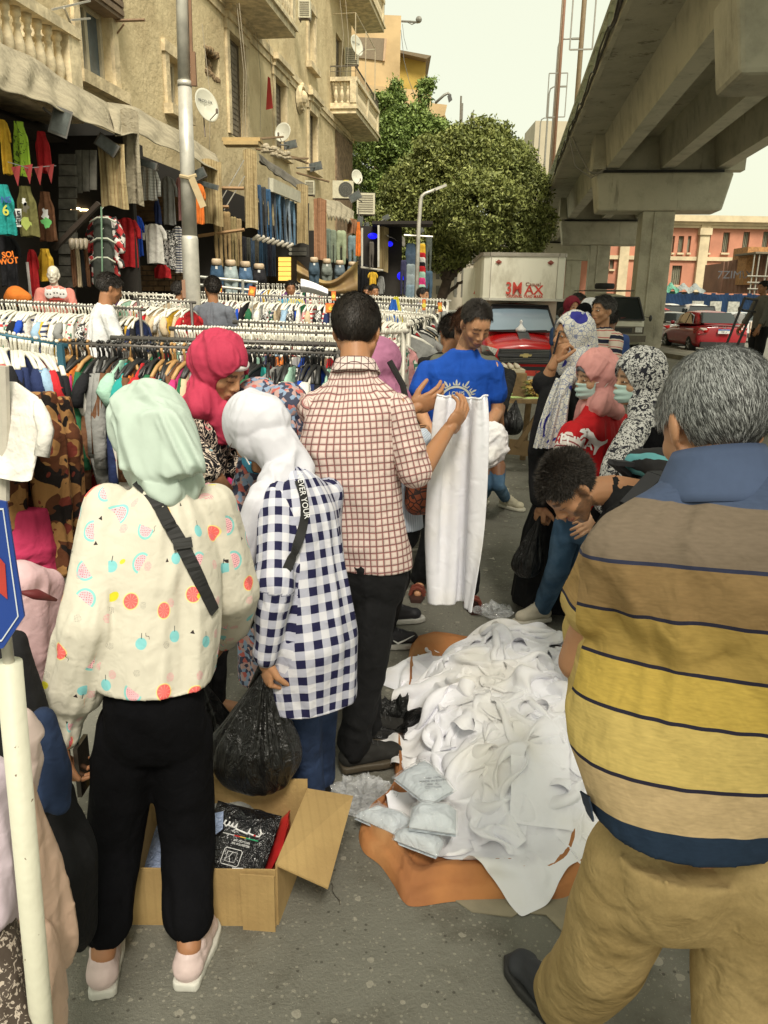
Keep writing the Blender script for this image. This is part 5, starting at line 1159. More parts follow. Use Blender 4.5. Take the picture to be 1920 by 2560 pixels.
for k in 'LR':
 a=J['ank'+k];s_=MB();d=V(.08 if k=='L' else-.12,-1,0).normalized();h0=V(a.x,a.y+.05,0);r_=V(-d.y,d.x,0)
 s_.add([h0+d*u*.27+r_*w*sd+V(0,0,z)for z in(.002,.022)for(u,w,sd)in((0,.03,1),(.3,.036,1),(.7,.048,1),(1,.03,1),(1,.03,-1),(.7,.048,-1),(.3,.036,-1),(0,.03,-1))],[tuple(range(7,-1,-1)),tuple(range(8,16))]+[(i,(i+1)%8,8+(i+1)%8,8+i)for i in range(8)])
 so=s_.build('sandal',plain((.05,.02,.015),.6),t);b_=MB()
 for u in(.14,.19):b_.tube([h0+d*u+r_*.045+V(0,0,.02),h0+d*u+r_*.03+V(0,0,.06),h0+d*u+V(0,0,.072),h0+d*u-r_*.03+V(0,0,.06),h0+d*u-r_*.045+V(0,0,.02)],.012,6)
 b_.build('sandal_strap',plain((.16,.035,.02),.6),so)
def simple_shirt(t,F,m,w=(.17,.165,.175),d=(.125,.115,.12),hem=.1,sl=1.93,r=(.06,.056,.046),name='blouse',fold=(.09,.3,.010),seed=61,vox=.008,flare=1.05,arms='LR',neckr=.062):
 mb=MB();torso_mb(mb,F,w=w,d=d,hem=hem,flare=flare,neckr=neckr);J=F.J
 S_=[seg(J['pelvis']-F.u*.25,J['neck'],fold,seed,.15,-F.f,us=.18)]
 for k in arms:
  if sl:sleeve_mb(mb,F,k,sl,r);S_.append(seg(J['sh'+k],J['el'+k],(.05,.12,.008),seed+2,.06,F.us,us=.06));
  if sl>1.05:S_.append(seg(J['el'+k],J['wr'+k],(.05,.1,.007),seed+3,.05,F.us,v0=.3,us=.055))
 return garment(name,mb,S_,m,t,vox,6)
def scarf_std(t,F,m,hc,M,seed=1,vox=.006,size=1.1,drape=.10,spread=.085,back=.07,face=(.056,.080),fold=(.05,.4,.013),**k):
 nk=F.J['neck'];fs,us,r=F.fs,F.us,F.r
 return hijab(t,F,m,hc,M,cape=[((hc+M@V(0,-.035,.03),.092*size),(hc+M@V(0,-.07,-.01),.07*size)),((hc+M@V(0,-.03,-.06),.07),(nk+us*.02,.075),(nk+r*spread,.045),(nk-r*spread,.045),(nk+fs*.05-us*.04,.05),(nk-fs*back-us*.03,.04)),((nk,.07),(nk+fs*.075-us*drape,.05),(nk+fs*.05-us*.03,.07))],size=size,fold=fold,seed=seed,vox=vox,neckw=.062,face=face,**k)
def fig_set(F,hf=None,hu=None):
 F.us=(F.J['neck']-F.J['pelvis']).normalized();F.fs=nrm(F.us.cross(F.r)*-1)
 if F.fs.dot(F.f)<0:F.fs=-F.fs
 if hf:F.hf=nrm(hf)
 if hu:F.hu=nrm(hu)
 return F
b=at(490,1300,3.0);t=person('woman in raspberry headscarf and black floral blouse looking down among the racks',b.x,3.0)
F=Fig(b.x,3.0,1.62,100,lean=8)
setp(F,pelvis=(490,1360,3.0),chest=(478,1180,3.0),neck=(520,1010,3.0),head=(552,925,2.98),shR=(450,1060,2.86),shL=(560,1050,3.16),elR=(520,1180,2.66),wrR=(572,1230,2.78),elL=(600,1180,3.1),wrL=(620,1230,3.0))
fig_set(F,V(.72,-.40,-.50),V(.42,-.22,.86));o,(hc,M)=body(t,F,'mid',.006,handpose={'L':None})
simple_shirt(t,F,M_FLORAL,sl=.95,seed=61);scarf_std(t,F,cloth((.42,.036,.078),.8,wr=.5),hc,M,seed=62,vox=.005)
mb=MB();A=lambda p:hc+M@V(*p);mb.tube([A((.079*math.sin(a),.018+.062*math.cos(a),.062))for a in[i*.25-1.0 for i in range(9)]],.012,8);mb.build('underscarf',plain((.66,.64,.62),.8),t,True)
trousers(t,F,M_BLACK,.010,top=-.05)
b=at(700,1500,2.85);t=person('woman in dark small-flower dress almost hidden behind the white headscarf',b.x,2.85)
F=Fig(b.x,2.85,1.5,-60,lean=30);setp(F,pelvis=(690,1480,2.8),chest=(660,1200,2.9),neck=(716,1010,3.0),head=(650,1035,3.05),shL=(640,1090,2.8),shR=(745,1030,3.1),elL=(610,1240,2.75),wrL=(575,1290,2.7));fig_set(F,V(-.6,.2,-.7),V(-.4,.3,.8));o,(hc,M)=body(t,F,'mid',.009,arms='L',handpose={'L':{}});simple_shirt(t,F,M_FLOR2,hem=.35,seed=71,w=(.18,.18,.18),d=(.16,.15,.14),arms='L');hijab(t,F,M_FLOR2,hc,M,cape=[(J['neck'],J['neck'],.05,.05)]if False else None,size=1.05,vox=.008);trousers(t,F,M_BLACK,.012)
b=gnd(985,1625);t=person('woman in mauve headscarf and pale blue striped blouse behind the man in the checked shirt',b.x,b.y)
F=Fig(b.x,b.y,1.60,60,lean=12);setp(F,pelvis=(985,1275,3.60),chest=(985,1120,3.62),neck=(965,985,3.66),head=(948,925,3.66),shL=(935,1020,3.8),shR=(1010,1035,3.5),elR=(1025,1120,3.5),wrR=(1060,1090,3.7),hipL=(975,1290,3.65),hipR=(1000,1290,3.55),knL=(1000,1440,3.7),knR=(990,1450,3.62))
F.J['ankL']=V(b.x-.02,b.y+.35,.09);F.J['ankR']=V(b.x-.05,b.y+.02,.09);fig_set(F,V(.5,.7,-.4),V(.2,.3,.9));o,(hc,M)=body(t,F,'mid',.008,feet=False,handpose={'L':None})
simple_shirt(t,F,M_BSTR,hem=.07,seed=81);scarf_std(t,F,cloth((.33,.13,.22),.8),hc,M,seed=82,vox=.007,nofaceopen=False);trousers(t,F,M_BLACK,.009,top=-.02,r=(.08,.062,.05))
for k in 'LR':s_=shoe(t,F.J['ank'+k],F.J['ank'+k]+V(.3,.06,0),plain((.02,.02,.025),.6),plain((.55,.54,.5)),L=.27,w=.05,laces=plain((.1,.1,.1)))
c=F.J['ankR']+V(.08,-.055,-.02);m=MB();m.tube([c+V(-.035,.0,.0),c+V(-.01,-.004,-.014),c+V(.03,0,.006),c+V(.075,.008,.03)],[.003,.006,.004,.001],5);m.build('side_mark',plain((.7,.7,.68)),t)
MB().bar(at(1000,1200,3.42),at(1003,1255,3.42),.04,.012).build('strap',M_STRAP,t)
c=at(1056,1195,3.42);mb=MB();hull(mb,[(c+V(-.03,0,-.13),.05),(c+V(.05,0,-.12),.05),(c+V(-.04,0,.12),.035),(c+V(.03,0,.10),.04)]);P,Fc,N=remesh(mb,.008,4)
tb=thing('shoulder_bag',c-V(0,0,.18),'rust and black geometric patterned bag hanging behind the hanging white garment','bag');mkobj('pouch',P+N*(vn(P*12,3)*.008)[:,None],Fc,M_BAGP,tb,True)
m=MB();m.tube([c+V(-.05,-.03,.14),c+V(-.06,-.02,.26),c+V(-.10,0,.42),c+V(-.16,.02,.52)],.014,6);m.build('strap',plain((.012,.01,.01)),tb)
m=MB();m.grid(lambda u,v:c+V(-.09+.18*u,-.052-.012*math.sin(u*3.1),.03-.015*math.sin(u*math.pi)+v*.035),10,2);m.build('zip_band',plain((.012,.008,.006)),tb)
b=gnd(1240,1280);t=person('person in blue jeans and chunky beige trainers standing behind the man in the blue T-shirt',b.x,b.y)
F=Fig(b.x-.1,b.y,1.5,175,lean=4);setp(F,hipL=(1245,1165,6.2),hipR=(1200,1165,6.2),knL=(1246,1215,6.1),knR=(1218,1215,6.15));F.J['ankL']=gnd(1266,1276)+V(0,.1,.09);F.J['ankR']=gnd(1212,1268)+V(0,.1,.09)
F.J['head']=F.J['head']+V(-.05,.05,-.12);J=F.J;setp(F,elL=(1248,1040,5.6),wrL=(1256,1085,5.3));fig_set(F);o,(hc,M)=body(t,F,'dark',.010,feet=False,handpose={'R':None,'L':dict(fwd=V(.1,-.4,-.8),palm=V(-.5,-.5,0),curl=(60,60,40))});simple_shirt(t,F,M_BLACK,hem=.05,sl=.8,vox=.012);trousers(t,F,M_JEANS,.011,r=(.075,.062,.055));hair_short(t,hc,M,M_HAIR,3,n=1500)
for k in 'LR':shoe(t,F.J['ank'+k],F.J['ank'+k]+V(.3 if k=='L' else-.12,-.3,0),plain((.42,.38,.28),.8),plain((.50,.47,.38)),L=.28,w=.056,laces=plain((.5,.45,.35)))
for(px,py,Y,h_,lab,hm,sk,shirt_c,az,hr)in[(1128,838,5.4,.0,'man with cropped black hair and dark top just behind the seller',M_HAIR,'tan',(.012,.012,.012),30,.010),(1165,826,5.1,.0,'brown-haired person in olive top right behind the seller',mat('brown hair',(.06,.025,.012),.5,fn=lambda g:g.mix((.03,.012,.006),(.14,.055,.025),g.sep(g.attr('puv'))[0])),'tan',(.12,.12,.09),10,.014)]:
 c=at(px,py,Y);t=person(lab,c.x,Y+.1);F=Fig(c.x,Y+.1,1.7,az,lean=14);d=c-F.J['head']
 for q in F.J:
  if q[:3]not in('ank','kn')and not q.startswith('kn'):F.J[q]=F.J[q]+V(d.x,d.y,d.z if not q.startswith('hip')and q!='pelvis' else d.z*.7)
 F.hf=nrm(V(-.3,.8,-.45));F.hu=nrm(V(-.1,.45,.88));fig_set(F);o,(hc,M)=body(t,F,sk,.010,eyes=False,handpose={'L':None,'R':None});simple_shirt(t,F,cloth(shirt_c),sl=.7,vox=.011,name='tshirt');hair_short(t,hc,M,hm,5,n=6000,ln=hr+.01,vol=hr,low=-.075);trousers(t,F,M_BLACK,.012)
t=person('woman in black robe and blue and white paisley scarf talking on a mobile phone',at(1400,1400,4.35).x,4.35)
F=Fig(at(1400,1400,4.35).x,4.35,1.72,-75,lean=2);setp(F,pelvis=(1405,1230,4.35),chest=(1410,1060,4.35),neck=(1425,925,4.35),head=(1428,843,4.35),shL=(1375,985,4.18),shR=(1455,970,4.5),elL=(1350,1130,4.1),wrL=(1352,1265,4.02),elR=(1362,960,4.25),wrR=(1385,905,4.20))
fig_set(F,V(-.92,-.36,.02),V(-.02,-.02,1));o,(hc,M)=body(t,F,'mid',.0055,feet=False,open_eyes=True,handpose={'L':dict(fwd=V(0,0,-1),palm=V(.5,.5,0),curl=(60,70,40)),'R':dict(fwd=V(.3,-.05,.9),palm=V(.6,.3,0),curl=(50,50,30),side=-1,thumb=(20,10))})
mb=MB();J=F.J;torso_mb(mb,F,w=(.18,.18,.18),d=(.15,.14,.13),hem=.3);rings(mb,[(J['pelvis']-F.u*.1,F.r*.18,F.f*.16),(V(J['pelvis'].x,J['pelvis'].y,.5),F.r*.21,F.f*.2),(V(J['pelvis'].x+.02,J['pelvis'].y,.06),F.r*.25,F.f*.27)]);sleeve_mb(mb,F,'L',1.85,(.065,.068,.06));sleeve_mb(mb,F,'R',1.05,(.065,.07,.065))
garment('abaya',mb,[seg(V(J['pelvis'].x,J['pelvis'].y,.05),J['neck'],(.09,.8,.016),91,.17,-F.f),seg(J['shL'],J['elL'],(.06,.2,.01),93,.065),seg(J['elL'],J['wrL'],(.06,.2,.01),94,.065),seg(J['shR'],J['elR'],(.06,.2,.01),95,.065)],M_BLACK,t,.009,5)
hijab(t,F,M_SHAWL,hc,M,cape=[((hc+M@V(0,-.04,.03),.10),(hc+M@V(0,-.10,-.06),.07)),((hc+M@V(0,-.05,-.07),.08),(J['neck'],.085),(at(1480,905,4.35),.05),(at(1440,950,4.2),.05)),(at(1425,935,4.16),at(1400,985,4.06),.04,.03)],size=1.08,seed=96,fold=(.05,.4,.009),vox=.006,neckw=.07,face=(.050,.086),zc=-.012)
for pl_,w0,w1 in(([(1418,940,4.12),(1402,1000,4.02),(1392,1060,3.98),(1384,1120,3.97)],.07,.13),([(1398,945,4.10),(1378,1000,4.0),(1360,1060,3.96),(1346,1120,3.94)],.035,.05)):
 pl_=[at(*p)for p in pl_];gm=MB();gm.grid(lambda u,v:pl_[min(int(v*2.999),2)].lerp(pl_[min(int(v*2.999),2)+1],v*2.999-min(int(v*2.999),2))+V((u-.5)*(w0+(w1-w0)*v),.018*math.sin(u*12+v*2)-.01*math.sin(u*3.1),0),22,20);so_=gm.build('scarf_tail',M_SHAWL,t,True)
MB().ell(hc+M@V(0,.004,.058),(.070,.078,.05),14,8,M).build('underscarf',plain((.015,.015,.015),.9),t,True)
w=at(1382,862,4.16);tag(MB().box((0,0,0),(.010,.07,.145)).build('mobile_phone',plain((.012,.012,.015),.2)),'black phone held to the ear by the woman in the paisley scarf','phone');ph=bpy.data.objects['mobile_phone.001'];ph.location=w+V(.025,.02,.01);ph.rotation_euler=(.1,.2,-.3);ph.scale=(1,.75,.8)
b=gnd(1372,1580);t=person('woman in dusty-pink headscarf, pale mask and red sweater with white print',b.x+.15,b.y+.1)
Yp=3.95;F=Fig(b.x+.15,b.y+.1,1.60,-70,lean=4)
setp(F,pelvis=(1470,1270,Yp),chest=(1478,1150,Yp),neck=(1505,1010,Yp),head=(1487,945,Yp),shL=(1432,1075,Yp-.22),shR=(1550,1050,Yp+.15),elL=(1408,1150,Yp-.30),wrL=(1440,1215,Yp-.42),elR=(1590,1160,Yp),wrR=(1550,1210,Yp-.3),hipL=(1420,1300,Yp),hipR=(1480,1300,Yp+.06),knL=(1395,1420,Yp),knR=(1430,1420,Yp+.1))
F.J['ankL']=V(b.x-.02,b.y+.12,.10);F.J['ankR']=V(b.x+.12,b.y+.35,.10);fig_set(F,V(-.93,-.30,-.16),V(-.14,-.08,1));o,(hc,M)=body(t,F,'light',.0055,feet=False,open_eyes=True,handpose={'R':None,'L':dict(fwd=V(.5,-.3,-.1),palm=V(0,.3,-1),curl=(40,50,30))})
J=F.J;sweater=simple_shirt(t,F,cloth((.42,.008,.012),.8),w=(.19,.195,.19),d=(.16,.165,.145),hem=.03,sl=.5,r=(.07,.066,.06),name='sweater',seed=101,vox=.007)
mb=MB();mb.cone(J['shL'].lerp(J['elL'],.45),J['elL'],.062,.058);mb.cone(J['elL'],J['wrL'].lerp(J['elL'],.05),.058,.045);garment('striped_sleeve',mb,[seg(J['shL'],J['elL'],(.04,.08,.004),3,.06,us=.06),seg(J['elL'],J['wrL'],(.04,.08,.004),4,.05)],mat('striped sleeve',(.6,.55,.5),.85,fn=lambda g:g.mix((.62,.56,.52),(.22,.03,.04),((g.sep(g.uv)[1]/.028).frac()<.28))),t,.006,4)
scarf_std(t,F,cloth((.58,.27,.25),.8,wr=.5),hc,M,seed=103,vox=.0055,drape=.13,spread=.10,fold=(.045,.35,.014));mask(t,hc,M,M_MASK)
mb=MB();mb.tube([hc+M@V(.074*math.sin(a),.01+.078*math.cos(a),.068-.03*abs(math.sin(a)))for a in[i*.25-1.0 for i in range(9)]],.009,8);mb.build('underscarf',plain((.10,.10,.11),.8),t,True)
dv=(at(1450,1100,Yp)-V(0,0,CAM_H)).normalized();X_=(at(1500,1130,Yp-.2)-at(1400,1108,Yp-.2)).normalized();Z_=V(0,0,1)
M_WPR=plain((.72,.70,.68),.7);k1=(at(1500,1100,Yp-.2)-at(1400,1100,Yp-.2)).length/100
tx=text_mb('PUMA',33*k1,at(1441,1106,Yp-.2),X_,Z_,.0005,bold=.0016,sx=.95,shear=.08);decal(t,tx,sweater,dv,.003,'sweater_lettering',M_WPR,2)
cat=[(1448,1080),(1452,1074),(1460,1072),(1470,1071),(1475,1078),(1482,1082),(1487,1092),(1494,1100),(1504,1104),(1514,1102),(1520,1098),(1518,1106),(1508,1112),(1500,1116),(1494,1124),(1488,1136),(1483,1138),(1484,1128),(1486,1118),(1482,1110),(1476,1106),(1472,1098),(1466,1094),(1458,1092),(1452,1098),(1447,1098),(1452,1090),(1460,1085),(1455,1083)]
mb=MB();mb.add([at(x,y,Yp-.2)for x,y in cat],[tuple(range(len(cat)))]);decal(t,mb,sweater,dv,.003,'leaping_cat_print',M_WPR,3)
trousers(t,F,M_JEANS,.009,r=(.085,.068,.058),top=-.02);
for k in 'LR':shoe(t,J['ank'+k],J['ank'+k]+V(-.22,-.08,0),plain((.46,.42,.33),.8),plain((.5,.47,.4)),L=.26,w=.046,laces=plain((.5,.47,.4)))
t=person('woman in black robe with long black and white leopard scarf and pale mask',at(1640,1400,3.6).x,3.6)
F=Fig(at(1640,1400,3.6).x,3.6,1.66,-78,lean=2);setp(F,pelvis=(1640,1320,3.6),chest=(1630,1150,3.6),neck=(1618,1020,3.6),head=(1592,950,3.6),shL=(1585,1100,3.42),shR=(1660,1085,3.8),elL=(1565,1250,3.35),wrL=(1500,1290,3.3));fig_set(F,V(-.96,-.22,-.12),V(-.1,-.06,1));o,(hc,M)=body(t,F,'light',.006,feet=False,open_eyes=True,handpose={'R':None});J=F.J
mb=MB();torso_mb(mb,F,w=(.20,.20,.19),d=(.17,.17,.15),hem=.3);sleeve_mb(mb,F,'L',1.9,(.075,.075,.06));sleeve_mb(mb,F,'R',1.5,(.07,.07,.06));rings(mb,[(J['pelvis'],F.r*.2,F.f*.18),(V(J['pelvis'].x,3.6,.06),F.r*.26,F.f*.26)])
hull(mb,[(J['shL'],.07),(J['shR'],.07),(J['chest']-F.f*.08,.12),(J['neck']-F.f*.05,.07)])
garment('abaya',mb,[seg(V(J['pelvis'].x,3.6,.05),J['neck'],(.09,.8,.016),111,.17,-F.f),seg(J['shL'],J['elL'],(.06,.2,.01),113,.065),seg(J['elL'],J['wrL'],(.06,.2,.01),114,.065)],M_BLACK2,t,.009,5)
hijab(t,F,M_LEO,hc,M,cape=[((hc+M@V(0,-.035,.03),.10),(hc+M@V(0,-.075,-.02),.078)),((hc+M@V(0,-.04,-.07),.075),(J['neck']+F.us*.01,.085),(at(1655,1040,3.55),.05),(at(1600,1070,3.42),.05)),(at(1590,1075,3.38),at(1540,1170,3.28),.065,.06),(at(1540,1170,3.28),at(1512,1260,3.26),.06,.045)],size=1.12,seed=117,fold=(.05,.4,.009),vox=.0055,neckw=.07,face=(.052,.078));mask(t,hc,M,M_MASK)
t=person('bearded man in black bending low over the white heap with a backpack on',at(1600,1500,2.7).x,2.85)
F=Fig(at(1600,1500,2.7).x,2.85,1.72,-75,lean=70);setp(F,pelvis=(1760,1330,3.0),chest=(1620,1265,2.85),neck=(1528,1222,2.74),head=(1428,1222,2.64),shL=(1540,1300,2.56),shR=(1560,1230,2.95),elL=(1540,1460,2.50),wrL=(1512,1640,2.55),elR=(1480,1400,3.0),wrR=(1500,1560,2.9))
F.hf=nrm(V(-.50,-.22,-.84));F.hu=nrm(V(-.84,-.10,.50));F.us=(F.J['neck']-F.J['pelvis']).normalized();F.r=nrm(V(-.35,.93,0));F.fs=nrm(F.us.cross(F.r));
if F.fs.z>0:F.fs=-F.fs
F.f=F.fs;J=F.J;F.J.update(ankL=V(at(1700,1700,2.9).x,2.9,.09),ankR=V(at(1780,1700,3.1).x,3.1,.09));F.J.update(knL=(F.J['hipL']+F.J['ankL'])/2,knR=(F.J['hipR']+F.J['ankR'])/2)
o,(hc,M)=body(t,F,(.42,.21,.11),.0055,beard=.75,armr=1.05,handpose={'L':dict(fwd=V(.05,-.1,-1),palm=V(-1,.2,.1),curl=(15,20,15),thumb=(40,10)),'R':None})
simple_shirt(t,F,M_BLACK,hem=.0,sl=.95,w=(.17,.17,.18),d=(.13,.12,.12),name='tshirt',seed=121,neckr=.068);hair_short(t,hc,M,M_HAIR,12,n=18000,ln=.014,curly=.75,vol=.009,wid=.0009);trousers(t,F,M_JEAND,.011)
c=at(1640,1225,2.83);tb=thing('backpack',c-V(0,0,.1),'black backpack with turquoise and purple panels on the bending man','backpack')
up=-F.fs;mb=MB();hull(mb,[(J['neck'].lerp(J['pelvis'],.30)+up*.17,.05),(J['neck'].lerp(J['pelvis'],.85)+up*.18,.07),(J['neck'].lerp(J['pelvis'],.30)+up*.14+F.r*.12,.05),(J['neck'].lerp(J['pelvis'],.30)+up*.14-F.r*.12,.05),(J['neck'].lerp(J['pelvis'],.85)+up*.14+F.r*.13,.06),(J['neck'].lerp(J['pelvis'],.85)+up*.14-F.r*.13,.06)])
P,Fc,N=remesh(mb,.009,4);bk=mkobj('pack',P+N*(folds(P,F.us,.07,.2,.006,7))[:,None],Fc,mat('backpack fabric',(.015,.015,.018),.8,fn=lambda g:(lambda p:g.mix(g.mix((.013,.013,.016),(.12,.38,.42),(p[0]*.6+p[1]*.3+.02).abs()<.005),(.08,.045,.17),((p[0]+p[2]*.6+.17).abs()<.018)))(g.sep(g.obj))),tb,True)
for sd in(-1,1):
 q=[J['neck'].lerp(J['pelvis'],.32)+up*.14+F.r*sd*.09,J['neck'].lerp(J['pelvis'],.10)+up*.10+F.r*sd*.12,J['sh'+('R' if sd>0 else 'L')]-F.us*.02+up*.06,J['chest']+F.r*sd*.2-up*.02]
 m=MB();[m.bar(a,b_,.055,.018,up=up)for a,b_ in zip(q,q[1:])];m.build('shoulder_strap',plain((.02,.02,.024),.8),tb)
#  goods on the ground
class Heap:
 def __init__(s,x0,x1,y0,y1,d=.012):
  s.x0,s.y0,s.d=x0,y0,d;s.nx=int((x1-x0)/d);s.ny=int((y1-y0)/d);s.H=np.zeros((s.nx,s.ny))
 def z(s,X,Y):
  a=np.clip((X-s.x0)/s.d,0,s.nx-1.001);b=np.clip((Y-s.y0)/s.d,0,s.ny-1.001);i=a.astype(int);j=b.astype(int);f=a-i;g=b-j;H=s.H
  i1=np.minimum(i+1,s.nx-1);j1=np.minimum(j+1,s.ny-1)
  return H[i,j]*(1-f)*(1-g)+H[i1,j]*f*(1-g)+H[i,j1]*(1-f)*g+H[i1,j1]*f*g
 def add(s,P,q=.6):
  i=np.clip(((P[:,0]-s.x0)/s.d).astype(int),0,s.nx-1);j=np.clip(((P[:,1]-s.y0)/s.d).astype(int),0,s.ny-1);N=s.H.copy();np.maximum.at(N,(i,j),P[:,2]);
  M=(N+np.roll(N,1,0)+np.roll(N,-1,0)+np.roll(N,1,1)+np.roll(N,-1,1))/5;s.H=np.maximum(s.H,M*q+s.H*(1-q))
def drape(P,heap,L,iters=150,g=.0012,pins=None,fr=.35,damp=.92,bend=.25,floor=.004,moving=None):

 V_=np.zeros_like(P);P0=P.copy()
 for it in range(iters):
  V_*=damp;V_[...,2]-=g;Q=P+V_;old=P.copy()
  for rep in range(2):
   for ax,st,l,k in((0,1,L,.5),(1,1,L,.5),(0,2,2*L,bend),(1,2,2*L,bend),(0,4,4*L*.93,bend*.6),(1,4,4*L*.93,bend*.6)):
    a=[slice(None)]*2;b=[slice(None)]*2;a[ax]=slice(0,-st);b[ax]=slice(st,None);d=Q[tuple(b)]-Q[tuple(a)];n=np.sqrt((d**2).sum(-1,keepdims=True))+1e-9;c=d*(1-l/n)*(.5*k*1.0)
    if st>1:c=c*.5
    Q[tuple(a)]+=c;Q[tuple(b)]-=c
   d=Q[1:,1:]-Q[:-1,:-1];n=np.sqrt((d**2).sum(-1,keepdims=True))+1e-9;c=d*(1-L*1.414/n)*.12;Q[:-1,:-1]+=c;Q[1:,1:]-=c
   d=Q[1:,:-1]-Q[:-1,1:];n=np.sqrt((d**2).sum(-1,keepdims=True))+1e-9;c=d*(1-L*1.414/n)*.12;Q[:-1,1:]+=c;Q[1:,:-1]-=c
   if heap is not None:
    h=heap.z(Q[...,0],Q[...,1])+floor;m=Q[...,2]<h;Q[...,2]=np.where(m,h,Q[...,2])
    for a_ in(0,1):Q[...,a_]=np.where(m,Q[...,a_]*fr+old[...,a_]*(1-fr),Q[...,a_])
   if pins is not None:Q[pins]=P0[pins]
  V_=Q-P;P=Q
 return P
def sheet_mesh(name,P,m,parent=None,drop=None,sub=1,thick=.0):
 nx,ny=P.shape[:2];idx=np.arange(nx*ny).reshape(nx,ny);F=np.stack([idx[:-1,:-1],idx[1:,:-1],idx[1:,1:],idx[:-1,1:]],-1).reshape(-1,4)
 if drop is not None:k=drop[:-1,:-1].reshape(-1);F=F[~k]
 o=mkobj(name,P.reshape(-1,3),F,m,parent,True)
 if sub:s_=o.modifiers.new('s','SUBSURF');s_.levels=sub;s_.render_levels=sub
 return o
M_WHITE=mat('white cotton',(.80,.80,.84),.75,fn=lambda g:g.mix((.84,.84,.90),(.78,.76,.73),g.ss(g.noise(g.obj,3.5,3),.4,.7)),bfn=lambda g:g.noise(g.obj,14,2,.5,.8)*.8,bdist=.008,spec=.3,sheen=.1)
hx=lambda px,py:gnd(px,py)
HP=Heap(-.7,1.7,1.6,4.6)
X,Y=np.meshgrid(HP.x0+np.arange(HP.nx)*HP.d,HP.y0+np.arange(HP.ny)*HP.d,indexing='ij')
out=[(1040,1600),(1110,1590),(1230,1620),(1330,1700),(1480,1900),(1480,2130),(1428,2240),(1300,2250),(1140,2255),(1040,2268),(1008,2255),(985,2215),(950,2165),(908,2130),(897,2085),(915,2060),(955,2030),(985,1960),(984,1880),(990,1790),(1015,1720),(1020,1650)]
ow=[gnd(x,y)for x,y in out];oc=V(sum(p.x for p in ow)/len(ow),sum(p.y for p in ow)/len(ow),0);nu=160
def ring_at(u):
 k=u*len(ow);i=int(k)%len(ow);f=k-int(k);p0,p1,p2,p3=ow[i-1],ow[i],ow[(i+1)%len(ow)],ow[(i+2)%len(ow)]
 return .5*((2*p1)+(p2-p0)*f+(2*p0-5*p1+4*p2-p3)*f*f+(3*p1-p0-3*p2+p3)*f**3)
pts=[];nv=40
for j in range(nv):
 v=j/(nv-1)
 for i in range(nu):p=oc.lerp(ring_at(i/nu),v**.8);pts.append((p.x,p.y,v))
A_=np.array(pts);v=A_[:,2];P=A_.copy();Pn=np.stack([P[:,0],P[:,1],P[:,0]*0],1)
P[:,2]=.006+.030*np.sqrt(np.clip(1-((v-.88)/.12)**2,0,1))*(v>.76)+.03*(v<=.88)*np.clip((v-.5)/.38,.5,1)+(folds(Pn,(.5,.85,0),.10,.5,.010,5)+folds(Pn,(1,.1,0),.06,.5,.006,8))*(1-(v>.99))
P[:,2]=np.maximum(P[:,2],.004);P[v>.995,2]=.002
F=[(j*nu+i,j*nu+(i+1)%nu,(j+1)*nu+(i+1)%nu,(j+1)*nu+i)for j in range(nv-1)for i in range(nu)]
M_ORG=mat('faded orange cloth',(.5,.2,.06),.9,fn=lambda g:g.mix(g.mix((.46,.20,.075),(.30,.125,.055),g.ss(g.noise(g.obj,4,4),.35,.75)),(.46,.28,.13),g.ss(g.noise(g.obj,2.2,3),.55,.7)*.6),bfn=lambda g:wr(g)+g.noise(g.obj,400,1)*.03,bdist=.012,spec=.15)
tag(mkobj('ground_sheet',P,F,M_ORG,None,True),'faded orange cloth wrapper spread on the asphalt under the white heap','ground sheet')
i_=((P[:,0]-HP.x0)/HP.d).astype(int);j_=((P[:,1]-HP.y0)/HP.d).astype(int)
ok=(i_>0)&(i_<HP.nx-1)&(j_>0)&(j_<HP.ny-1);np.maximum.at(HP.H,(i_[ok],j_[ok]),P[ok,2]);
cx,cy=.62,3.02;rx,ry=.47,.80
q=((X-cx-.10*(Y-cy))/rx)**2+((Y-cy)/ry)**2;mound=.27*np.clip(1-q,0,1)**.55*(1+.15*vn(np.stack([X.ravel()*3,Y.ravel()*3,X.ravel()*0],1),3).reshape(X.shape));HP.H=np.maximum(HP.H,mound)
core=mound[::3,::3];ci=np.stack([X[::3,::3],Y[::3,::3],np.where(core>0,core-.02,-.05)],-1)
tag(sheet_mesh('garment_heap',ci,M_WHITE,None,None,0),'core of the big heap of white cotton clothes on the orange cloth','heap',kind='stuff')
rs=np.random.RandomState(11);nG=40
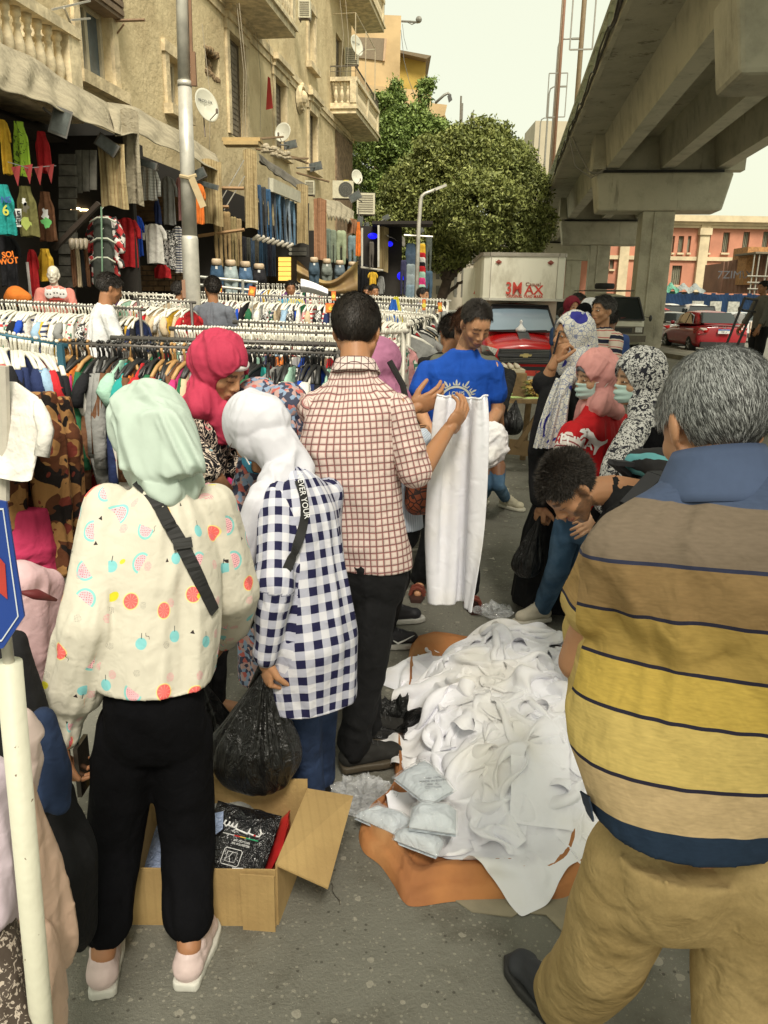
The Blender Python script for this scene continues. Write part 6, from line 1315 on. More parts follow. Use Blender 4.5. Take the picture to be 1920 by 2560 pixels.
for k in range(nG):
 a=rs.rand()*2*math.pi;rr=(.25+.80*rs.rand())if k>10 else .98
 if k<14:a=k/14*2*math.pi;rr=.93
 gx=cx+rx*rr*math.cos(a)*.92+.10*(ry*rr*math.sin(a));gy=cy+ry*rr*math.sin(a)*.92
 nx,ny=28,34;L=.0185*(1 if k%3 else 1.15);th=rs.rand()*6.28;c_=rs.uniform(.36,.52);d_=rs.uniform(.40,.60)
 U,W_=np.meshgrid((np.arange(nx)-nx/2)*L*c_,(np.arange(ny)-ny/2)*L*d_,indexing='ij')
 PX=gx+U*math.cos(th)-W_*math.sin(th);PY=gy+U*math.sin(th)+W_*math.cos(th);N3=np.stack([PX.ravel()*22,PY.ravel()*22,np.full(PX.size,k*3.1)],1)
 base=HP.z(PX,PY).max();PZ=base+.09+.085*vn(N3*.95,k).reshape(PX.shape)+.02*vn(N3*1.6,k+5).reshape(PX.shape)
 P=np.stack([PX,PY,PZ],-1);P=drape(P,HP,L,62,.0013,bend=1.0,fr=.55,damp=.86)
 drop=None
 if k%2:drop=np.zeros((nx,ny),bool);drop[:7,26:]=True;drop[-8:,26:]=True
 o=sheet_mesh('white_garment',P,M_WHITE,None,drop,1);o.location=(0,0,0)
 zx='left flank' if gx<cx-.2 else('right flank' if gx>cx+.2 else 'middle');zy='far' if gy>cy+.3 else('near' if gy<cy-.3 else 'centre');tag(o,'crumpled white cotton garment on the %s of the heap, %s part'%(zx,zy),'garment','white garments in the heap');HP.add(P.reshape(-1,3))
nx,ny=56,34;L=.0145
a0,a1,b0,b1=at(1110,1790,2.92),at(1520,1790,2.62),at(1180,1740,3.08),at(1520,1730,2.75)
U,W_=np.meshgrid(np.linspace(0,1,nx),np.linspace(0,1,ny),indexing='ij')
P=np.zeros((nx,ny,3));hand=at(1530,1745,2.62)
for i in range(nx):
 for j in range(ny):
  u,w=i/(nx-1),j/(ny-1);p=a0.lerp(a1,u).lerp(b0.lerp(b1,u),w);P[i,j]=(p.x,p.y+(w-.5)*.10,0)
P[...,2]=np.maximum(HP.z(P[...,0],P[...,1])+.03,.30+.20*U**1.5)+.02*vn(np.stack([U.ravel()*9,W_.ravel()*7,U.ravel()*0],1),3).reshape(nx,ny)
pins=np.zeros((nx,ny),bool);pins[-2:,::3]=True;P[-2:,:,2]=np.linspace(.44,.52,ny)
P=drape(P,HP,L,120,.0010,pins=pins,fr=.3)
o=sheet_mesh('white_shirt',P,M_WHITE);tag(o,'smooth white shirt pulled sideways across the heap towards the man in the polo','shirt');HP.add(P.reshape(-1,3))
nx,ny=34,46;c=[gnd(1255,1990),gnd(1415,1980),gnd(1425,2150),gnd(1280,2135)]
P=np.zeros((nx,ny,3))
for i in range(nx):
 for j in range(ny):u,w=i/(nx-1),j/(ny-1);p=c[0].lerp(c[1],u).lerp(c[3].lerp(c[2],u),w);P[i,j]=(p.x,p.y,.10)
P[...,2]=HP.z(P[...,0],P[...,1])+.03+.02*vn((P*20).reshape(-1,3),6).reshape(nx,ny)
L=np.linalg.norm(P[1:,:,:2]-P[:-1,:,:2],axis=-1).mean()*1.04
P=drape(P,HP,L,90,.0012,floor=.014);o=sheet_mesh('white_shirt',P,M_WHITE);tag(o,'flat white undershirt hanging over the front edge of the orange cloth','shirt');HP.add(P.reshape(-1,3))
M_FILM=mat('clear film',(.9,.92,.95),.06,alpha=.28,spec=.9,bfn=lambda g:g.noise(g.obj,28,4,.6,2),bdist=.02)
M_PACKW=mat('folded white vest',(.62,.68,.74),.6,bfn=lambda g:g.noise(g.obj,14,4,.6,1),bdist=.02)
def packet(corners,z,h,label,film=.012,text=False):
 c=[gnd(x,y,z)for x,y in corners];cen=sum(c,V(0,0,0))/4;t=thing('garment_packet',cen,label,'packet','white vests in clear film packets')
 def fn(grow,hh,sd):
  q=[cen+(p-cen)*grow for p in c]
  def f(u,v):p=q[0].lerp(q[1],u).lerp(q[3].lerp(q[2],u),v);e=min(1,4.5*min(u,1-u))**.5*min(1,4.5*min(v,1-v))**.5;n=vn(np.array([[p.x*25,p.y*25,sd]]),sd)[0];return p+V(0,0,hh*e+.005*n*e)
  return f
 m=MB();m.grid(fn(1.0,h,3),20,20);m.grid(lambda u,v:cen+(c[0].lerp(c[1],u).lerp(c[3].lerp(c[2],u),v)-cen)-V(0,0,.012),4,4);m.build('folded_vest',M_PACKW,t,True)
 m=MB();m.grid(fn(1.10,h+film*.5,7),30,30);m.build('film',M_FILM,t,True)
 if text:
  for i in range(4):tx=text_mb(['COTTON','size  XL','MADE IN EGYPT','vest 100%'][i],.013,gnd(1082,1995-i*8,z+.02)+V(0,0,.012+h),(1,.15,0),(-.12,.9,.2),.0002);tx.build('printed_text',plain((.05,.05,.06)),t)
packet([(985,1945),(1062,1900),(1135,1975),(1070,2012)],.17,.03,'square clear packet with printed label lying on the left flank of the heap',text=True)
packet([(885,2040),(935,2025),(1030,2050),(985,2085)],.07,.035,'flat clear packet of white vests farthest left on the orange cloth')
packet([(1030,2018),(1140,2025),(1140,2085),(1022,2068)],.14,.04,'plump clear packet of white vests in front of the heap, upper of two')
packet([(990,2082),(1110,2100),(1090,2140),(985,2100)],.08,.035,'plump clear packet of white vests in front of the heap, lower of two')
def crumple(name,px,py,r,m,label,cat,seed,z=.02,flat=.5,n=26):
 c=gnd(px,py,0);mb=MB();mb.ell(c+V(0,0,r*flat),(r,r*.8,r*flat),40,26);P=np.array([tuple(v)for v in mb.v]);N=(P-np.array(c));N/=np.linalg.norm(N,axis=1)[:,None]+1e-9
 P=P+N*(r*.55*(1-2*np.abs(vn(P/r*1.9,seed)))[:,None])+N*(r*.3*(1-2*np.abs(vn(P/r*4.2,seed+1)))[:,None]);P[:,2]=np.maximum(P[:,2],.004)
 return tag(mkobj(name,P,mb.f,m,None,False),label,cat)
crumple('clear_plastic',1232,1538,.075,M_FILM,'crumpled clear plastic scrap on the road beyond the heap','plastic scrap',3,flat=.25)
crumple('clear_plastic',905,2010,.075,M_FILM,'crumpled clear plastic wrapper beside the leftmost packet','plastic scrap',9,flat=.4)
crumple('black_plastic',990,1835,.12,M_PLASTIC,'crumpled black plastic bag lying between the boot and the white heap','plastic bag',5,flat=.35);crumple('black_plastic',950,1805,.08,M_PLASTIC,'smaller fold of black plastic tucked behind the crumpled black bag','plastic bag',6,flat=.4)
c=[gnd(*p)for p in[(1135,2252),(1180,2282),(1280,2295),(1300,2283),(1365,2290),(1405,2330),(1440,2300),(1440,2230)]];n=len(c);mb=MB();mb.add([p+V(0,0,.001)for p in c]+[p+V(0,0,.005)for p in c],[tuple(range(n,2*n))]+[(i,(i+1)%n,n+(i+1)%n,n+i)for i in range(n)]);tag(mb.build('cardboard_sheet',mat('dusty cardboard',(.27,.235,.165),.95,var=.15,vscale=6,bump=.3,bscale=30)),'torn dusty cardboard sheet sticking out under the orange cloth','cardboard')
M_CARD=mat('corrugated cardboard',(.40,.27,.11),.9,fn=lambda g:g.mix(g.mix((.42,.285,.115),(.33,.215,.085),g.ss(g.noise(g.obj,5,4),.3,.7)),(.30,.20,.08),line(g,g.sep(g.obj)[0]+g.sep(g.obj)[1]*.2,.03,.12)*.25),bump=.2,bscale=60)
b0,b1=gnd(322,2308),gnd(692,2312);dirx=(b1-b0).normalized();dy=V(-dirx.y,dirx.x,0);dep=.36;hh=.215
t=thing('carton',(b0+b1)/2,'open brown cardboard carton full of black packets beside the woman in the mint scarf','carton')
def panel(name,p,q,r,s_,th=.006):
 n=(q-p).cross(s_-p).normalized()*th;m=MB();m.hexa([p,q,r,s_,p+n,q+n,r+n,s_+n]);return m.build(name,M_CARD,t)
u=V(0,0,1);c0,c1,c2,c3=b0,b1,b1+dy*dep+V(.06,0,0),b0+dy*dep
panel('front_panel',c0,c1,c1+u*hh*.92,c0+u*hh*.92);panel('right_panel',c1,c2,c2+u*hh,c1+u*hh);panel('back_panel',c2,c3,c3+u*hh*1.15,c2+u*hh*1.15);panel('left_panel',c3,c0,c0+u*hh,c3+u*hh);panel('bottom_panel',c0+u*.004,c3+u*.004,c2+u*.004,c1+u*.004)
f0,f1=at(672,2185,2.0),at(733,2010,2.30);f0=c1+u*hh;f1=c2+u*hh;k=V(.155,-.02,-.012);panel('flap',f0+V(.002,0,0),f1,f1+k,f0+k+V(.0,.0,-.05))
panel('flap',c1+V(.004,-.014,0)-dirx*.10,c1+V(.0,-.022,.0)+V(0,0,.0),c1+V(.0,-.022,0)+u*hh*.9,c1-dirx*.10+V(0,-.014,0)+u*hh*.9)
panel('flap',c3+u*hh*1.15+dirx*.10,c3+u*hh*1.15+dirx*.27,c3+dirx*.24+u*(hh*1.15+.10)+dy*.03,c3+dirx*.16+u*(hh*1.15+.04)+dy*.02)
M_BPK=mat('black glossy packet',(.008,.008,.010),.18,bfn=lambda g:g.noise(g.obj,16,4,.6,1.5),bdist=.025,spec=.6);M_SIL2=mat('silver blue foil',(.32,.40,.62),.2,bfn=lambda g:g.noise(g.obj,30,3,.6,2),bdist=.02,spec=.7)
def bpack(cen,ux,uy,nrm_,w,l,th,label,m=M_BPK,seed=1):
 ux,uy,nz=nrm(ux),nrm(uy),nrm(nrm_);t=thing('clothing_packet',cen,label,'packet','glossy packets in the carton');f=lambda sg:(lambda a,b:cen+ux*(a-.5)*w+uy*(b-.5)*l+nz*sg*(th*(min(1,5*min(a,1-a))*min(1,5*min(b,1-b)))**.5+.004*vn(np.array([[a*5,b*5,seed]]),seed)[0]))
 mb=MB();mb.grid(f(1),18,18);mb.grid(f(-1),10,10);mb.build('packet_body',m,t,True);return t,ux,uy,nz
zb=.16;cen=at(590,2115,2.06);tP,ux,uy,nz=bpack(cen,(1,-.30,-.02),(.20,.8,.45),(0,-.45,.9),.23,.25,.022,'black packet with white Arabic lettering standing at the front of the carton',seed=2)
L_=lambda a,b,e=.026:cen+ux*a+uy*b+nz*e
def stroke(pts,w,m,name='printed_lettering'):
 mb=MB();q=[L_(*p)for p in pts];mb.tube(q,w,5);return mb.build(name,m,tP)
Mw=plain((.75,.75,.75),.4);Mr=plain((.55,.03,.03),.4)
stroke([(-.055,.060),(-.058,.048),(-.048,.042),(-.041,.050),(-.041,.058),(-.041,.046),(-.033,.044),(-.028,.056),(-.027,.044),(-.019,.043),(-.014,.058),(-.013,.040),(.030,.034),(.034,.052),(.034,.036),(.052,.034)],.003,Mw);stroke([(.066,.056),(.074,.045),(.070,.034),(.060,.033)],.003,Mw);stroke([(.052,.034),(.058,.033)],.003,Mr);stroke([(-.048,.070),(-.046,.070)],.0025,Mw);stroke([(.040,.022),(.042,.022)],.0025,Mw)
stroke([(-.05,.020),(-.01,.020)],.0012,Mw);stroke([(-.01,.020),(.01,.020)],.0018,Mr);stroke([(.01,.020),(.03,.020)],.0018,plain((.6,.4,.05)));stroke([(.03,.020),(.072,.020)],.0018,plain((.03,.35,.15)))
stroke([(-.02,-.02),(.03,-.02),(.035,-.025),(.035,-.065),(.03,-.07),(-.02,-.07),(-.025,-.065),(-.025,-.025),(-.02,-.02)],.0011,Mw);stroke([(-.012,-.03),(.02,-.03),(.02,-.06),(-.012,-.06),(-.012,-.03)],.0008,Mw);stroke([(.005,-.03),(-.002,-.045),(.005,-.06)],.0008,Mw)
for i,s_ in enumerate(('30% COTTON','70% POLYESTER')):text_mb(s_,.009,L_(.02,.006-i*.010,.026),ux,uy,.0002).build('printed_text',Mw,tP)
m=MB();m.add([L_(-.11,.07,.024),L_(-.075,.085,.026),L_(-.055,.03,.027),L_(-.085,-.01,.027),L_(-.07,-.04,.026),L_(-.105,-.09,.022)],[(0,1,2,3,4,5)]);m.build('foil_panel',M_SIL2,tP)
m=MB();m.add([L_(.02,-.075,.027),L_(.055,-.068,.027),L_(.060,-.10,.027),L_(.03,-.105,.027)],[(0,1,2,3)]);m.build('price_sticker',Mw,tP)
bpack(at(390,2140,2.10),(1,.2,0),(-.2,.9,.3),(0,-.4,.9),.22,.26,.025,'navy and silver packet at the left end of the carton',M_SIL2,4);bpack(at(400,2130,2.22),(1,0,0),(0,1,.2),(0,-.2,1),.2,.2,.03,'dark packet under the silver one in the carton',M_BPK,5)
bpack(at(545,2035,2.22),(1,.1,.1),(0,1,.15),(0,-.2,1),.24,.18,.03,'pale grey plastic packet at the back of the carton',mat('grey plastic',(.30,.31,.30),.2,bfn=lambda g:g.noise(g.obj,14,3,.6,1),bdist=.02),6);bpack(at(690,2120,2.12),(.5,.3,.9),(0,1,0),(-.8,0,.5),.14,.2,.02,'red and black packet upright at the right wall of the carton',plain((.4,.02,.02),.2),7);bpack(at(600,2060,2.2),(1,0,0),(0,1,0),(0,0,1),.2,.16,.035,'plain black packet behind the lettered one in the carton',M_BPK,8)
m=MB();m.tube([gnd(*p,z=.004)for p in[(828,2208),(833,2215),(830,2226),(838,2240),(848,2250),(850,2262)]],.0012,5);tag(m.build('bent_wire',plain((.2,.2,.2),.4,1)),'bent wire lying on the asphalt right of the carton','wire')
def carrier(top,cen,rx,rz,label,seed,m=M_PLASTIC,depth=.8,group=None):
 top,cen=Vector(top),Vector(cen);t=thing('plastic_bag',cen-V(0,0,rz),label,'plastic bag',group);H_=(top.z-cen.z)
 def fn(u,v):
  a=u*2*math.pi;
  if v<.62:q=v/.62;ph=-math.pi/2+q*math.pi*.62;r=math.cos(ph)**.75 if math.cos(ph)>0 else 0;z=math.sin(ph)*rz;c=cen
  else:q=(v-.62)/.38;ph=-math.pi/2+math.pi*.62;r0=math.cos(ph)**.75;z0=math.sin(ph)*rz;r=r0*(1-q)**1.1+.05*q+.0;z=z0+(H_-z0)*q;c=cen.lerp(top,q);z=z0*(1-q)+0;c=V(cen.x+(top.x-cen.x)*q,cen.y+(top.y-cen.y)*q,cen.z+H_*q)
  nfold=.5+.5*math.sin(a*13+3*math.sin(a*3+seed));f=1+(.03+.16*max(0,(v-.35)))*(nfold-.5)*2+.07*vn(np.array([[math.cos(a)*2.2,math.sin(a)*2.2,v*5+seed]]),seed)[0]
  return V(c.x+math.cos(a)*rx*r*f,c.y+math.sin(a)*rx*depth*r*f,c.z+z)
 mb=MB();mb.grid(fn,90,46,closed=True);mb.build('bag_body',m,t,True)
 return t,top
wL=bpy.data.objects
t,top=carrier(at(662,1672,2.21),at(640,1880,2.22),.145,.135,'large full black plastic bag carried by the woman in the gingham shirt',3)
m=MB();m.tube([top+V(-.05,.01,-.07),top+V(-.015,0,.0),top+V(.01,0,.005),top+V(.05,.02,-.06)],[.006,.012,.012,.006],7);m.ell(top,(.022,.018,.02),10,7);m.build('handle',M_PLASTIC,t,True)
carrier(at(500,1690,2.55),at(540,1860,2.55),.10,.14,'black plastic bag half hidden behind the big carried one',5)
carrier(at(1350,1290,4.0),at(1318,1405,4.02),.085,.09,'black plastic bag hanging from the hand of the woman in the black robe',7);carrier(at(1290,1000,5.2),at(1280,1062,5.2),.075,.07,'small black plastic bag hanging in front of the corn table',9)
nx,ny=36,56;L=.0115;P=np.zeros((nx,ny,3));A0,A1=at(1092,985,3.08),at(1222,992,3.00);mid=(A0+A1)/2
for i in range(nx):
 for j in range(ny):
  u=i/(nx-1);p=A0.lerp(A1,u);sag=.018*math.sin(u*math.pi);wdt=1-.42*max(0,j/ny-.15);q=mid+(p-mid)*wdt
  P[i,j]=(q.x,q.y+.075*vn(np.array([[u*7.3,j*.02,1.5]]),3)[0]+.02*vn(np.array([[u*17,j*.05,4.5]]),4)[0],q.z-sag-j*L)
pins=np.zeros((nx,ny),bool);pins[:,0]=True
P=drape(P,None,L,90,.0006,pins=pins,damp=.85);o=sheet_mesh('white_garment',P,M_WHITE,None,None,1);tag(o,'long white cotton garment held up between both hands of the man in the checked shirt','garment');sd=o.modifiers.new('t','SOLIDIFY');sd.thickness=.002
mb=MB();q=np.array([P[i,0]for i in range(nx)]);mb.tube([Vector(x)for x in q],.0045,6);mb.build('neckband',M_WHITE,o,True,world=False)
Pb=P+np.array([.0,.035,-.03]);
c=at(1222,1105,4.0);mb=MB();hull(mb,[(c+V(-.05,0,.06),.045),(c+V(.03,0,.05),.05),(c+V(-.04,0,-.06),.05),(c+V(.055,-.01,-.04),.045),(c+V(.0,-.03,-.08),.05)]);P,Fc,N=remesh(mb,.006,3);tag(mkobj('white_garment',P+N*folds(P,(.4,0,.9),.045,.14,.016,12)[:,None]+N*folds(P,(.9,0,.2),.03,.1,.007,13)[:,None],Fc,M_WHITE,None,True),'bundled white shirts held in the left hand of the man in the blue T-shirt','garment')
rs2=random.Random(5)
for(px,py,s_)in[(1695,752+90,.10),(1655,830,.14),(1740,900,.12),(1560,905,.10),(1663,905,.14),(1725,903,.13),(1905,985,.12),(1750,950,.05),(1352,1175,.03),(1230,1400,.03),(1310,1165,.03),(1140,1508,.03)]:
 c=gnd(px,py);m=MB();m.add([c+V(rs2.uniform(-1,1)*s_,rs2.uniform(-1,1)*s_,.006+rs2.random()*.01)for _ in range(4)],[(0,1,2,3)]);tag(m.build('paper_scrap',plain((.55,.52,.45),.9)),'pale scrap of paper litter lying on the road surface','litter','paper scraps littering the road')
#  clothes rails with everything hanging on them
CN=[('white',(.62,.60,.55)),('black',(.012,.012,.014)),('red',(.42,.02,.025)),('navy blue',(.018,.028,.085)),('royal blue',(.015,.06,.36)),('mustard yellow',(.52,.32,.03)),('mint green',(.30,.48,.38)),('bottle green',(.02,.11,.05)),('dusty pink',(.55,.27,.27)),('hot pink',(.50,.04,.16)),('grey',(.22,.22,.21)),('beige',(.48,.38,.25)),('purple',(.16,.05,.20)),('orange',(.58,.16,.03)),('sky blue',(.26,.38,.50)),('brown',(.13,.06,.03)),('olive',(.15,.14,.05)),('teal',(.02,.26,.24))]
RM={n:mat('knit '+n,c,.88,var=.16,vscale=7,bfn=lambda g:wr(g,1.2),bdist=.02,spec=.2)for n,c in CN}
def f_st(c1,c2,per=.05):return lambda g:g.mix(c1,c2,((g.sep(g.obj)[2]/per).frac()<.45))
RM['red striped']=mat('striped',(.5,.5,.5),.88,fn=f_st((.6,.57,.52),(.40,.03,.03)));RM['navy striped']=mat('striped',(.5,.5,.5),.88,fn=f_st((.6,.58,.54),(.03,.04,.10)))
RM['floral']=mat('floral knit',(.5,.5,.5),.88,fn=lambda g:(lambda nd:g.mix(g.mix((.55,.52,.46),(.40,.05,.07),nd[1]<.28),(.05,.16,.10),g.noise(g.obj,26,1)>.60))(g.voro(g.obj,22)))
RM['blue checked']=mat('checked',(.5,.5,.5),.88,fn=lambda g:(lambda p:g.mix(g.mix((.10,.20,.34),(.45,.48,.5),(p[2]/.035).frac()<.3),(.02,.03,.07),(p[1]/.035).frac()<.35))(g.sep(g.obj)))
RM['black and white']=mat('monochrome',(.5,.5,.5),.88,fn=lambda g:g.mix((.02,.02,.02),(.6,.58,.55),g.noise(g.obj,18,2,.5,2)>.52))
RM['camouflage']=M_CAMO
KEYS=list(RM)
def garment_side(seed,ln,sleeve,wd=.21,th=.020):

 rs=random.Random(seed);mb=MB();nu,nv=18,12;z0=-.085;sw=.05+.02*rs.random()
 def fn(u,v):
  a=u*2*math.pi;q=v
  if q<.12:k=q/.12;hw=.055+(wd-.055)*k**.9;z=z0-.075*k
  else:k=(q-.12)/.88;hw=wd*(1-.12*math.sin(k*1.5)+.05*k);z=z0-.075-(ln-.16)*k
  t_=th*(.5+.9*min(1,q*4))*(1+.4*math.sin(a*3+seed+q*3));s_=math.sin(a)
  return V(math.copysign(abs(s_)**.8,s_)*t_+.010*math.sin(q*7+seed)*q,math.cos(a)*hw*(1+.05*math.sin(q*5+seed*2)),z+.012*math.sin(a*2+seed)*q)
 mb.grid(fn,nu,nv,closed=True)
 if sleeve:
  for sd in(-1,1):
   L=ln*sleeve;p0=V(0,sd*(wd-.035),z0-.075);p1=V(.012*sd,sd*(wd+.035),z0-.085-L*.5);p2=V(.02*sd*rs.choice((1,-1)),sd*(wd+.02+.03*rs.random()),z0-.085-L)
   mb.tube([p0,p0.lerp(p1,.5),p1,p1.lerp(p2,.5),p2],[.020,.036,.036,.034,.033],8)
 return mb
def hanger_mb(kind):
 mb=MB();r=.0021 if kind=='wire' else .0085
 mb.tube([V(0,.020*math.cos(a),.002+.020*math.sin(a))for a in[i*math.pi/6-.6 for i in range(7)]]+[V(0,0,-.04),V(0,0,-.075)][0:0],r,5)
 mb.tube([V(0,-.018,-.004),V(0,-.014,-.025),V(0,0,-.040),V(0,0,-.075)],r,5)
 mb.tube([V(0,-.19,-.155),V(0,-.10,-.105),V(0,0,-.075),V(0,.10,-.105),V(0,.19,-.155)],r*1.5,5)
 return mb
M_HW=plain((.66,.64,.56),.5);M_HB=plain((.015,.015,.015),.5);M_HM=plain((.16,.15,.14),.4,.8);M_HWood=plain((.42,.24,.09),.5)
PROTO={}
def proto(kind,var):
 k=(kind,var)
 if k not in PROTO:
  ln,sl={'long':(.66,.85),'short':(.60,.28),'sleeveless':(.62,0),'dress':(.98,.5)}[kind];me=garment_side(var*7+len(kind),ln*(1+.1*math.sin(var*3)),sl);o=me.build('hanging_garment',RM['white'],None,True,world=False)
  COL.objects.unlink(o);PROTO[k]=o
 return PROTO[k]
HPROTO={}
def hproto(kind):
 if kind not in HPROTO:o=hanger_mb('wire' if kind=='metal' else 'p').build('hanger',{'white':M_HW,'black':M_HB,'metal':M_HM,'wooden':M_HWood}[kind],None,True,world=False);COL.objects.unlink(o);HPROTO[kind]=o
 return HPROTO[kind]
M_RAIL=plain((.12,.11,.10),.5,.5);M_RAILT=plain((.03,.11,.16),.5,.3);M_RAILW=plain((.50,.47,.40),.5,.2)
TN={'long':'long-sleeved top','short':'short-sleeved top','sleeveless':'sleeveless top','dress':'dress'}
rr_=random.Random(21)
def rail(p0,p1,n,hang,where,weights=None,legs=True,m=None,kinds=('long','short','sleeveless'),near=False,jit=.35,yaw=0,far=False):
 p0,p1=Vector(p0),Vector(p1);d=p1-p0;L=d.length;dn=d.normalized();az=math.atan2(dn.y,dn.x);m=m or M_RAIL
 t=thing('clothes_rail',V(p0.x,p0.y,0),'metal clothes rail: the '+where,'clothes rail')
 MB().tube([p0-dn*.05,p1+dn*.05],.016,8).build('rod',m,t,True)
 if legs:
  for e in(p0,p1):
   b=MB();b.tube([e,V(e.x,e.y,0.02)],.016,8);sd=V(-dn.y,dn.x,0);b.tube([V(e.x,e.y,.06)-sd*.3,V(e.x,e.y,.06)+sd*.3],.014,6);b.build('upright',m,t,True)
 lump={};hl=MB()
 for i in range(n):
  u=(i+.5+rr_.uniform(-jit,jit))/n;p=p0+d*u;hk=hang if isinstance(hang,str)else rr_.choice(hang);c=rr_.choice(weights or KEYS);k=rr_.choice(kinds);v=rr_.randrange(3)
  eu=(rr_.uniform(-.03,.03),rr_.uniform(-.05,.05),az+R(rr_.gauss(0,13))+yaw);sc=(rr_.uniform(.8,1.3),rr_.uniform(.85,1.08),rr_.uniform(.88,1.1));g0=proto(k,v);h0=hproto(hk)
  if far:
   M_=Matrix.Translation(p)@Euler(eu).to_matrix().to_4x4()@Matrix.Diagonal((*sc,1));lump.setdefault(c,MB()).add([M_@q.co for q in g0.data.vertices],[tuple(f.vertices)for f in g0.data.polygons]);hl.add([M_@q.co for q in h0.data.vertices],[tuple(f.vertices)for f in h0.data.polygons]);continue
  g=g0.copy();COL.objects.link(g);g.location=p;g.rotation_euler=eu;g.scale=sc;setmat(g,RM[c])
  end='left end' if u<.33 else('middle' if u<.67 else 'right end')
  tag(g,'%s %s on %s hanger, %s of %s'%(c,TN[k],hk,end,where),'garment','garments on the '+where);h=h0.copy();COL.objects.link(h);h.parent=g
 if far:
  mb=MB();idx=[];ms=[]
  for j,(c,b_)in enumerate(lump.items()):mb.add(b_.v,b_.f);idx+=[j]*len(b_.f);ms.append(RM[c])
  mb.add(hl.v,hl.f);idx+=[len(ms)]*len(hl.f);ms.append(M_HW);o=mb.build('hanging_garments',ms[0],None,True)
  for q in ms[1:]:o.data.materials.append(q)
  o.data.polygons.foreach_set('material_index',idx);tag(o,'many small colourful garments and white hangers on the '+where,'garments',kind='stuff')
 return t
DARK=['black','black','navy blue','black','grey','red','teal','hot pink','beige','royal blue','white','floral','mint green','orange','black and white','bottle green','brown']
MIX=['white','white','red','navy blue','royal blue','mustard yellow','mint green','floral','black','dusty pink','navy striped','red striped','grey','beige','sky blue','bottle green','purple','black and white']
P_=lambda px,py,Y:at(px,py,Y)
rail(P_(148,858,4.45),P_(500,872,4.40),44,['black','black','metal','wooden'],'front rail',DARK,kinds=('long','long','dress','short'))
rail(P_(505,873,4.40),P_(845,884,4.35),34,['black','metal'],'rail behind the pink scarf',DARK,kinds=('long','short'))
rail(P_(296,845,5.0),P_(850,862,4.95),38,['metal'],'second rail',DARK,kinds=('long','short'))
rail(P_(-30,832,4.25),P_(145,862,4.40),18,'white','front-left rail',['white','red','mustard yellow','sky blue','navy blue','grey','blue checked','black'],m=M_RAILT,kinds=('short','long'))
rail(P_(440,822,5.7),P_(850,836,5.6),56,'white','dense white-hanger rail',MIX,jit=.1)
rail(P_(597,806,6.4),P_(850,818,6.3),30,'white','short rail by dark-haired man',MIX,jit=.2)
rail(P_(-30,754,7.4),P_(350,774,7.3),46,'white','rail below the pink mannequin',MIX,jit=.2)
rail(P_(345,748,8.4),P_(478,756,8.3),14,'white','rail by the lamp post',['red','mustard yellow','mint green','navy blue','white','beige','brown'],jit=.25)
rail(P_(290,733,10.5),P_(470,741,10.4),18,'white','far rail behind the man in white',MIX,m=M_RAILW,far=True)
rail(P_(488,733,9.8),P_(860,749,9.6),54,'white','far rail behind the man in grey',MIX,jit=.25,far=True)
rail(P_(640,712,13.5),P_(800,716,13.3),26,'white','distant rail under the gold banner',MIX,jit=.25,far=True)
rail(P_(850,752,8.6),P_(1085,768,8.4),34,'white','pale rail left of the seller',['white','white','floral','dusty pink','beige','grey'],jit=.2,far=True)
rail(P_(840,773,7.2),P_(1060,790,7.0),34,'white','pale rail just behind the checked shirt',['white','white','beige','floral','red striped'],jit=.2,m=M_RAILW,far=True)
rail(P_(860,738,12.5),P_(1120,752,12.3),34,'white','farthest pale rail before the stalls',['white','sky blue','beige','white','grey'],jit=.2,m=M_RAILW,far=True)
rail(P_(1095,788,9.5),P_(1022,812,5.6),16,['white','black'],'side rail beside the seller',['white','black','bottle green','grey','red','black','beige'],m=M_RAILW,yaw=R(50),kinds=('short','sleeveless'))
rail(P_(1010,828,5.2),P_(865,835,6.0),14,'white','low rail near the mauve scarf',['white','beige','red','floral','dusty pink','grey','red striped','white'],m=M_RAILW,yaw=R(25),kinds=('short','sleeveless','dress'))
t=thing('steel_stand',at(150,1500,4.2),'teal painted steel post with low crossbars under the front rail','frame')
a=at(150,860,4.3);MB().tube([V(a.x,4.3,a.z),V(a.x,4.3,0)],.022,8).build('upright',M_RAILT,t);m=MB();m.tube([V(a.x,4.3,.28),V(a.x-.5,4.1,.26)],.018,6);m.tube([V(a.x,4.3,.55),V(a.x-.5,4.25,.55)],.014,6);m.build('crossbar',M_RAILT,t)
def legs_mb(w,ln,seed,waist=.16):
 mb=MB();rings(mb,[(V(0,0,0),V(waist,0,0),V(0,.05,0)),(V(0,0,-.2),V(waist*1.12,0,0),V(0,.075,0)),(V(0,0,-.26),V(waist*1.05,0,0),V(0,.06,0))])
 for sd in(-1,1):mb.cone(V(sd*waist*.55,0,-.2),V(sd*waist*.62,.01,-ln*.6),w*1.15,w);mb.cone(V(sd*waist*.62,.01,-ln*.6),V(sd*waist*.66,0,-ln),w,w*.9)
 P,F,N=remesh(mb,.010,3);P=P+N*folds(P,(0,0,1),.07,.3,.010,seed)[:,None];return P,F
def put(name,PF,loc,m,label,cat,rz=0,sc=1,group=None):
 o=mkobj(name,PF[0],PF[1],m,None,True,False);o.location=loc;o.rotation_euler=(0,0,rz);o.scale=(sc,)*3;return tag(o,label,cat,group)
PF=legs_mb(.085,.85,3);put('camouflage_trousers',PF,at(48,985,3.6),M_CAMO,'brown and orange camouflage trousers hanging under the white shirts at the left edge','trousers',R(35))
put('camouflage_trousers',PF,at(105,1000,3.8),M_CAMO,'second camouflage trousers, darker and half hidden, right of the first pair','trousers',R(60))
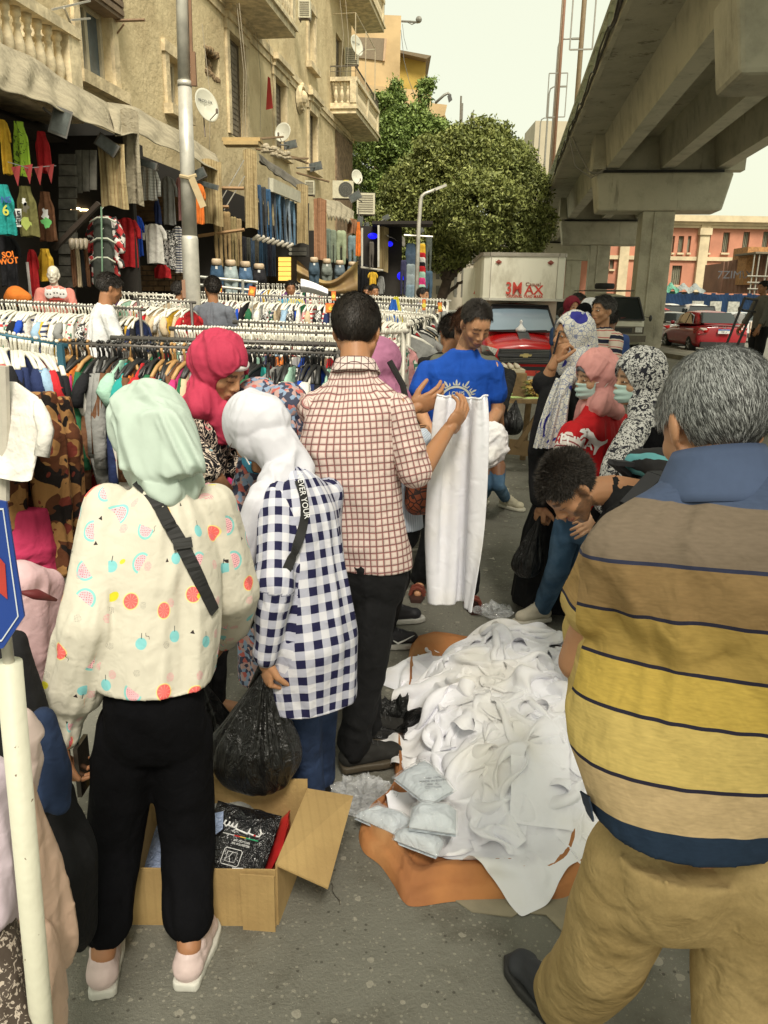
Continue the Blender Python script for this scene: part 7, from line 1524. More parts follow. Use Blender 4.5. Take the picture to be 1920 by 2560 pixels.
put('pink_trousers',legs_mb(.05,.34,5,.11),at(60,1275,3.55),cloth((.42,.03,.09)),'hot pink trousers hanging lowest at the left edge under the camouflage ones','trousers',R(30))
mb=garment_side(3,.5,.45);P=np.array([tuple(v)for v in mb.v]);o=mb.build('white_blouse',RM['white'],None,True,world=False);o.location=at(22,905,3.4);o.rotation_euler=(0,.25,R(70));o.scale=(.9,1,1);tag(o,'white ruffled-sleeve blouse hanging at the far left edge above the camouflage trousers','blouse')
m=MB();m.tube([at(8,915,3.3),at(12,1060,3.3),at(10,1250,3.3)],.024,8);tag(m.build('rail_post',M_RAILW),'grey steel post of the leftmost clothes rail, beside the camouflage trousers','post')
M_WTUBE=mat('chipped white paint',(.55,.54,.44),.55,fn=lambda g:g.mix((.56,.55,.44),(.16,.11,.07),(g.noise(g.obj,22,4,.7)>.66)),bump=.5,bscale=14,bdist=.01)
t=thing('steel_tube',V(at(60,2300,1.05).x,1.05,0),'thick chipped white-painted steel tube at the left edge, with a thinner tube rising from it','tube')
T0=at(22,1655,1.05);T1=at(105,2570,1.05);T2=T1+(T1-T0)*.6;MB().tube([T0,T1,T2],.019,16).build('outer_tube',M_WTUBE,t,True);MB().tube([at(2,1480,1.05),T0,T0.lerp(T1,.1)],.0085,10).build('inner_tube',plain((.42,.40,.34),.4,.5),t,True)
def poly_plate(name,pts,Y,m,parent=None,th=.004,off=0):
 p=[at(x,y,Y)+V(0,-off,0)for x,y in pts];q=[v+V(0,th,0)for v in p];n=len(p);mb=MB();mb.add(p+q,[tuple(range(n)),tuple(range(2*n-1,n-1,-1))]+[(i,(i+1)%n,n+(i+1)%n,n+i)for i in range(n)]);return mb.build(name,m,parent)
t=thing('sign',at(20,1420,1.02),'blue plastic sign board with a white outline and red arrow shape at the left edge','sign')
poly_plate('board',[(-60,1240),(15,1255),(60,1542),(8,1620),(-60,1640)],1.02,mat('blue plastic',(.015,.05,.25),.35,var=.1),t)
poly_plate('border_line',[(-60,1268),(10,1270),(48,1540),(6,1602),(-60,1620),(-60,1617),(5,1598),(45,1539),(8,1274),(-60,1272)],1.02,plain((.55,.6,.66),.5),t,.001,.002)
poly_plate('red_shape',[(-60,1390),(0,1393),(14,1410),(20,1497),(0,1480),(-60,1470)],1.02,plain((.40,.04,.03),.5),t,.001,.002)
def slab(name,ring_list,m,label,cat,seed,amp=.008,across=.05,vox=.007,axis=(0,0,1)):
 mb=MB()
 for it in ring_list:hull(mb,[(at(x,y,Y),r)for x,y,Y,r in it])
 P,F,N=remesh(mb,vox,4);P=P+N*folds(P,axis,across,.5,amp,seed)[:,None];return tag(mkobj(name,P,F,m,None,True),label,cat)
slab('pink_jacket',[[(50,1450,1.9,.05),(120,1460,2.0,.04),(20,1700,1.9,.05),(120,1780,2.0,.05)],[(40,1700,1.9,.04),(110,1900,2.0,.04),(60,1850,1.9,.04)]],cloth((.58,.40,.42)),'pale pink jacket with a dark red waist slit bulging out behind the blue sign','jacket',5,.010,.09)
m=MB();m.tube([at(48,1480,1.74),at(90,1486,1.76),at(140,1500,1.84)],[.003,.014,.004],8);tag(m.build('red_belt',plain((.10,.006,.008),.7),None,True),'dark red sash across the pale pink jacket','belt')
slab('black_abaya',[[(40,1600,1.75,.02),(10,1700,1.7,.05),(120,1900,1.7,.03),(60,2000,1.6,.06)],[(120,1900,1.7,.03),(190,2150,1.6,.05),(100,2300,1.5,.06),(200,2330,1.6,.04)]],M_BLACK,'black cloth robe hanging between the white tube and the woman with the mint scarf','robe',9,.012,.07)
slab('denim_jacket',[[(105,1800,1.50,.025),(140,1930,1.5,.03),(150,2010,1.5,.02),(110,1990,1.48,.03)]],M_JEAND,'dark denim jacket sleeve hanging beside the peach garment','jacket',12,.008,.05)
slab('white_ruffle_top',[[(45,1795,1.28,.022),(92,1830,1.3,.014),(60,1850,1.28,.025)],[(60,1850,1.28,.022),(75,1900,1.3,.022),(70,1990,1.3,.012)]],cloth((.62,.50,.46)),'cream top with a ruffled cuff hanging right behind the white tube','top',14,.006,.022)
M_PEACH=mat('peach satin',(.60,.42,.32),.45,var=.05,bfn=lambda g:wr(g,.8),bdist=.02,spec=.4)
slab('peach_dress',[[(60,1980,1.26,.02),(20,2100,1.25,.05),(120,2150,1.3,.02),(175,2330,1.32,.022),(60,2420,1.25,.07),(150,2400,1.3,.02)]],M_PEACH,'peach satin dress hanging at the lower left edge behind the white tube','dress',17,.010,.06)
slab('peach_dress',[[(60,2380,1.2,.06),(120,2600,1.15,.04),(140,2500,1.22,.02),(20,2650,1.1,.07)]],M_PEACH,'lower peach satin skirt reaching the bottom left corner','skirt',19,.010,.05)
slab('lilac_shirt',[[(-30,1950,1.15,.04),(20,2000,1.2,.02),(25,2290,1.18,.015),(-30,2280,1.1,.04)]],cloth((.52,.44,.50)),'pale lilac shirt tail at the left edge, left of the white tube','shirt',23,.006,.05)
slab('lace_skirt',[[(-20,2300,1.12,.03),(30,2320,1.15,.01),(55,2600,1.02,.02),(-20,2650,1.0,.05)]],mat('brown lace',(.10,.07,.05),.8,fn=lambda g:g.mix((.05,.035,.025),(.40,.34,.28),g.noise(g.obj,60,3,.6,2)>.58)),'brown lace fabric in the bottom left corner','fabric',25,.006,.03)
#  market stalls against the old block
def Yx(px,X,py=600):return onX(px,py,X).y
def hung(name,x0,x1,y0,y1,X,m,label,cat,kind='tee',group=None,parent=None,fold=.02,dY=0,seed=None,bend=0,vox=None):

 xm=(x0+x1)/2;Y=Yx(xm,X)+dY;a=at(xm,y0,Y);b=at(xm,y1,Y);w=(at(x1,(y0+y1)/2,Y)-at(x0,(y0+y1)/2,Y)).length/2;h=(a-b).length;ax=(a+b)/2;seed=seed or int(x0*7+y0)%97
 def mk(fn,nu,nv,closed=True):m_=MB();m_.grid(fn,nu,nv,closed=closed);return m_
 c=a
 if kind in('tee','vest','long'):
  ws={'tee':.70,'vest':.80,'long':.66}[kind]
  def f(u,v):
   t=u*2*math.pi;q=v;hw=w*ws*((.42+.58*min(1,q/.07)**.7)*(1+.10*max(0,q-.3)));z=-h*q;d=.05*(1+.3*math.sin(u*40+seed))
   if kind=='vest' and q<.3:hw=w*ws*(.55+.45*(q/.3)**2)
   return V(c.x+math.cos(t)*hw,c.y+math.sin(t)*d+fold*math.sin(math.cos(t)*7+seed+q*3)*(.3+q),c.z+z+.01*math.sin(t*3+seed)*q)
  mb=mk(f,32,16)
  if kind!='vest':
   for sd in(-1,1):
    L=(.34 if kind=='tee' else .82)*h;p0=V(c.x+sd*w*ws*.72,c.y,c.z-.05*h);p1=V(c.x+sd*w*(.90),c.y,c.z-.07*h-L*.5);p2=V(c.x+sd*w*(.93 if kind=='tee' else .86),c.y,c.z-.07*h-L);r=w*.17
    mb.tube([p0,p0.lerp(p1,.5),p1,p1.lerp(p2,.5),p2],[r*1.05,r*1.15,r*1.1,r,r],10)
 elif kind=='legs':
  mb=MB()
  for sd in(-1,1):
   top=V(c.x+sd*w*.32,c.y+sd*.02,c.z-h*.05);kn=V(c.x+sd*w*(.5+bend),c.y-.03,c.z-h*.52);an=V(c.x+sd*w*.45+bend*w,c.y,c.z-h);mb.cone(top,kn,w*.52,w*.38);mb.cone(kn,an,w*.38,w*.30)
  P,F,N=remesh(mb,vox or w*.09,3);P=P+N*folds(P,(0,.0,1),.10,.4,.010,seed)[:,None];return tag(mkobj(name,P,F,m,parent,True),label,cat,group)
 elif kind=='hips':
  mb=MB();rings(mb,[(V(c.x,c.y,c.z),V(w*.72,0,0),V(0,w*.5,0)),(V(c.x,c.y,c.z-h*.18),V(w*.86,0,0),V(0,w*.7,0)),(V(c.x,c.y,c.z-h*.42),V(w*.98,0,0),V(0,w*.85,0)),(V(c.x,c.y,c.z-h*.55),V(w*.9,0,0),V(0,w*.7,0))],n=18)
  for sd in(-1,1):mb.ell(V(c.x+sd*w*.40,c.y-w*.38,c.z-h*.36),(w*.46,w*.5,h*.17));mb.cone(V(c.x+sd*w*.45,c.y,c.z-h*.5),V(c.x+sd*w*.40,c.y,c.z-h*.98),w*.50,w*.36)
  P,F,N=remesh(mb,w*.09,2);o=tag(mkobj(name,P,F,m,parent,True),label,cat,group)
  w_=MB();w_.lathe(V(c.x,c.y,c.z-.01),[(w*.70,0),(w*.66,.10),(w*.55,.13),(.01,.13)],16);w_.build('mannequin_waist',plain((.52,.40,.27),.5),o,True)
  tg=MB();tg.box(V(c.x+w*.1,c.y-w*.62,c.z-h*.10),(w*.3,.01,h*.10));tg.build('size_tag',plain((.65,.65,.62)),o);return o
 elif kind=='curtain':
  nf=max(3,int(w*2/.09));amp=.035
  def f(u,v):x=c.x+(u-.5)*2*w*(1-.25*math.sin(v*math.pi)*bend);return V(x,c.y+amp*math.sin(u*nf*math.pi+seed)*(.5+.5*v)+.02*math.sin(v*5+u*9),c.z-h*v+.03*math.sin(u*nf*1.3))
  mb=mk(f,nf*8,14,False)
 elif kind=='shorts':
  mb=MB();
  for sd in(-1,1):mb.cone(V(c.x+sd*w*.3,c.y,c.z-h*.1),V(c.x+sd*w*.45,c.y,c.z-h*.92),w*.5,w*.45)
  P,F,N=remesh(mb,.02,3);P[:,1]=c.y+(P[:,1]-c.y)*.4;return tag(mkobj(name,P,F,m,parent,True),label,cat,group)
 P=np.array([tuple(v)for v in mb.v]);N_=np.array([[0,-1,0]]*len(P));P=P+N_*(folds(P,(.15,0,1),.10,.5,.014,seed))[:,None]
 return tag(mkobj(name,P,mb.f,m,parent,True),label,cat,group)
def pbox(mb,x0,x1,y0,y1,Y0,Y1):
 p=[at(x0,y1,Y0),at(x1,y1,Y0),at(x1,y0,Y0),at(x0,y0,Y0)];q=[v+V(0,Y1-Y0,0)for v in p];mb.hexa(p+q);return mb
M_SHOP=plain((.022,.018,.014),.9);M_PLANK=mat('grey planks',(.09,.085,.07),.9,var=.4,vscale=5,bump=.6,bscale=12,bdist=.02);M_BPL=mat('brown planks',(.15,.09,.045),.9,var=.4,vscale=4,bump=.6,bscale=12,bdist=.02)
shops=[(7.2,13.0,4.3),(13.0,16.9,4.1),(16.9,26.0,3.9),(26.3,38.5,3.6)]
names=['nearest dark shop booth with vests and a pink mannequin at the left edge','shop booth with striped curtains and wooden boards left of the lamp post','trouser booth with rows of jeans under a grey awning','far booth under a scalloped awning with green trousers']
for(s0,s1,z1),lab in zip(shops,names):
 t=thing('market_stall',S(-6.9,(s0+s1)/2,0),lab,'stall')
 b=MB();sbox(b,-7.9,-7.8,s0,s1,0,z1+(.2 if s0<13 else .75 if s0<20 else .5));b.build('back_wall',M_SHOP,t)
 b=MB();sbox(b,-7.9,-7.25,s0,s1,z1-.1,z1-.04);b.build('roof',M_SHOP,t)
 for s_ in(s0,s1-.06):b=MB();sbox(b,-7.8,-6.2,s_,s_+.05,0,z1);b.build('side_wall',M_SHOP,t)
t=thing('plank_partition',at(190,700,12),'weathered grey plank partition between the two nearest booths','partition')
Yp_=Yx(190,-6.4)
for i in range(13):
 y0=385+i*28;m=MB();pbox(m,146+(i%2),187+(i*5)%4,y0,y0+25.5,Yp_-.02*(i%3),Yp_+.05);m.build('plank',M_PLANK,t)
for i in range(3):m=MB();pbox(m,188+i*18,204+i*18,375,482-i*4,Yp_+.1,Yp_+.14);m.build('plank',M_PLANK,t)
t=thing('timber_cladding',at(380,700,14),'brown timber cladding boards behind the hanging shirts of the second booth','cladding');Yb_=Yx(380,-7.3)
for i in range(10):
 y0=462+i*9.2;m=MB();pbox(m,192,480,y0,y0+8,Yb_,Yb_+.05);m.build('board',M_BPL,t)
for i in range(5):
 for j in range(6):m=MB();pbox(m,300+j*28+(i%2)*12,326+j*28+(i%2)*12,664+i*13,675+i*13,Yb_-.3,Yb_-.2);m.build('board',M_BPL,t)
m=MB();p0,p1=at(135,622,Yp_-.5),at(248,508,Yp_-.5);m.bar(p0,p1,.09,.06);tag(m.build('wooden_strut',plain((.03,.02,.013),.9)),'dark slanting wooden strut beside the lit yellow doorway','strut')
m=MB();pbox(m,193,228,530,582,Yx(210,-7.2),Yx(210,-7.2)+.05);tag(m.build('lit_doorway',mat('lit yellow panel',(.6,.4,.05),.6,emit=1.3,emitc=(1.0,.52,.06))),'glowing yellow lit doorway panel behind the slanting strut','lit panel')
for x,y in((190,523),(214,527)):m=MB();m.lathe(at(x,y,Yx(210,-7.2)-.1),[(.02,-.0),(.09,-.01),(.09,.02)],12);tag(m.build('ceiling_lamp',mat('warm lamp',(1,.8,.5),.5,emit=6,emitc=(1,.75,.4))),'small round warm ceiling lamp above the yellow doorway, %s one'%('left' if x<200 else 'right'),'lamp')
Yl=Yx(711,-7.2);t=thing('lit_shelf',at(711,700,Yl),'glowing yellow shelved doorway at the corner of the jeans booth','lit shelf')
for i in range(5):m=MB();pbox(m,696,727,643+i*12,653.5+i*12,Yl,Yl+.05);m.build('shelf_board',mat('lit yellow shelf',(.6,.4,.1),.6,emit=.9,emitc=(1.0,.60,.12)),t)
M_AWN=mat('dusty canvas',(.30,.265,.19),.95,var=.2,vscale=2.5,bfn=lambda g:wr(g,1.2),bdist=.03,spec=.1);M_AWN2=mat('grey tarpaulin',(.13,.12,.10),.9,var=.2,vscale=2,bfn=lambda g:wr(g,1.2),bdist=.03,spec=.15)
def awning(top,bot,X0,X1,m,label,seed=1,scallop=0,nm='awning',rip=.05):

 def poly(pl,u):
  k=u*(len(pl)-1);i=min(int(k),len(pl)-2);f=k-i;return(pl[i][0]*(1-f)+pl[i+1][0]*f,pl[i][1]*(1-f)+pl[i+1][1]*f)
 def f(u,v):
  a,b=poly(top,u),poly(bot,u);p,q=onX(*a,X0),onX(*b,X1);w=p.lerp(q,v);e=rip*math.sin(u*34+seed+v*2)*(v*(1-v)*2+.25*v)+rip*.5*math.sin(u*13+v*6+seed)
  w=w+RV*e*.8-V(0,0,.10*math.sin(v*math.pi)-e*.4)
  if scallop and v>.99:w.z-=scallop*abs(math.sin(u*26))
  return w
 mb=MB();mb.grid(f,90,14);o=tag(mb.build(nm,m,None,True),label,'awning');sd=o.modifiers.new('s','SOLIDIFY');sd.thickness=.012;return o
awning([(-60,75),(60,135),(150,190),(290,275)],[(-60,200),(60,240),(180,288),(300,340)],-7.02,-5.9,M_AWN,'dusty beige canvas awning sagging under the near balcony',2)
awning([(270,255),(345,272),(450,330),(540,385)],[(290,340),(345,335),(452,384),(552,430)],-7.0,-5.9,M_AWN,'dusty beige canvas awning stretched behind the thick lamp post',5)
awning([(646,385),(690,415),(765,462)],[(648,402),(695,440),(765,482)],-6.9,-6.0,M_AWN2,'dark grey tarpaulin awning over the row of jeans',7,rip=.03)
awning([(812,498),(850,505),(885,530)],[(818,535),(850,540),(884,552)],-6.2,-5.2,M_AWN,'scalloped canvas awning over the green trousers',9,scallop=.16,rip=.03)
awning([(965,570),(990,580),(1012,595)],[(968,590),(990,600),(1010,618)],-4.2,-3.6,M_AWN2,'small sagging grey awning of the farthest booth',11,rip=.03)
m=MB();a,b=onX(245,235,-6.9),onX(365,285,-6.9);sbox(m,-7.1,-7.04,a.dot(DV),b.dot(DV),b.z-.1,a.z-.25);tag(m.build('sign_board',plain((.30,.36,.38),.7,var=.3)),'faded pale blue sign board above the canvas awning','sign')
def f_cur(a,b,c):return lambda g:(lambda x:g.mix(g.mix(a,b,((x/.055).frac()<.4)),c,((x/.022).frac()<.28)))(g.sep(g.obj)[0]+g.sep(g.obj)[1]*.3)
M_CUR=mat('striped curtain',(.4,.3,.15),.9,fn=f_cur((.36,.28,.14),(.24,.165,.075),(.44,.36,.22)),bfn=lambda g:wr(g),bdist=.02,spec=.1);M_CUR2=mat('brown striped curtain',(.3,.15,.08),.9,fn=f_cur((.27,.13,.065),(.18,.085,.045),(.36,.22,.14)),bfn=lambda g:wr(g),bdist=.02,spec=.1)
for(x0,x1,y0,y1,X,m_,lab,bd)in[(243,310,355,518,-6.2,M_CUR,'striped beige curtain gathered left of the first thick post',.1),(300,345,275,512,-6.15,M_AWN,'plain beige curtain knotted over the awning beside the striped one',.3),(502,552,400,562,-6.1,M_CUR,'striped curtain with the awning folded over it, right of the lamp post',.0),(608,641,375,572,-6.0,M_CUR,'golden striped curtain at the left of the hanging jeans',.0),(741,770,462,610,-5.9,M_CUR,'tied golden curtain at the right end of the jeans booth',.2),(784,816,498,652,-5.2,M_CUR2,'reddish-brown striped curtain of the booth with green trousers',.1),(945,972,568,680,-4.0,M_CUR,'narrow beige striped curtain at the blue-lit booth',.1),(868,892,548,585,-5.2,M_CUR2,'short brown curtain end under the scalloped awning',0)]:
 hung('curtain',x0,x1,y0,y1,X,m_,lab,'curtain','curtain',bend=bd)
def K(c):return RM[c]
rows=[('tank_top',-8,22,300,435,'mustard yellow','yellow top hanging at the top left corner of the nearest booth','tee'),('tank_top',22,72,305,440,None,'lime green tank top with dark scribble print in the nearest booth','vest'),('tank_top',82,124,330,430,'red','dark red tank top right of the lime green one','vest'),('tshirt',-20,34,462,586,'teal','sea-green T-shirt with blue letters and yellow print at the left edge','vest'),('tshirt',33,92,466,590,'olive','grey-olive sleeveless T-shirt with cartoon print and a paper price card','vest'),('tshirt',86,138,480,602,'brown','dark olive vest with a white and green dripping print','vest'),('tshirt',-15,46,592,715,'black','black T-shirt with orange graffiti lettering low in the nearest booth','tee'),('tank_top',88,135,622,702,'mustard yellow','mustard vest hanging above the mannequin in the nearest booth','vest'),('top',66,92,624,742,'red','maroon garment hanging left of the mustard vest','tee'),('tshirt',286,347,545,668,'red','bright red plain T-shirt on a hanger in the second booth','tee'),('blouse',326,358,540,640,'royal blue','royal blue patterned top right of the red T-shirt','tee'),('blouse',354,413,560,658,'white','white button-up blouse hanging in the second booth','tee'),('shirt',398,442,576,672,'black and white','dark checked shirt partly behind the white blouse','tee'),('shirt',426,462,566,682,'navy striped','black striped shirt left of the thick lamp post','tee'),('top',380,430,662,695,'red','dark red garment hanging lowest near the lamp post','vest'),('shirt',345,397,413,500,'white','white checked shirt hanging high under the awning','long'),('top',336,350,440,504,'red','red top edge showing beside the curtain','vest'),('shirt',398,440,442,562,'grey','slate grey shirt hanging high left of the lamp post','tee'),('jacket',382,402,498,560,'navy blue','dark denim leg hanging left of the slate grey shirt','vest'),('top',438,466,440,552,'dusty pink','dull mauve top hanging just left of the lamp post','tee'),('top',484,512,460,560,'orange','orange-red top hanging right of the lamp post','tee'),('tshirt',920,944,680,718,'mustard yellow','bright yellow T-shirt low in the blue-lit booth','tee'),('shirt',966,998,650,730,'sky blue','pale denim shirt dress at the blue-lit booth','long'),('top',888,904,555,640,'orange','orange-red cloth hanging between two far booths','vest'),('coat',0,1,0,1,'black','','')]
for r in rows[:-1]:
 X=-6.5 if r[1]<480 else(-5.6 if r[1]<880 else-4.0)
 m_=K(r[5])if r[5]else mat('lime knit',(.26,.42,.03),.85,fn=lambda g:g.mix((.27,.44,.03),(.06,.10,.01),g.noise(g.obj,12,2,.5,2)>.60))
 if 'white checked' in r[6]:m_=mat('faint check',(.6,.6,.6),.85,fn=lambda g:(lambda p:g.mix((.62,.62,.58),(.30,.31,.30),((p[0]/.05).frac()<.15)|((p[2]/.05).frac()<.15)))(g.sep(g.obj)))
 hung(r[0],r[1],r[2],r[3],r[4],X,m_,r[6],r[0].replace('_',' '),r[7],dY=-.15*((r[1]//3)%3))
def prn(px,py,Y,s,size,m,X_=(1,0,0),label=None,cat='print',rot=0,name='print_lettering',bold=.003):
 a=R(rot);o=text_mb(s,size,at(px,py,Y),(math.cos(a),0,math.sin(a)),(-math.sin(a),0,math.cos(a)),.002,bold=bold).build(name,m);return o
def on(label_start):
 for o in COL.objects:
  if o.get('label','').startswith(label_start):return o
def attach(o,root):
 L=wloc(root);o.location=o.location-L;o.parent=root
Yn=Yx(60,-6.5)-.75
for(px,py,s,sz_,col,root,rot)in[(15,500,'NS',.10,(.03,.10,.30),'sea-green',0),(14,527,'6',.17,(.55,.55,.08),'sea-green',0),(20,637,'SO!',.10,(.80,.20,.02),'black T-shirt',8),(22,653,'WOT',.10,(.80,.20,.02),'black T-shirt',6)]:attach(prn(px,py,Yx(px,-6.5)-.45,s,sz_,plain(col),rot=rot),on(root))
m=MB();pbox(m,30,53,522,567,Yn,Yn+.01);c_=tag(m.build('price_card',plain((.62,.62,.60))),'white price card reading 45 pinned on the olive sleeveless T-shirt','price card');attach(prn(41,537,Yn-.02,'45',.12,plain((.02,.02,.02))),c_);attach(prn(41,553,Yn-.02,'L.E',.06,plain((.02,.02,.02))),c_)
def splat(px,py,Y,r,m,root,seed,name='print_patch'):
 mb=MB();c=at(px,py,Y);n=18;mb.add([c+V(math.cos(a)*r*(.6+.4*vn(np.array([[math.cos(a)*2,math.sin(a)*2,seed]]),seed)[0]),0,math.sin(a)*r*1.2*(.65+.35*vn(np.array([[math.cos(a)*3,math.sin(a)*3,seed+1]]),seed)[0]))for a in[i*2*math.pi/n for i in range(n)]],[tuple(range(n))]);attach(mb.build(name,m),on(root))
Wm=plain((.6,.6,.58));splat(60,503,Yn,.06,Wm,'grey-olive',1);splat(62,520,Yn,.07,plain((.10,.09,.06)),'grey-olive',3);splat(66,556,Yn,.09,plain((.30,.36,.08)),'grey-olive',2);splat(114,535,Yx(114,-6.5)-.42,.10,Wm,'dark olive vest',4);splat(115,558,Yx(114,-6.5)-.44,.09,plain((.12,.42,.12)),'dark olive vest',5)
Yc=Yx(260,-6.3)
M_CWR=mat('red and white camouflage',(.5,.5,.5),.85,fn=lambda g:g.mix(g.mix((.60,.57,.52),(.40,.03,.03),g.noise(g.obj,9,2)>.52),(.02,.02,.02),g.noise(g.vm('ADD',g.obj,(4,2,1)),11,2)>.55));M_CHAR=cloth((.045,.05,.042))
for i,(y0,y1)in enumerate([(540,640),(592,690),(640,712)]):
 lab=['top','middle','lowest'][i]
 o=hung('jacket',214,306,y0,y1,-6.3,M_CWR,'%s red, white and black camouflage jacket of the chained stack in the second booth'%lab,'jacket','tee' if i else 'long',dY=.12-i*.05);hung('shorts',226,284,y0+8,y1+2,-6.3,M_CHAR,'%s charcoal shorts hung over the camouflage jackets'%lab,'shorts','shorts',dY=-.12-i*.05)
 h=MB();c=at(256,y0+4,Yc-.3);h.tube([c+V(-.2,0,-.07),c+V(-.08,0,0),c+V(.08,0,0),c+V(.2,0,-.07)],.014,6);h.tube([c,c+V(0,0,.12),c+V(.03,0,.15)],.006,5);tag(h.build('hanger',plain((.48,.50,.40)),None,True),'%s pale plastic hanger of the chained camouflage stack'%lab,'hanger')
m=MB();m.tube([at(253,517,Yc-.35),at(256,700,Yc-.35)],.012,5);tag(m.build('chain',plain((.20,.34,.22))),'green chain linking the hangers of the camouflage stack','chain')
for i,x in enumerate((175,186,197,208)):
 hung('trousers',x,x+11,612,716,-6.4,K(['brown','beige','black','brown'][i]),'%s folded trousers on a hanger beside the camouflage stack, number counted from the planks'%['brown','tan','black','second brown'][i],'trousers','vest');m=MB();c=at(x+5,604,Yx(x,-6.4)-.1);m.cone(c,c+V(0,-.03,-.08),.05,.035);tag(m.build('shoe_form',plain((.36,.30,.22),.4),None,True),'tan plastic foot form above the %s folded trousers'%['brown','tan','black','second brown'][i],'foot form')
for i,x in enumerate((40,70,96,124)):
 c=at(x,418-(i%2)*4,Yx(x,-6.2));m=MB();m.add([c+V(-.06,0,0),c+V(.06,0,.02),c+V(.0,0,-.22),c+V(-.06,.01,0),c+V(.06,.01,.02),c+V(0,.01,-.22)],[(0,1,2),(5,4,3),(0,3,4,1),(1,4,5,2),(2,5,3,0)]);tag(m.build('pennant',plain((.28,.03,.03))),'dark red pennant of the bunting string, %s from the left'%['first','second','third','fourth'][i],'pennant')
m=MB();m.tube([at(20,405,Yx(20,-6.2)),at(70,420,Yx(70,-6.2)),at(140,414,Yx(140,-6.2))],.006,4);tag(m.build('bunting_string',plain((.3,.3,.3))),'thin string carrying the dark red pennants','string')
Ym=10.8;t=thing('mannequin',at(135,745,Ym),'pale bald mannequin in a salmon T-shirt with three cartoon cats','mannequin');M_MAN=plain((.58,.54,.44),.35)
F=Fig(at(133,700,Ym).x,Ym,1.8,172);d=at(133,688,Ym)-F.J['head'];
for q in F.J:F.J[q]=F.J[q]+d
mb=MB();M=head_mb(mb,F.J['head'],F.hf,F.hu,1.0);mb.cone(F.J['head']-V(0,0,.06),F.J['neck']-V(0,0,.05),.05,.06);P,Fc,N=remesh(mb,.008,4);mkobj('head',P,Fc,M_MAN,t,True)
mb=MB();torso_mb(mb,F,hem=.0);sleeve_mb(mb,F,'L',.7,(.07,.07,.05));sleeve_mb(mb,F,'R',.7,(.07,.07,.05));ts=garment('tshirt',mb,shirt_segs(F),cloth((.55,.20,.16)),t,.012)
for i,x in enumerate((123,140,156)):c=at(x,735-(i==1)*3,Ym-.16);m=MB();m.ell(c,(.065,.01,.06),12,8);m.add([c+V(-.06,0,.03),c+V(-.045,0,.085),c+V(-.02,0,.05)],[(0,1,2)]);m.add([c+V(.06,0,.03),c+V(.045,0,.085),c+V(.02,0,.05)],[(0,1,2)]);m.build('cat_print',plain((.62,.60,.57)),t);m=MB();m.ell(c+V(-.02,-.012,0),(.012,.004,.008),6,5);m.ell(c+V(.02,-.012,0),(.012,.004,.008),6,5);m.build('cat_eyes',plain((.03,.02,.02)),t)
m=MB();pbox(m,124,158,746,750,Ym-.19,Ym-.18);m.build('red_print_band',plain((.40,.04,.03)),t)
m=MB();m.tube([at(68,655,11),at(78,750,11)],.02,6);tag(m.build('white_post',plain((.6,.58,.55)),None),'slanting white strip standing left of the pink mannequin','post')
t=thing('hair_clips_basket',at(40,742,9.5),'orange cloth heap with dark hair clips at the far left behind the rail','basket');m=MB();hull(m,[(at(40,740,9.5),.12),(at(65,745,9.5),.07),(at(22,745,9.5),.06)]);P,Fc,N=remesh(m,.015,2);mkobj('orange_cloth',P,Fc,cloth((.5,.14,.02)),t,True)
for i,(x0,x1,y0,y1,c)in enumerate([(532,556,530,664,(.27,.19,.09)),(555,577,528,664,(.29,.20,.095)),(575,592,540,664,(.22,.17,.08)),(588,604,545,664,(.25,.18,.09))]):hung('trouser_mannequin',x0,x1,y0,y1,-6.1,cloth(c),'%s of four khaki trouser mannequins standing above the jeans hips'%['leftmost','second','third','rightmost'][i],'mannequin','legs','khaki trouser mannequins')
for i,(x0,x1,y0,y1,c)in enumerate([(523,560,662,735,(.035,.075,.13)),(557,596,664,738,(.30,.36,.36)),(594,632,667,738,(.07,.13,.22)),(628,667,672,738,(.015,.015,.018))]):hung('jeans_mannequin',x0,x1,y0,y1,-5.9,cloth(c),'%s jeans on a headless hip mannequin behind the grey rail'%['dark blue','pale washed','mid blue','black'][i],'mannequin','hips','jeans hip mannequins')
jc=[(.03,.06,.11),(.04,.045,.05),(.03,.08,.16),(.05,.06,.075),(.06,.12,.19),(.045,.07,.10),(.17,.21,.25),(.10,.17,.24)]
for i in range(8):
 x0=638+i*12;jo=hung('hanging_jeans',x0,x0+15,458+i*6.2,590+i*3.0,-5.9,cloth(jc[i]),'%s pair of the eight jeans hung high in a row, counted from the golden curtain'%['first','second','third','fourth','fifth','sixth','seventh','eighth'][i],'jeans','legs','jeans hung high in a row',seed=i+3,bend=.25,dY=.15*(i%2));m=MB();c=at(x0+8,592+i*3.0,Yx(x0+8,-5.9));m.cone(c+V(0,0,.02),c+V(-.12,-.05,-.06),.05,.035);m.build('foot',plain((.50,.46,.38),.4),jo,True)
for i in range(8):x0=604+i*10.5;hung('hanging_trousers',x0,x0+12,590+i*2,690,-6.6,cloth([(.02,.02,.025),(.05,.05,.04),(.03,.05,.08),(.06,.055,.04),(.02,.05,.09),(.015,.03,.05),(.02,.02,.03),(.03,.04,.06)][i]),'%s pair of dark trousers in the shaded lower row behind the jeans'%['first','second','third','fourth','fifth','sixth','seventh','eighth'][i],'trousers','legs','dark trousers in the shaded lower row',seed=i)
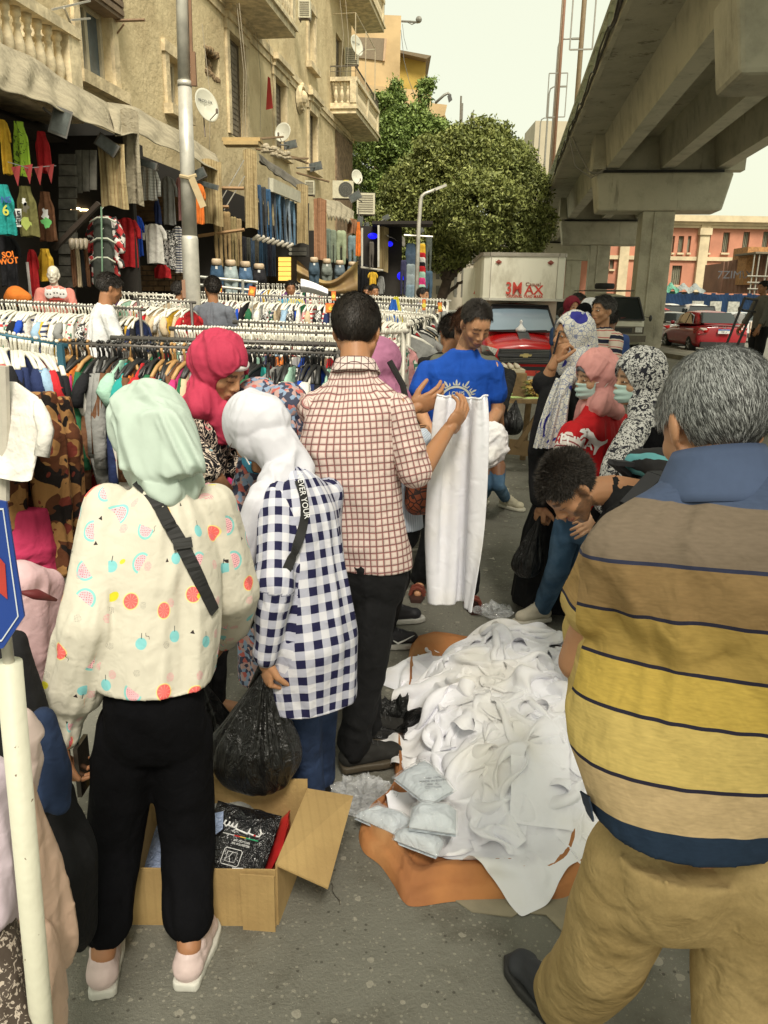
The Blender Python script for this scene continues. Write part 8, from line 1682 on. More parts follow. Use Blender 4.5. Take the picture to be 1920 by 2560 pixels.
for i,(x0,x1,y0,y1,c)in enumerate([(812,828,572,655,(.12,.15,.12)),(824,842,575,655,(.16,.19,.14)),(838,868,580,658,(.26,.30,.19)),(868,894,592,662,(.15,.21,.22)),(922,936,605,668,(.08,.07,.06))]):hung('hanging_trousers',x0,x1,y0,y1,-5.1 if x0<900 else-4.2,cloth(c),'%s trousers hanging under the scalloped awning'%['dark green leftmost','grey-green','pale green distressed','faded blue-green','brown single-leg'][i],'trousers','legs',seed=i+11)
for i in range(4):x0=770+i*32;hung('jeans_mannequin',x0,x0+30,655+i*3,712,-5.0,cloth([(.05,.08,.11),(.16,.18,.16),(.10,.13,.15),(.13,.17,.19)][i]),'%s of four jeans hips above the gold banner'%['first','second','third','fourth'][i],'mannequin','hips','jeans hips above the gold banner')
hung('jeans_mannequin',888,911,662,738,-5.0,cloth((.10,.13,.14)),'grey-green jeans mannequin right of the gold banner','mannequin','hips')
def f_gold(g):return g.mix(g.mix((.33,.23,.085),(.20,.125,.05),g.ss(g.noise(g.obj,2.5,3),.4,.6)),(.48,.38,.09),(g.voro(g.obj,1.6)[1]<.22)&(g.noise(g.obj,14,2)>.42))
mb=MB();Yg=Yx(815,-4.9)
def fgb(u,v):
 x=742+152*u;top=650+50*math.sin(u*math.pi)**1.2*(1 if u<.95 else .6)+4*u;bot=700+42*u**.6;bot=max(bot,top+8);p=at(x,top+(bot-top)*v,Yg+.12*math.sin(v*9+u*5)*(1-u*.5));return p
mb.grid(fgb,50,16);o=tag(mb.build('gold_banner',mat('gold printed banner',(.3,.2,.08),.6,fn=f_gold),None,True),'gold and brown printed banner slung in a swag before the far booth','banner')
for i,(y0,c,n_)in enumerate([(612,'mustard yellow','yellow'),(634,'red','red'),(646,'white','cream'),(658,'black','black'),(668,'red','second red'),(682,'mint green','pale'),(697,'hot pink','pinkish red'),(714,'mint green','mint')]):hung('shorts',1044,1066,y0,y0+24,-2.9,K(c),'%s shorts in the colourful hanging column beside the slim street lamp'%n_,'shorts','shorts',dY=-.1*i)
for i in range(5):hung('denim_shorts',1012,1042,612+i*26,642+i*26,-3.1,cloth([(.05,.08,.12),(.04,.06,.09),(.2,.24,.25),(.22,.26,.27),(.18,.25,.3)][i]),'%s denim shorts of the stacked column left of the slim street lamp'%['topmost','second','third','fourth','lowest'][i],'shorts','shorts',dY=-.1*i)
hung('hanging_jeans',1064,1082,592,680,-2.8,cloth((.07,.08,.07)),'long dark grey trousers at the right end of the colourful column','trousers','legs');hung('hanging_jeans',1060,1084,680,745,-2.8,cloth((.045,.08,.12)),'blue jeans hanging lowest at the right end of the far booth','jeans','legs');hung('hanging_jeans',1000,1018,650,735,-3.1,cloth((.03,.03,.07)),'navy trousers beside the blue light','trousers','legs')
hung('shirt',944,962,690,735,-4.0,K('grey'),'grey-beige top hung in the dark of the blue-lit booth','shirt','long');hung('jacket',895,925,660,742,-4.6,K('black'),'black jacket left of the yellow T-shirt','jacket','long')
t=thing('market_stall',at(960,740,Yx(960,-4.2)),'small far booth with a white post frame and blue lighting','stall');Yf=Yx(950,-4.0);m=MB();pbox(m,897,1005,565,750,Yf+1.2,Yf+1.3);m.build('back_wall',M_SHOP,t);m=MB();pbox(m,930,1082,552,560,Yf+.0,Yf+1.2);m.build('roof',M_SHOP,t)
for x,y0,y1 in((946,563,668),(905,570,665)):m=MB();m.tube([at(x,y0,Yf),at(x,y1,Yf)],.035,6);m.build('white_post',plain((.5,.48,.42)),t)
m=MB();m.tube([at(902,668,Yf),at(958,676,Yf)],.03,6);m.build('crossbar',plain((.45,.42,.35)),t)
M_BLUE_L=mat('blue neon',(.02,.02,.6),.5,emit=.7,emitc=(.01,.01,1.0))
for i,(x,y,w_,h_)in enumerate([(932,590,12,7),(975,610,7,6),(1004,690,11,10)]):c=at(x,y,Yf+.9 if i<2 else Yx(1004,-3.2));k=c.y/FPX;m=MB();m.ell(c,(w_*k,.1,h_*k),12,8);tag(m.build('blue_lamp',M_BLUE_L,None,True),['large blue glowing lamp inside the far booth','small blue glowing lamp behind the beige curtain','round blue glowing bowl beside the denim shorts'][i],'lamp')
Ys=Yx(707,-5.9);t=thing('lightbox_sign',at(707,480,Ys),'cream fascia light box above the hanging jeans','sign');m=MB();p=[at(672,478,Ys-1.2),at(742,506,Ys+1.3),at(742,478,Ys+1.3),at(672,444,Ys-1.2)];m.hexa(p+[v+V(.1,.1,0)for v in p]);m.build('panel',plain((.50,.48,.38),.6),t);m=MB();[m.bar(p[0].lerp(p[1],u),p[3].lerp(p[2],u),.02,.03)for u in(0,.12,.24,.36,.48,.60,.72,.84,1)];m.build('frame_bars',plain((.2,.19,.16)),t)
Yd=Yx(730,-6.5);t=thing('shop_sign',at(735,640,Yd),'dark sign panel with grey lettering and two small name boards','sign');m=MB();pbox(m,690,772,508,642,Yd,Yd+.08);m.build('panel',plain((.035,.032,.027),.6),t)
prn_=lambda px,py,s,z_,c:attach(prn(px,py,Yd-.08,s,z_,plain(c)),t)
prn_(728,552,'ST or',.30,(.16,.15,.13));prn_(728,588,'◯',.5,(.12,.115,.10))
for y in(623,634):m=MB();pbox(m,722,766,y-4.5,y+4.5,Yd-.14,Yd-.1);bo=m.build('name_board',plain((.10,.095,.08)),t);prn_(746,y,['ROMA HILL','ALTREBRIGTI'][y>630],.085,(.5,.48,.4));m=MB();m.lathe(at(726,y,Yd-.15),[(.03,0),(.05,0),(.05,.01)],12,(0,-1,0));m.build('round_emblem',plain((.5,.48,.4)),t)
t=thing('guard_rail',at(560,735,Yx(560,-5.2)),'grey steel tube railing in front of the jeans mannequins','railing');Yr=Yx(560,-5.4)
for y in((692,706),(712,727)):m=MB();m.tube([at(500,y[0],Yr),at(644,y[1],Yr+.3)],.028,8);m.build('rail',plain((.40,.40,.36),.5,.4),t)
for x in(607,520):m=MB();m.tube([at(x,700,Yr),at(x,760,Yr)],.028,8);m.build('upright',plain((.40,.40,.36),.5,.4),t)
for(x0,y0,x1,y1,lab)in[(495,590,611,574,'wooden shelf edge below the khaki trousers'),(545,470,610,471,'short horizontal timber between the curtains'),(552,517,572,517,'short wooden peg left of the golden curtain'),(550,505,610,400,'thin slanting cord inside the jeans booth'),(560,525,612,440,'second thin slanting cord inside the jeans booth')]:
 Y=Yx(560,-5.95);m=MB();r=.035 if 'cord' not in lab else .012;m.tube([at(x0,y0,Y),at(x1,y1,Y)],r,5);tag(m.build('timber' if 'cord' not in lab else 'cord',plain((.30,.17,.07)if 'cord' not in lab else(.35,.33,.28))),lab,'timber' if 'cord' not in lab else 'cord')
m=MB();pbox(m,555,650,343,352,Yx(600,-6.6),Yx(600,-6.6)+.5);pbox(m,558,645,352,361,Yx(600,-6.5),Yx(600,-6.5)+.4);tag(m.build('timber_beam',plain((.42,.30,.13))),'stacked ochre timber beams on top of the jeans booth','timber')
m=MB();rs3=random.Random(4)
for i in range(44):a=at(rs3.uniform(650,722),0,20);x=rs3.uniform(0,1);c=at(655+68*x,368+24*x+rs3.uniform(-8,10),Yx(690,-6.3));m.ell(c,(rs3.uniform(.05,.13),rs3.uniform(.05,.1),rs3.uniform(.03,.07)),7,5)
tag(m.build('rubble_bundle',plain((.34,.29,.20))),'heap of pale knotted bundles on the roof of the jeans booth','bundles',kind='stuff')
m=MB()
for(a,b,c,d)in[(640,348,708,342),(640,372,745,395),(700,384,770,408),(742,432,822,454),(720,396,770,396)]:m.tube([at(a,b,Yx(700,-6.2)),at(c,d,Yx(740,-6.1))],.03,5)
tag(m.build('roof_poles',plain((.20,.13,.07))),'brown poles sticking out over the roof of the jeans booth','poles')
M_FL=plain((.10,.095,.085),.5);M_FLG=mat('floodlight glass',(.07,.08,.075),.25,spec=.6,var=.3,vscale=9)
def flood(px,py,X,w,h,az,tilt,label,arm=None):
 w*=.8;h*=.8
 c=onX(px,py,X);k=c.length/FPX;t=thing('floodlight',c,label,'floodlight','floodlights on the stalls');Mx=Matrix.Rotation(R(az),3,'Z')@Matrix.Rotation(R(tilt),3,'Y');a,b=w*k/2,h*k/2
 m=MB();pp=[c+Mx@V(x*a,y*.09,z*b)for x,z in((-1,-1),(1,-1),(1,1),(-1,1))for y in(-1,)];qq=[c+Mx@V(x*a*.7,.14,z*b*.7)for x,z in((-1,-1),(1,-1),(1,1),(-1,1))];m.hexa(pp+qq);m.build('housing',M_FL,t)
 m=MB();m.add([c+Mx@V(x*a*.82,-.095,z*b*.82)for x,z in((-1,-1),(1,-1),(1,1),(-1,1))],[(0,1,2,3)]);m.build('glass',M_FLG,t)
 if arm:m=MB();m.tube([c+V(0,.1,0),onX(arm[0],arm[1],X-.1)],.02,5);m.build('arm',M_FL,t)
for a in[(153,308,-6.0,46,66,15,18,'big silver floodlight with glass front under the near awning',(108,270)),(272,365,-6.1,60,34,0,35,'grey floodlight beside the knotted beige curtain',(300,390)),(372,412,-6.1,52,18,0,16,'long slim floodlight above the white checked shirt',(395,425)),(502,436,-5.9,34,26,0,-25,'floodlight right of the lamp post above the second',(485,448)),(525,465,-5.9,54,14,0,14,'long slim lamp lying across the folded curtain',None),(727,363,-6.0,36,20,0,-12,'black floodlight on a boom above the jeans booth',(700,362)),(790,417,-6.0,36,22,0,-12,'black floodlight on a boom in front of the air conditioner',(742,420)),(888,492,-5.2,36,22,0,-28,'black floodlight below the satellite dish at the corner',(905,505)),(1050,578,-3.3,22,14,0,-30,'small pale floodlight left of the slim street lamp head',(1040,592)),(965,545,-4.2,20,14,0,-25,'small dark floodlight over the blue-lit booth',(940,560)),(900,555,-4.9,16,28,0,8,'hanging oval lamp left of two at the scalloped awning',(895,520)),(918,570,-4.9,16,30,0,-12,'hanging oval lamp right of two at the scalloped awning',(905,540))]:flood(*a)
M_DISH=mat('dish enamel',(.50,.49,.40),.5,var=.08)
def dish(px,py,X,rpx,label,ax=(.75,-.62,.25),post=(0,0),text=True):
 c=onX(px,py,X);r=rpx*c.y/FPX*1.02;t=thing('satellite_dish',c,label,'satellite dish','satellite dishes on the facade');a=nrm(ax);x=a.cross(V(0,0,1)).normalized();y=x.cross(a)
 m=MB();m.grid(lambda u,v:c+(x*math.cos(u*2*math.pi)*.86+y*math.sin(u*2*math.pi))*r*max(v,.001)+a*(.22*r*(v*v-1)),28,9,closed=True);o=m.build('reflector',M_DISH,t,True);sd=o.modifiers.new('s','SOLIDIFY');sd.thickness=.012
 f=c+a*r*.75-y*r*.75;m=MB();m.tube([c-y*r*.9,f],.012,5);m.cone(f,f+V(0,0,.06),.03,.03);m.build('feed_arm',plain((.13,.10,.08)),t)
 m=MB();e=onX(px+post[0],py+post[1],X-.05);m.tube([c-a*r*.25,c-a*r*.45,e],.016,5);m.build('mast',plain((.13,.10,.08)),t)
 if text:x2=-x if x.x<0 else x;o=text_mb('PROD-CX',r*.24,c+a*(-.10*r)+y*r*.25,x2,y,.002);o.build('lettering',plain((.06,.06,.06)),t)
dish(518,262,-7.4,36,'large satellite dish with dark lettering beside the tall brown door',post=(-5,80));dish(893,113,-6.9,22,'satellite dish with small lettering hung before the upper corner balcony',post=(0,60));dish(706,330,-7.0,22,'pale satellite dish on the roof of the jeans booth',(-.3,-.9,.3),post=(5,45),text=False);dish(893,442,-6.6,16,'small satellite dish beside the lower air conditioner',(.5,-.8,.2),post=(8,25),text=False)
M_AC=mat('yellowed enamel',(.50,.47,.34),.5,var=.1,vscale=6)
def aircon(px,py,X,w,h,label,fan=True,d=.35,side=0):
 c=onX(px,py,X);k=c.y/FPX;t=thing('air_conditioner',c,label,'air conditioner','air conditioners on the facade');a,b=w*k/2,h*k/2;MB().box(c,(2*a,d,2*b)).build('casing',M_AC,t)
 if fan:
  f=c+V(a*.25,-d/2,0);m=MB();[m.tube([f+V(math.cos(q)*r_,-.01,math.sin(q)*r_)for q in[i*math.pi/9 for i in range(19)]],.008,4)for r_ in(b*.85,b*.6,b*.35)];[m.bar(f+V(0,-.012,0),f+V(math.cos(q)*b*.85,-.012,math.sin(q)*b*.85),.01,.008)for q in[i*math.pi/4 for i in range(8)]];m.build('fan_grille',plain((.12,.12,.10)),t);m=MB();m.lathe(f+V(0,-.002,0),[(.001,0),(b*.82,0),(b*.82,.003)],20,(0,-1,0));m.build('fan_opening',plain((.06,.06,.05)),t)
 else:m=MB();n=8;[m.bar(c+V(-a*.8,-d/2-.01,-b*.75+1.5*b*i/(n-1)),c+V(a*.8,-d/2-.01,-b*.75+1.5*b*i/(n-1)),.012,b*.09)for i in range(n)];m.build('louvres',plain((.20,.18,.13)),t)
 m=MB();m.bar(c+V(-a,-.1,-b-.03),c+V(a,-.1,-b-.03),.04,.05);m.bar(c+V(-a*.8,d/2,-b-.03),c+V(-a*.8,-d/2,-b-.03),.04,.05);m.bar(c+V(a*.8,d/2,-b-.03),c+V(a*.8,-d/2,-b-.03),.04,.05);m.build('bracket',plain((.10,.07,.05)),t)
aircon(762,26,-7.5,26,34,'window air conditioner high on the facade beside the tall window',False);aircon(858,475,-6.8,48,38,'white outdoor air conditioner with a big round fan at the corner');aircon(915,510,-6.0,42,46,'caged outdoor air conditioner lower right of the round-fan one',False);aircon(880,142,-7.6,30,34,'air conditioner with a pale grille beside the arched door',False);aircon(775,470,-7.2,22,30,'old louvred air conditioner at the end of the jeans booth',False)
for(px,y0,y1,X)in[(592,8,345,-7.5),(598,8,345,-7.4),(672,100,350,-7.7),(850,0,180,-6.6),(864,0,210,-6.6),(505,60,400,-7.8),(640,60,330,-7.8)]:
 m=MB();a,b=onX(px,y0,X),onX(px+8,y1,X);b.x,b.y=a.x+.05,a.y;m.tube([a,a.lerp(b,.5)+RV*.1+DV*.05*math.sin(px),b],.010,4);tag(m.build('wall_cable',plain((.30,.26,.19))),'slack cable hanging down the ochre facade near picture column %s'%['the tall brown door, left strand','the tall brown door, right strand','the red pennant','the arched door, left strand','the arched door, right strand','the broken niche','the medallion side'][[592,598,672,850,864,505,640].index(px)].replace('picture column ',''),'cable')
for o in COL.objects:
 if o.get('label','').startswith('slack cable'):o['label']=o['label'].replace('near picture column','near')
m=MB();c=onX(672,235,-7.65);m.add([c+V(-.1,0,-.45),c+V(.12,0,-.4),c+V(.05,0,.45),c+V(-.02,0,.5),c+V(-.1,.02,-.45),c+V(.12,.02,-.4),c+V(.05,.02,.45),c+V(-.02,.02,.5)],[(0,1,2,3),(7,6,5,4),(0,4,5,1),(1,5,6,2),(2,6,7,3),(3,7,4,0)]);tag(m.build('red_pennant',plain((.42,.04,.03),.8)),'small red pennant hanging on a cord across the ochre facade','pennant')
m=MB();q=[onX(834,35,-7.9),onX(889,32,-6.7),onX(889,150,-6.7),onX(889,32,-6.7),onX(938,123,-6.6),onX(937,250,-6.6)];[m.tube([a,b],.02,5)for a,b in zip(q,q[1:])];m.tube([onX(915,78,-6.6),onX(913,225,-6.6)],.02,5);m.tube([onX(915,125,-6.6),onX(938,123,-6.6)],.02,5);tag(m.build('balcony_frame',plain((.42,.36,.24))),'thin metal frame of clothes-line poles round the corner balcony','frame')
m=MB();m.tube([onX(290,52,-7.9),onX(362,50,-7.3)],.03,5);m.tube([onX(292,85,-7.95),onX(310,60,-7.7)],.018,5);tag(m.build('wall_bracket',plain((.22,.14,.08))),'rusty scrolled iron bracket on the wall right of the near window','bracket')
m=MB();[m.tube([onX(a,b,-7.2),onX(c,d,-7.6)],.02,4)for a,b,c,d in((130,24,225,2),(160,20,185,78),(178,50,225,46))];tag(m.build('clothes_line_frame',plain((.35,.33,.28))),'thin metal clothes-line frame beside the near balcony','frame')
for(x,y,c,lab)in[(865,458,(.45,.36,.04),'yellow flower pot on the ledge above the round-fan air conditioner'),(876,460,(.32,.18,.08),'brown flower pot right of the yellow one')]:p=onX(x,y,-7.4);tag(MB().lathe(p,[(.10,-.12),(.14,.12),(.13,.12),(.1,.05)],12).build('flower_pot',plain(c),None,True),lab,'flower pot')
for i,(px,py,Y,w_,h_)in enumerate([(630,728,9.4,16,22),(834,740,8.4,11,22),(826,770,7.0,24,23),(893,760,8.0,12,14),(1060,762,7.4,8,26),(1100,768,8.0,10,22),(551,722,10,8,18)]):
 c=at(px,py,Y);k=Y/FPX;t=thing('price_sign',c-V(0,0,h_*k),['tilted red price sign right of the man in grey','narrow red price sign above the larger red one','square red price sign with a yellow figure, largest of them','small red sign just right of the dark hair','thin orange sign on a stick behind the side rail','orange sign leaning over the side rail','small edge-on sign beside the man in grey'][i],'price sign');a,b=w_*k/2,h_*k/2;rt=Matrix.Rotation(R([12,0,0,8,0,-5,0][i]),3,'Y');m=MB();m.box(c,(2*a,.01,2*b),rt);m.build('board',plain((.55,.07,.02)),t);m=MB();m.box(c+V(0,-.007,0),(1.7*a,.004,1.7*b),rt);m.build('inner_panel',plain((.62,.22,.03)),t);m=MB();m.lathe(c+V(0,-.010,-.1*b),[(.001,0),(.42*b,0),(.42*b,.002)],10,(0,-1,0));m.cone(c+V(0,-.011,.1*b),c+V(0,-.011,.5*b),.08*b,.05*b,6);m.build('yellow_figure',plain((.65,.55,.08)),t);m=MB();m.tube([c-V(0,0,b),c-V(0,0,b+.25)],.008,4);m.build('stick',plain((.3,.3,.28)),t)
for(px,py,Y,c,lab)in[(984,760,7.2,(.02,.12,.45),'blue ribbon-like cloth hanging from the pale rails'),(990,752,8,(.55,.50,.05),'yellow feathery cloth above the pale rails'),(1008,980,4.9,(.50,.42,.03),'yellow gathered cloth hanging low near the mauve scarf')]:
 p=at(px,py,Y);m=MB();m.grid(lambda u,v:p+V((u-.5)*(.04+.10*v)*Y/7,.02*math.sin(u*20),-.25*v*Y/8+.04),12,6);tag(m.build('cloth_strip',plain(c),None,True),lab,'cloth')
c=at(783,722,11.0);m=MB();P0=c;m.grid(lambda u,v:at(752+68*u,697+26*u**1.4+(26-4*u)*v+8*(1-u)*v,11.0-.25*math.sin(v*3.1)),20,10);tag(m.build('white_cloth',M_WHITE,None,True),'white cloth arched over the rail beside the red price signs','cloth')
#  vehicles
M_CGL=mat('car glass',(.015,.02,.022),.06,spec=.8);M_TYRE=plain((.018,.018,.018),.85);M_RIM=plain((.32,.32,.32),.35,.8);M_CHR=plain((.55,.55,.52),.25,.9);M_LAMP=mat('lamp glass',(.5,.5,.46),.12,spec=.8,var=.2,vscale=30)
def paint(n,c,r=.28):return mat(n,c,r,var=.10,vscale=1.5,coat=.5,spec=.5,bump=.02,bscale=3)
def wheel(t,p,r,w,ax):
 ax=Vector(ax);o=MB().lathe(p-ax*w/2,[(r*.62,0),(r*.93,0),(r,w*.2),(r,w*.8),(r*.93,w),(r*.62,w)],24,ax).build('wheel',M_TYRE,t,True)
 m=MB();m.lathe(p-ax*w*.42,[(.01,0),(r*.62,0),(r*.62,w*.84),(.01,w*.84)],16,ax)
 for k in range(6):
  a=k*math.pi/3;q=ax.orthogonal().normalized();s_=ax.cross(q);d=q*math.cos(a)+s_*math.sin(a)
  for sg in(-1,1):m.bar(p+ax*sg*w*.46+d*r*.1,p+ax*sg*w*.46+d*r*.58,r*.2,.02,up=ax)
 m.build('rim',M_RIM,o,True)
def shell(rows,m,name,t,X,Y_,Z,org,sub=2,crease=None):

 vs=[];n=len(rows[0][1])
 for y,sec in rows:
  full=[(x,z)for x,z in sec]+[(-x,z)for x,z in sec[::-1]]
  vs+=[org+X*x+Y_*y+Z*z for x,z in full]
 k=n*2;fs=[]
 for i in range(len(rows)-1):
  for j in range(k):fs.append((i*k+j,i*k+(j+1)%k,(i+1)*k+(j+1)%k,(i+1)*k+j))
 fs.append(tuple(range(k-1,-1,-1)));fs.append(tuple((len(rows)-1)*k+j for j in range(k)))
 o=mkobj(name,vs,fs,m,t,True)
 if sub:s_=o.modifiers.new('s','SUBSURF');s_.levels=sub;s_.render_levels=sub
 return o
def sedan(pos,ang,mp,label,group,plate='٧١٤ ب د',full=True,scale=1.0,lamp=(.35,.02,.02)):
 t=thing('parked_car',pos,label,'car',group);a=R(ang);Y_=V(math.sin(a),math.cos(a),0)*scale;X=V(math.cos(a),-math.sin(a),0)*scale;Z=V(0,0,1)*scale;O=Vector(pos);Q=lambda x,y,z:O+X*x+Y_*y+Z*z
 W_=.85
 lo=[(0.0,[(0,.34),(.70,.36),(.80,.50),(.80,.72),(.74,.95),(0,.98)]),(.10,[(0,.22),(.76,.25),(.85,.45),(.86,.72),(.78,.99),(0,1.03)]),(.55,[(0,.2),(.80,.22),(W_,.42),(.865,.74),(.80,.99),(0,1.03)]),(1.3,[(0,.2),(.80,.22),(W_,.42),(.865,.76),(.80,.95),(0,.98)]),(2.6,[(0,.2),(.80,.22),(W_,.42),(.86,.74),(.80,.92),(0,.94)]),(3.5,[(0,.2),(.80,.22),(W_,.42),(.85,.68),(.76,.88),(0,.93)]),(4.2,[(0,.22),(.74,.25),(.80,.40),(.80,.60),(.70,.74),(0,.80)]),(4.4,[(0,.3),(.6,.32),(.68,.42),(.68,.55),(.58,.64),(0,.67)])]
 shell(lo,mp,'body',t,X,Y_,Z,O)
 up=[(.42,[(0,.98),(.60,.98),(.62,1.0),(.60,1.02),(.4,1.03),(0,1.03)]),(.9,[(0,.96),(.70,.96),(.70,1.05),(.63,1.30),(.5,1.35),(0,1.37)]),(1.3,[(0,.95),(.72,.95),(.73,1.05),(.61,1.38),(.48,1.43),(0,1.455)]),(2.1,[(0,.95),(.73,.95),(.73,1.05),(.60,1.40),(.46,1.45),(0,1.475)]),(2.6,[(0,.93),(.72,.93),(.72,1.02),(.61,1.32),(.5,1.38),(0,1.40)]),(3.4,[(0,.86),(.66,.86),(.68,.90),(.66,.93),(.5,.94),(0,.94)])]
 shell(up,mp,'roof',t,X,Y_,Z,O)
 g=MB();q_=[Q(-.62,.36,1.06),Q(.62,.36,1.06),Q(.50,.90,1.40),Q(-.50,.90,1.40)];g.hexa(q_+[v+Y_*.1-Z*.05 for v in q_]);g.build('rear_window',M_CGL,t)
 for sd in(-1,1):
  for p in([(.74,.88,1.02),(.745,1.55,1.02),(.625,1.50,1.36),(.66,1.05,1.28)],[(.75,1.62,1.02),(.75,2.38,1.01),(.63,2.22,1.35),(.625,1.57,1.38)],[(.745,2.44,1.0),(.70,3.05,.95),(.66,2.55,1.26),(.63,2.32,1.33)]):
   g=MB();q=[Q(sd*(x+.018),y,z)for x,y,z in p];r_=[v-X*sd*.03 for v in q];g.hexa(r_+q);g.build('side_window',M_CGL,t)
  for y in(.78,3.55):wheel(t,Q(sd*.76,y,.31),.31*scale,.20*scale,X.normalized())
  l=MB();p=[Q(sd*.46,-.035,.90),Q(sd*.80,.05,.92),Q(sd*.868,.38,.88),Q(sd*.872,.30,.72),Q(sd*.80,.01,.70),Q(sd*.52,-.055,.76)];l.add(p+[v+Y_*.06 for v in p],[(0,1,2,3,4,5)]);l.build('tail_light',mat('tail lamp',(.5,.08,.06),.12,fn=lambda g_:g_.mix((.42,.02,.02),(.60,.50,.45),g_.noise(g_.obj,4,1)>.55),spec=.8),t)
  m=MB();m.tube([Q(sd*.80,.95,.80),Q(sd*.88,1.1,.80)],.01,4);m2=MB();m2.ell(Q(sd*.93,2.55,1.02),(.09,.06,.07),10,7);m2.build('wing_mirror',mp,t,True)
  for y in(1.2,2.1):h=MB();h.bar(Q(sd*.875,y,.83),Q(sd*.875,y+.18,.83),.02,.03);h.build('handle',mp,t)
 b=MB();b.bar(Q(-.72,-.045,.36),Q(.72,-.045,.36),.10,.20);b.build('bumper_trim',plain((.02,.02,.02),.6),t)
 b=MB();b.bar(Q(-.66,.0,1.045),Q(.66,.0,1.045),.10,.035);b.build('spoiler',mp,t)
 pl=MB();pl.bar(Q(-.19,-.075,.80),Q(.19,-.075,.80),.012,.15);po=pl.build('number_plate',plain((.62,.62,.60),.5),t);pl=MB();pl.bar(Q(-.19,-.083,.853),Q(.19,-.083,.853),.006,.045);pl.build('plate_band',plain((.03,.16,.42),.5),po)
 text_mb('٧١٤ د',.09,Q(0,-.088,.785),X,Z,.001).build('plate_digits',plain((.02,.02,.02)),po)
 text_mb('EGYPT  مصر',.035,Q(0,-.090,.853),X,Z,.001).build('plate_text',plain((.6,.6,.6)),po)
 bt=MB();bt.bar(Q(-.07,-.062,.925),Q(.07,-.062,.925),.012,.022);bt.bar(Q(-.03,-.064,.925),Q(.03,-.064,.925),.012,.045);bt.build('badge',M_CHR,t)
 return t
p=gnd(1800,890);sedan(V(p.x,p.y,0),8.3-5,paint('red car paint',(.30,.010,.018)),'shiny dark red saloon parked by the kerb, rear towards us',None,scale=1.08).location
q=gnd(1697,866);sedan(V(q.x,q.y,0),5,paint('silver car paint',(.30,.31,.28),.35),'silver-grey saloon with its left doors showing, parked ahead of the red one',None)
q=at(1900,770,39);sedan(V(q.x,39,0),-6,paint('white car paint',(.55,.56,.55)),'white saloon car at the right edge beyond the red saloon',None)
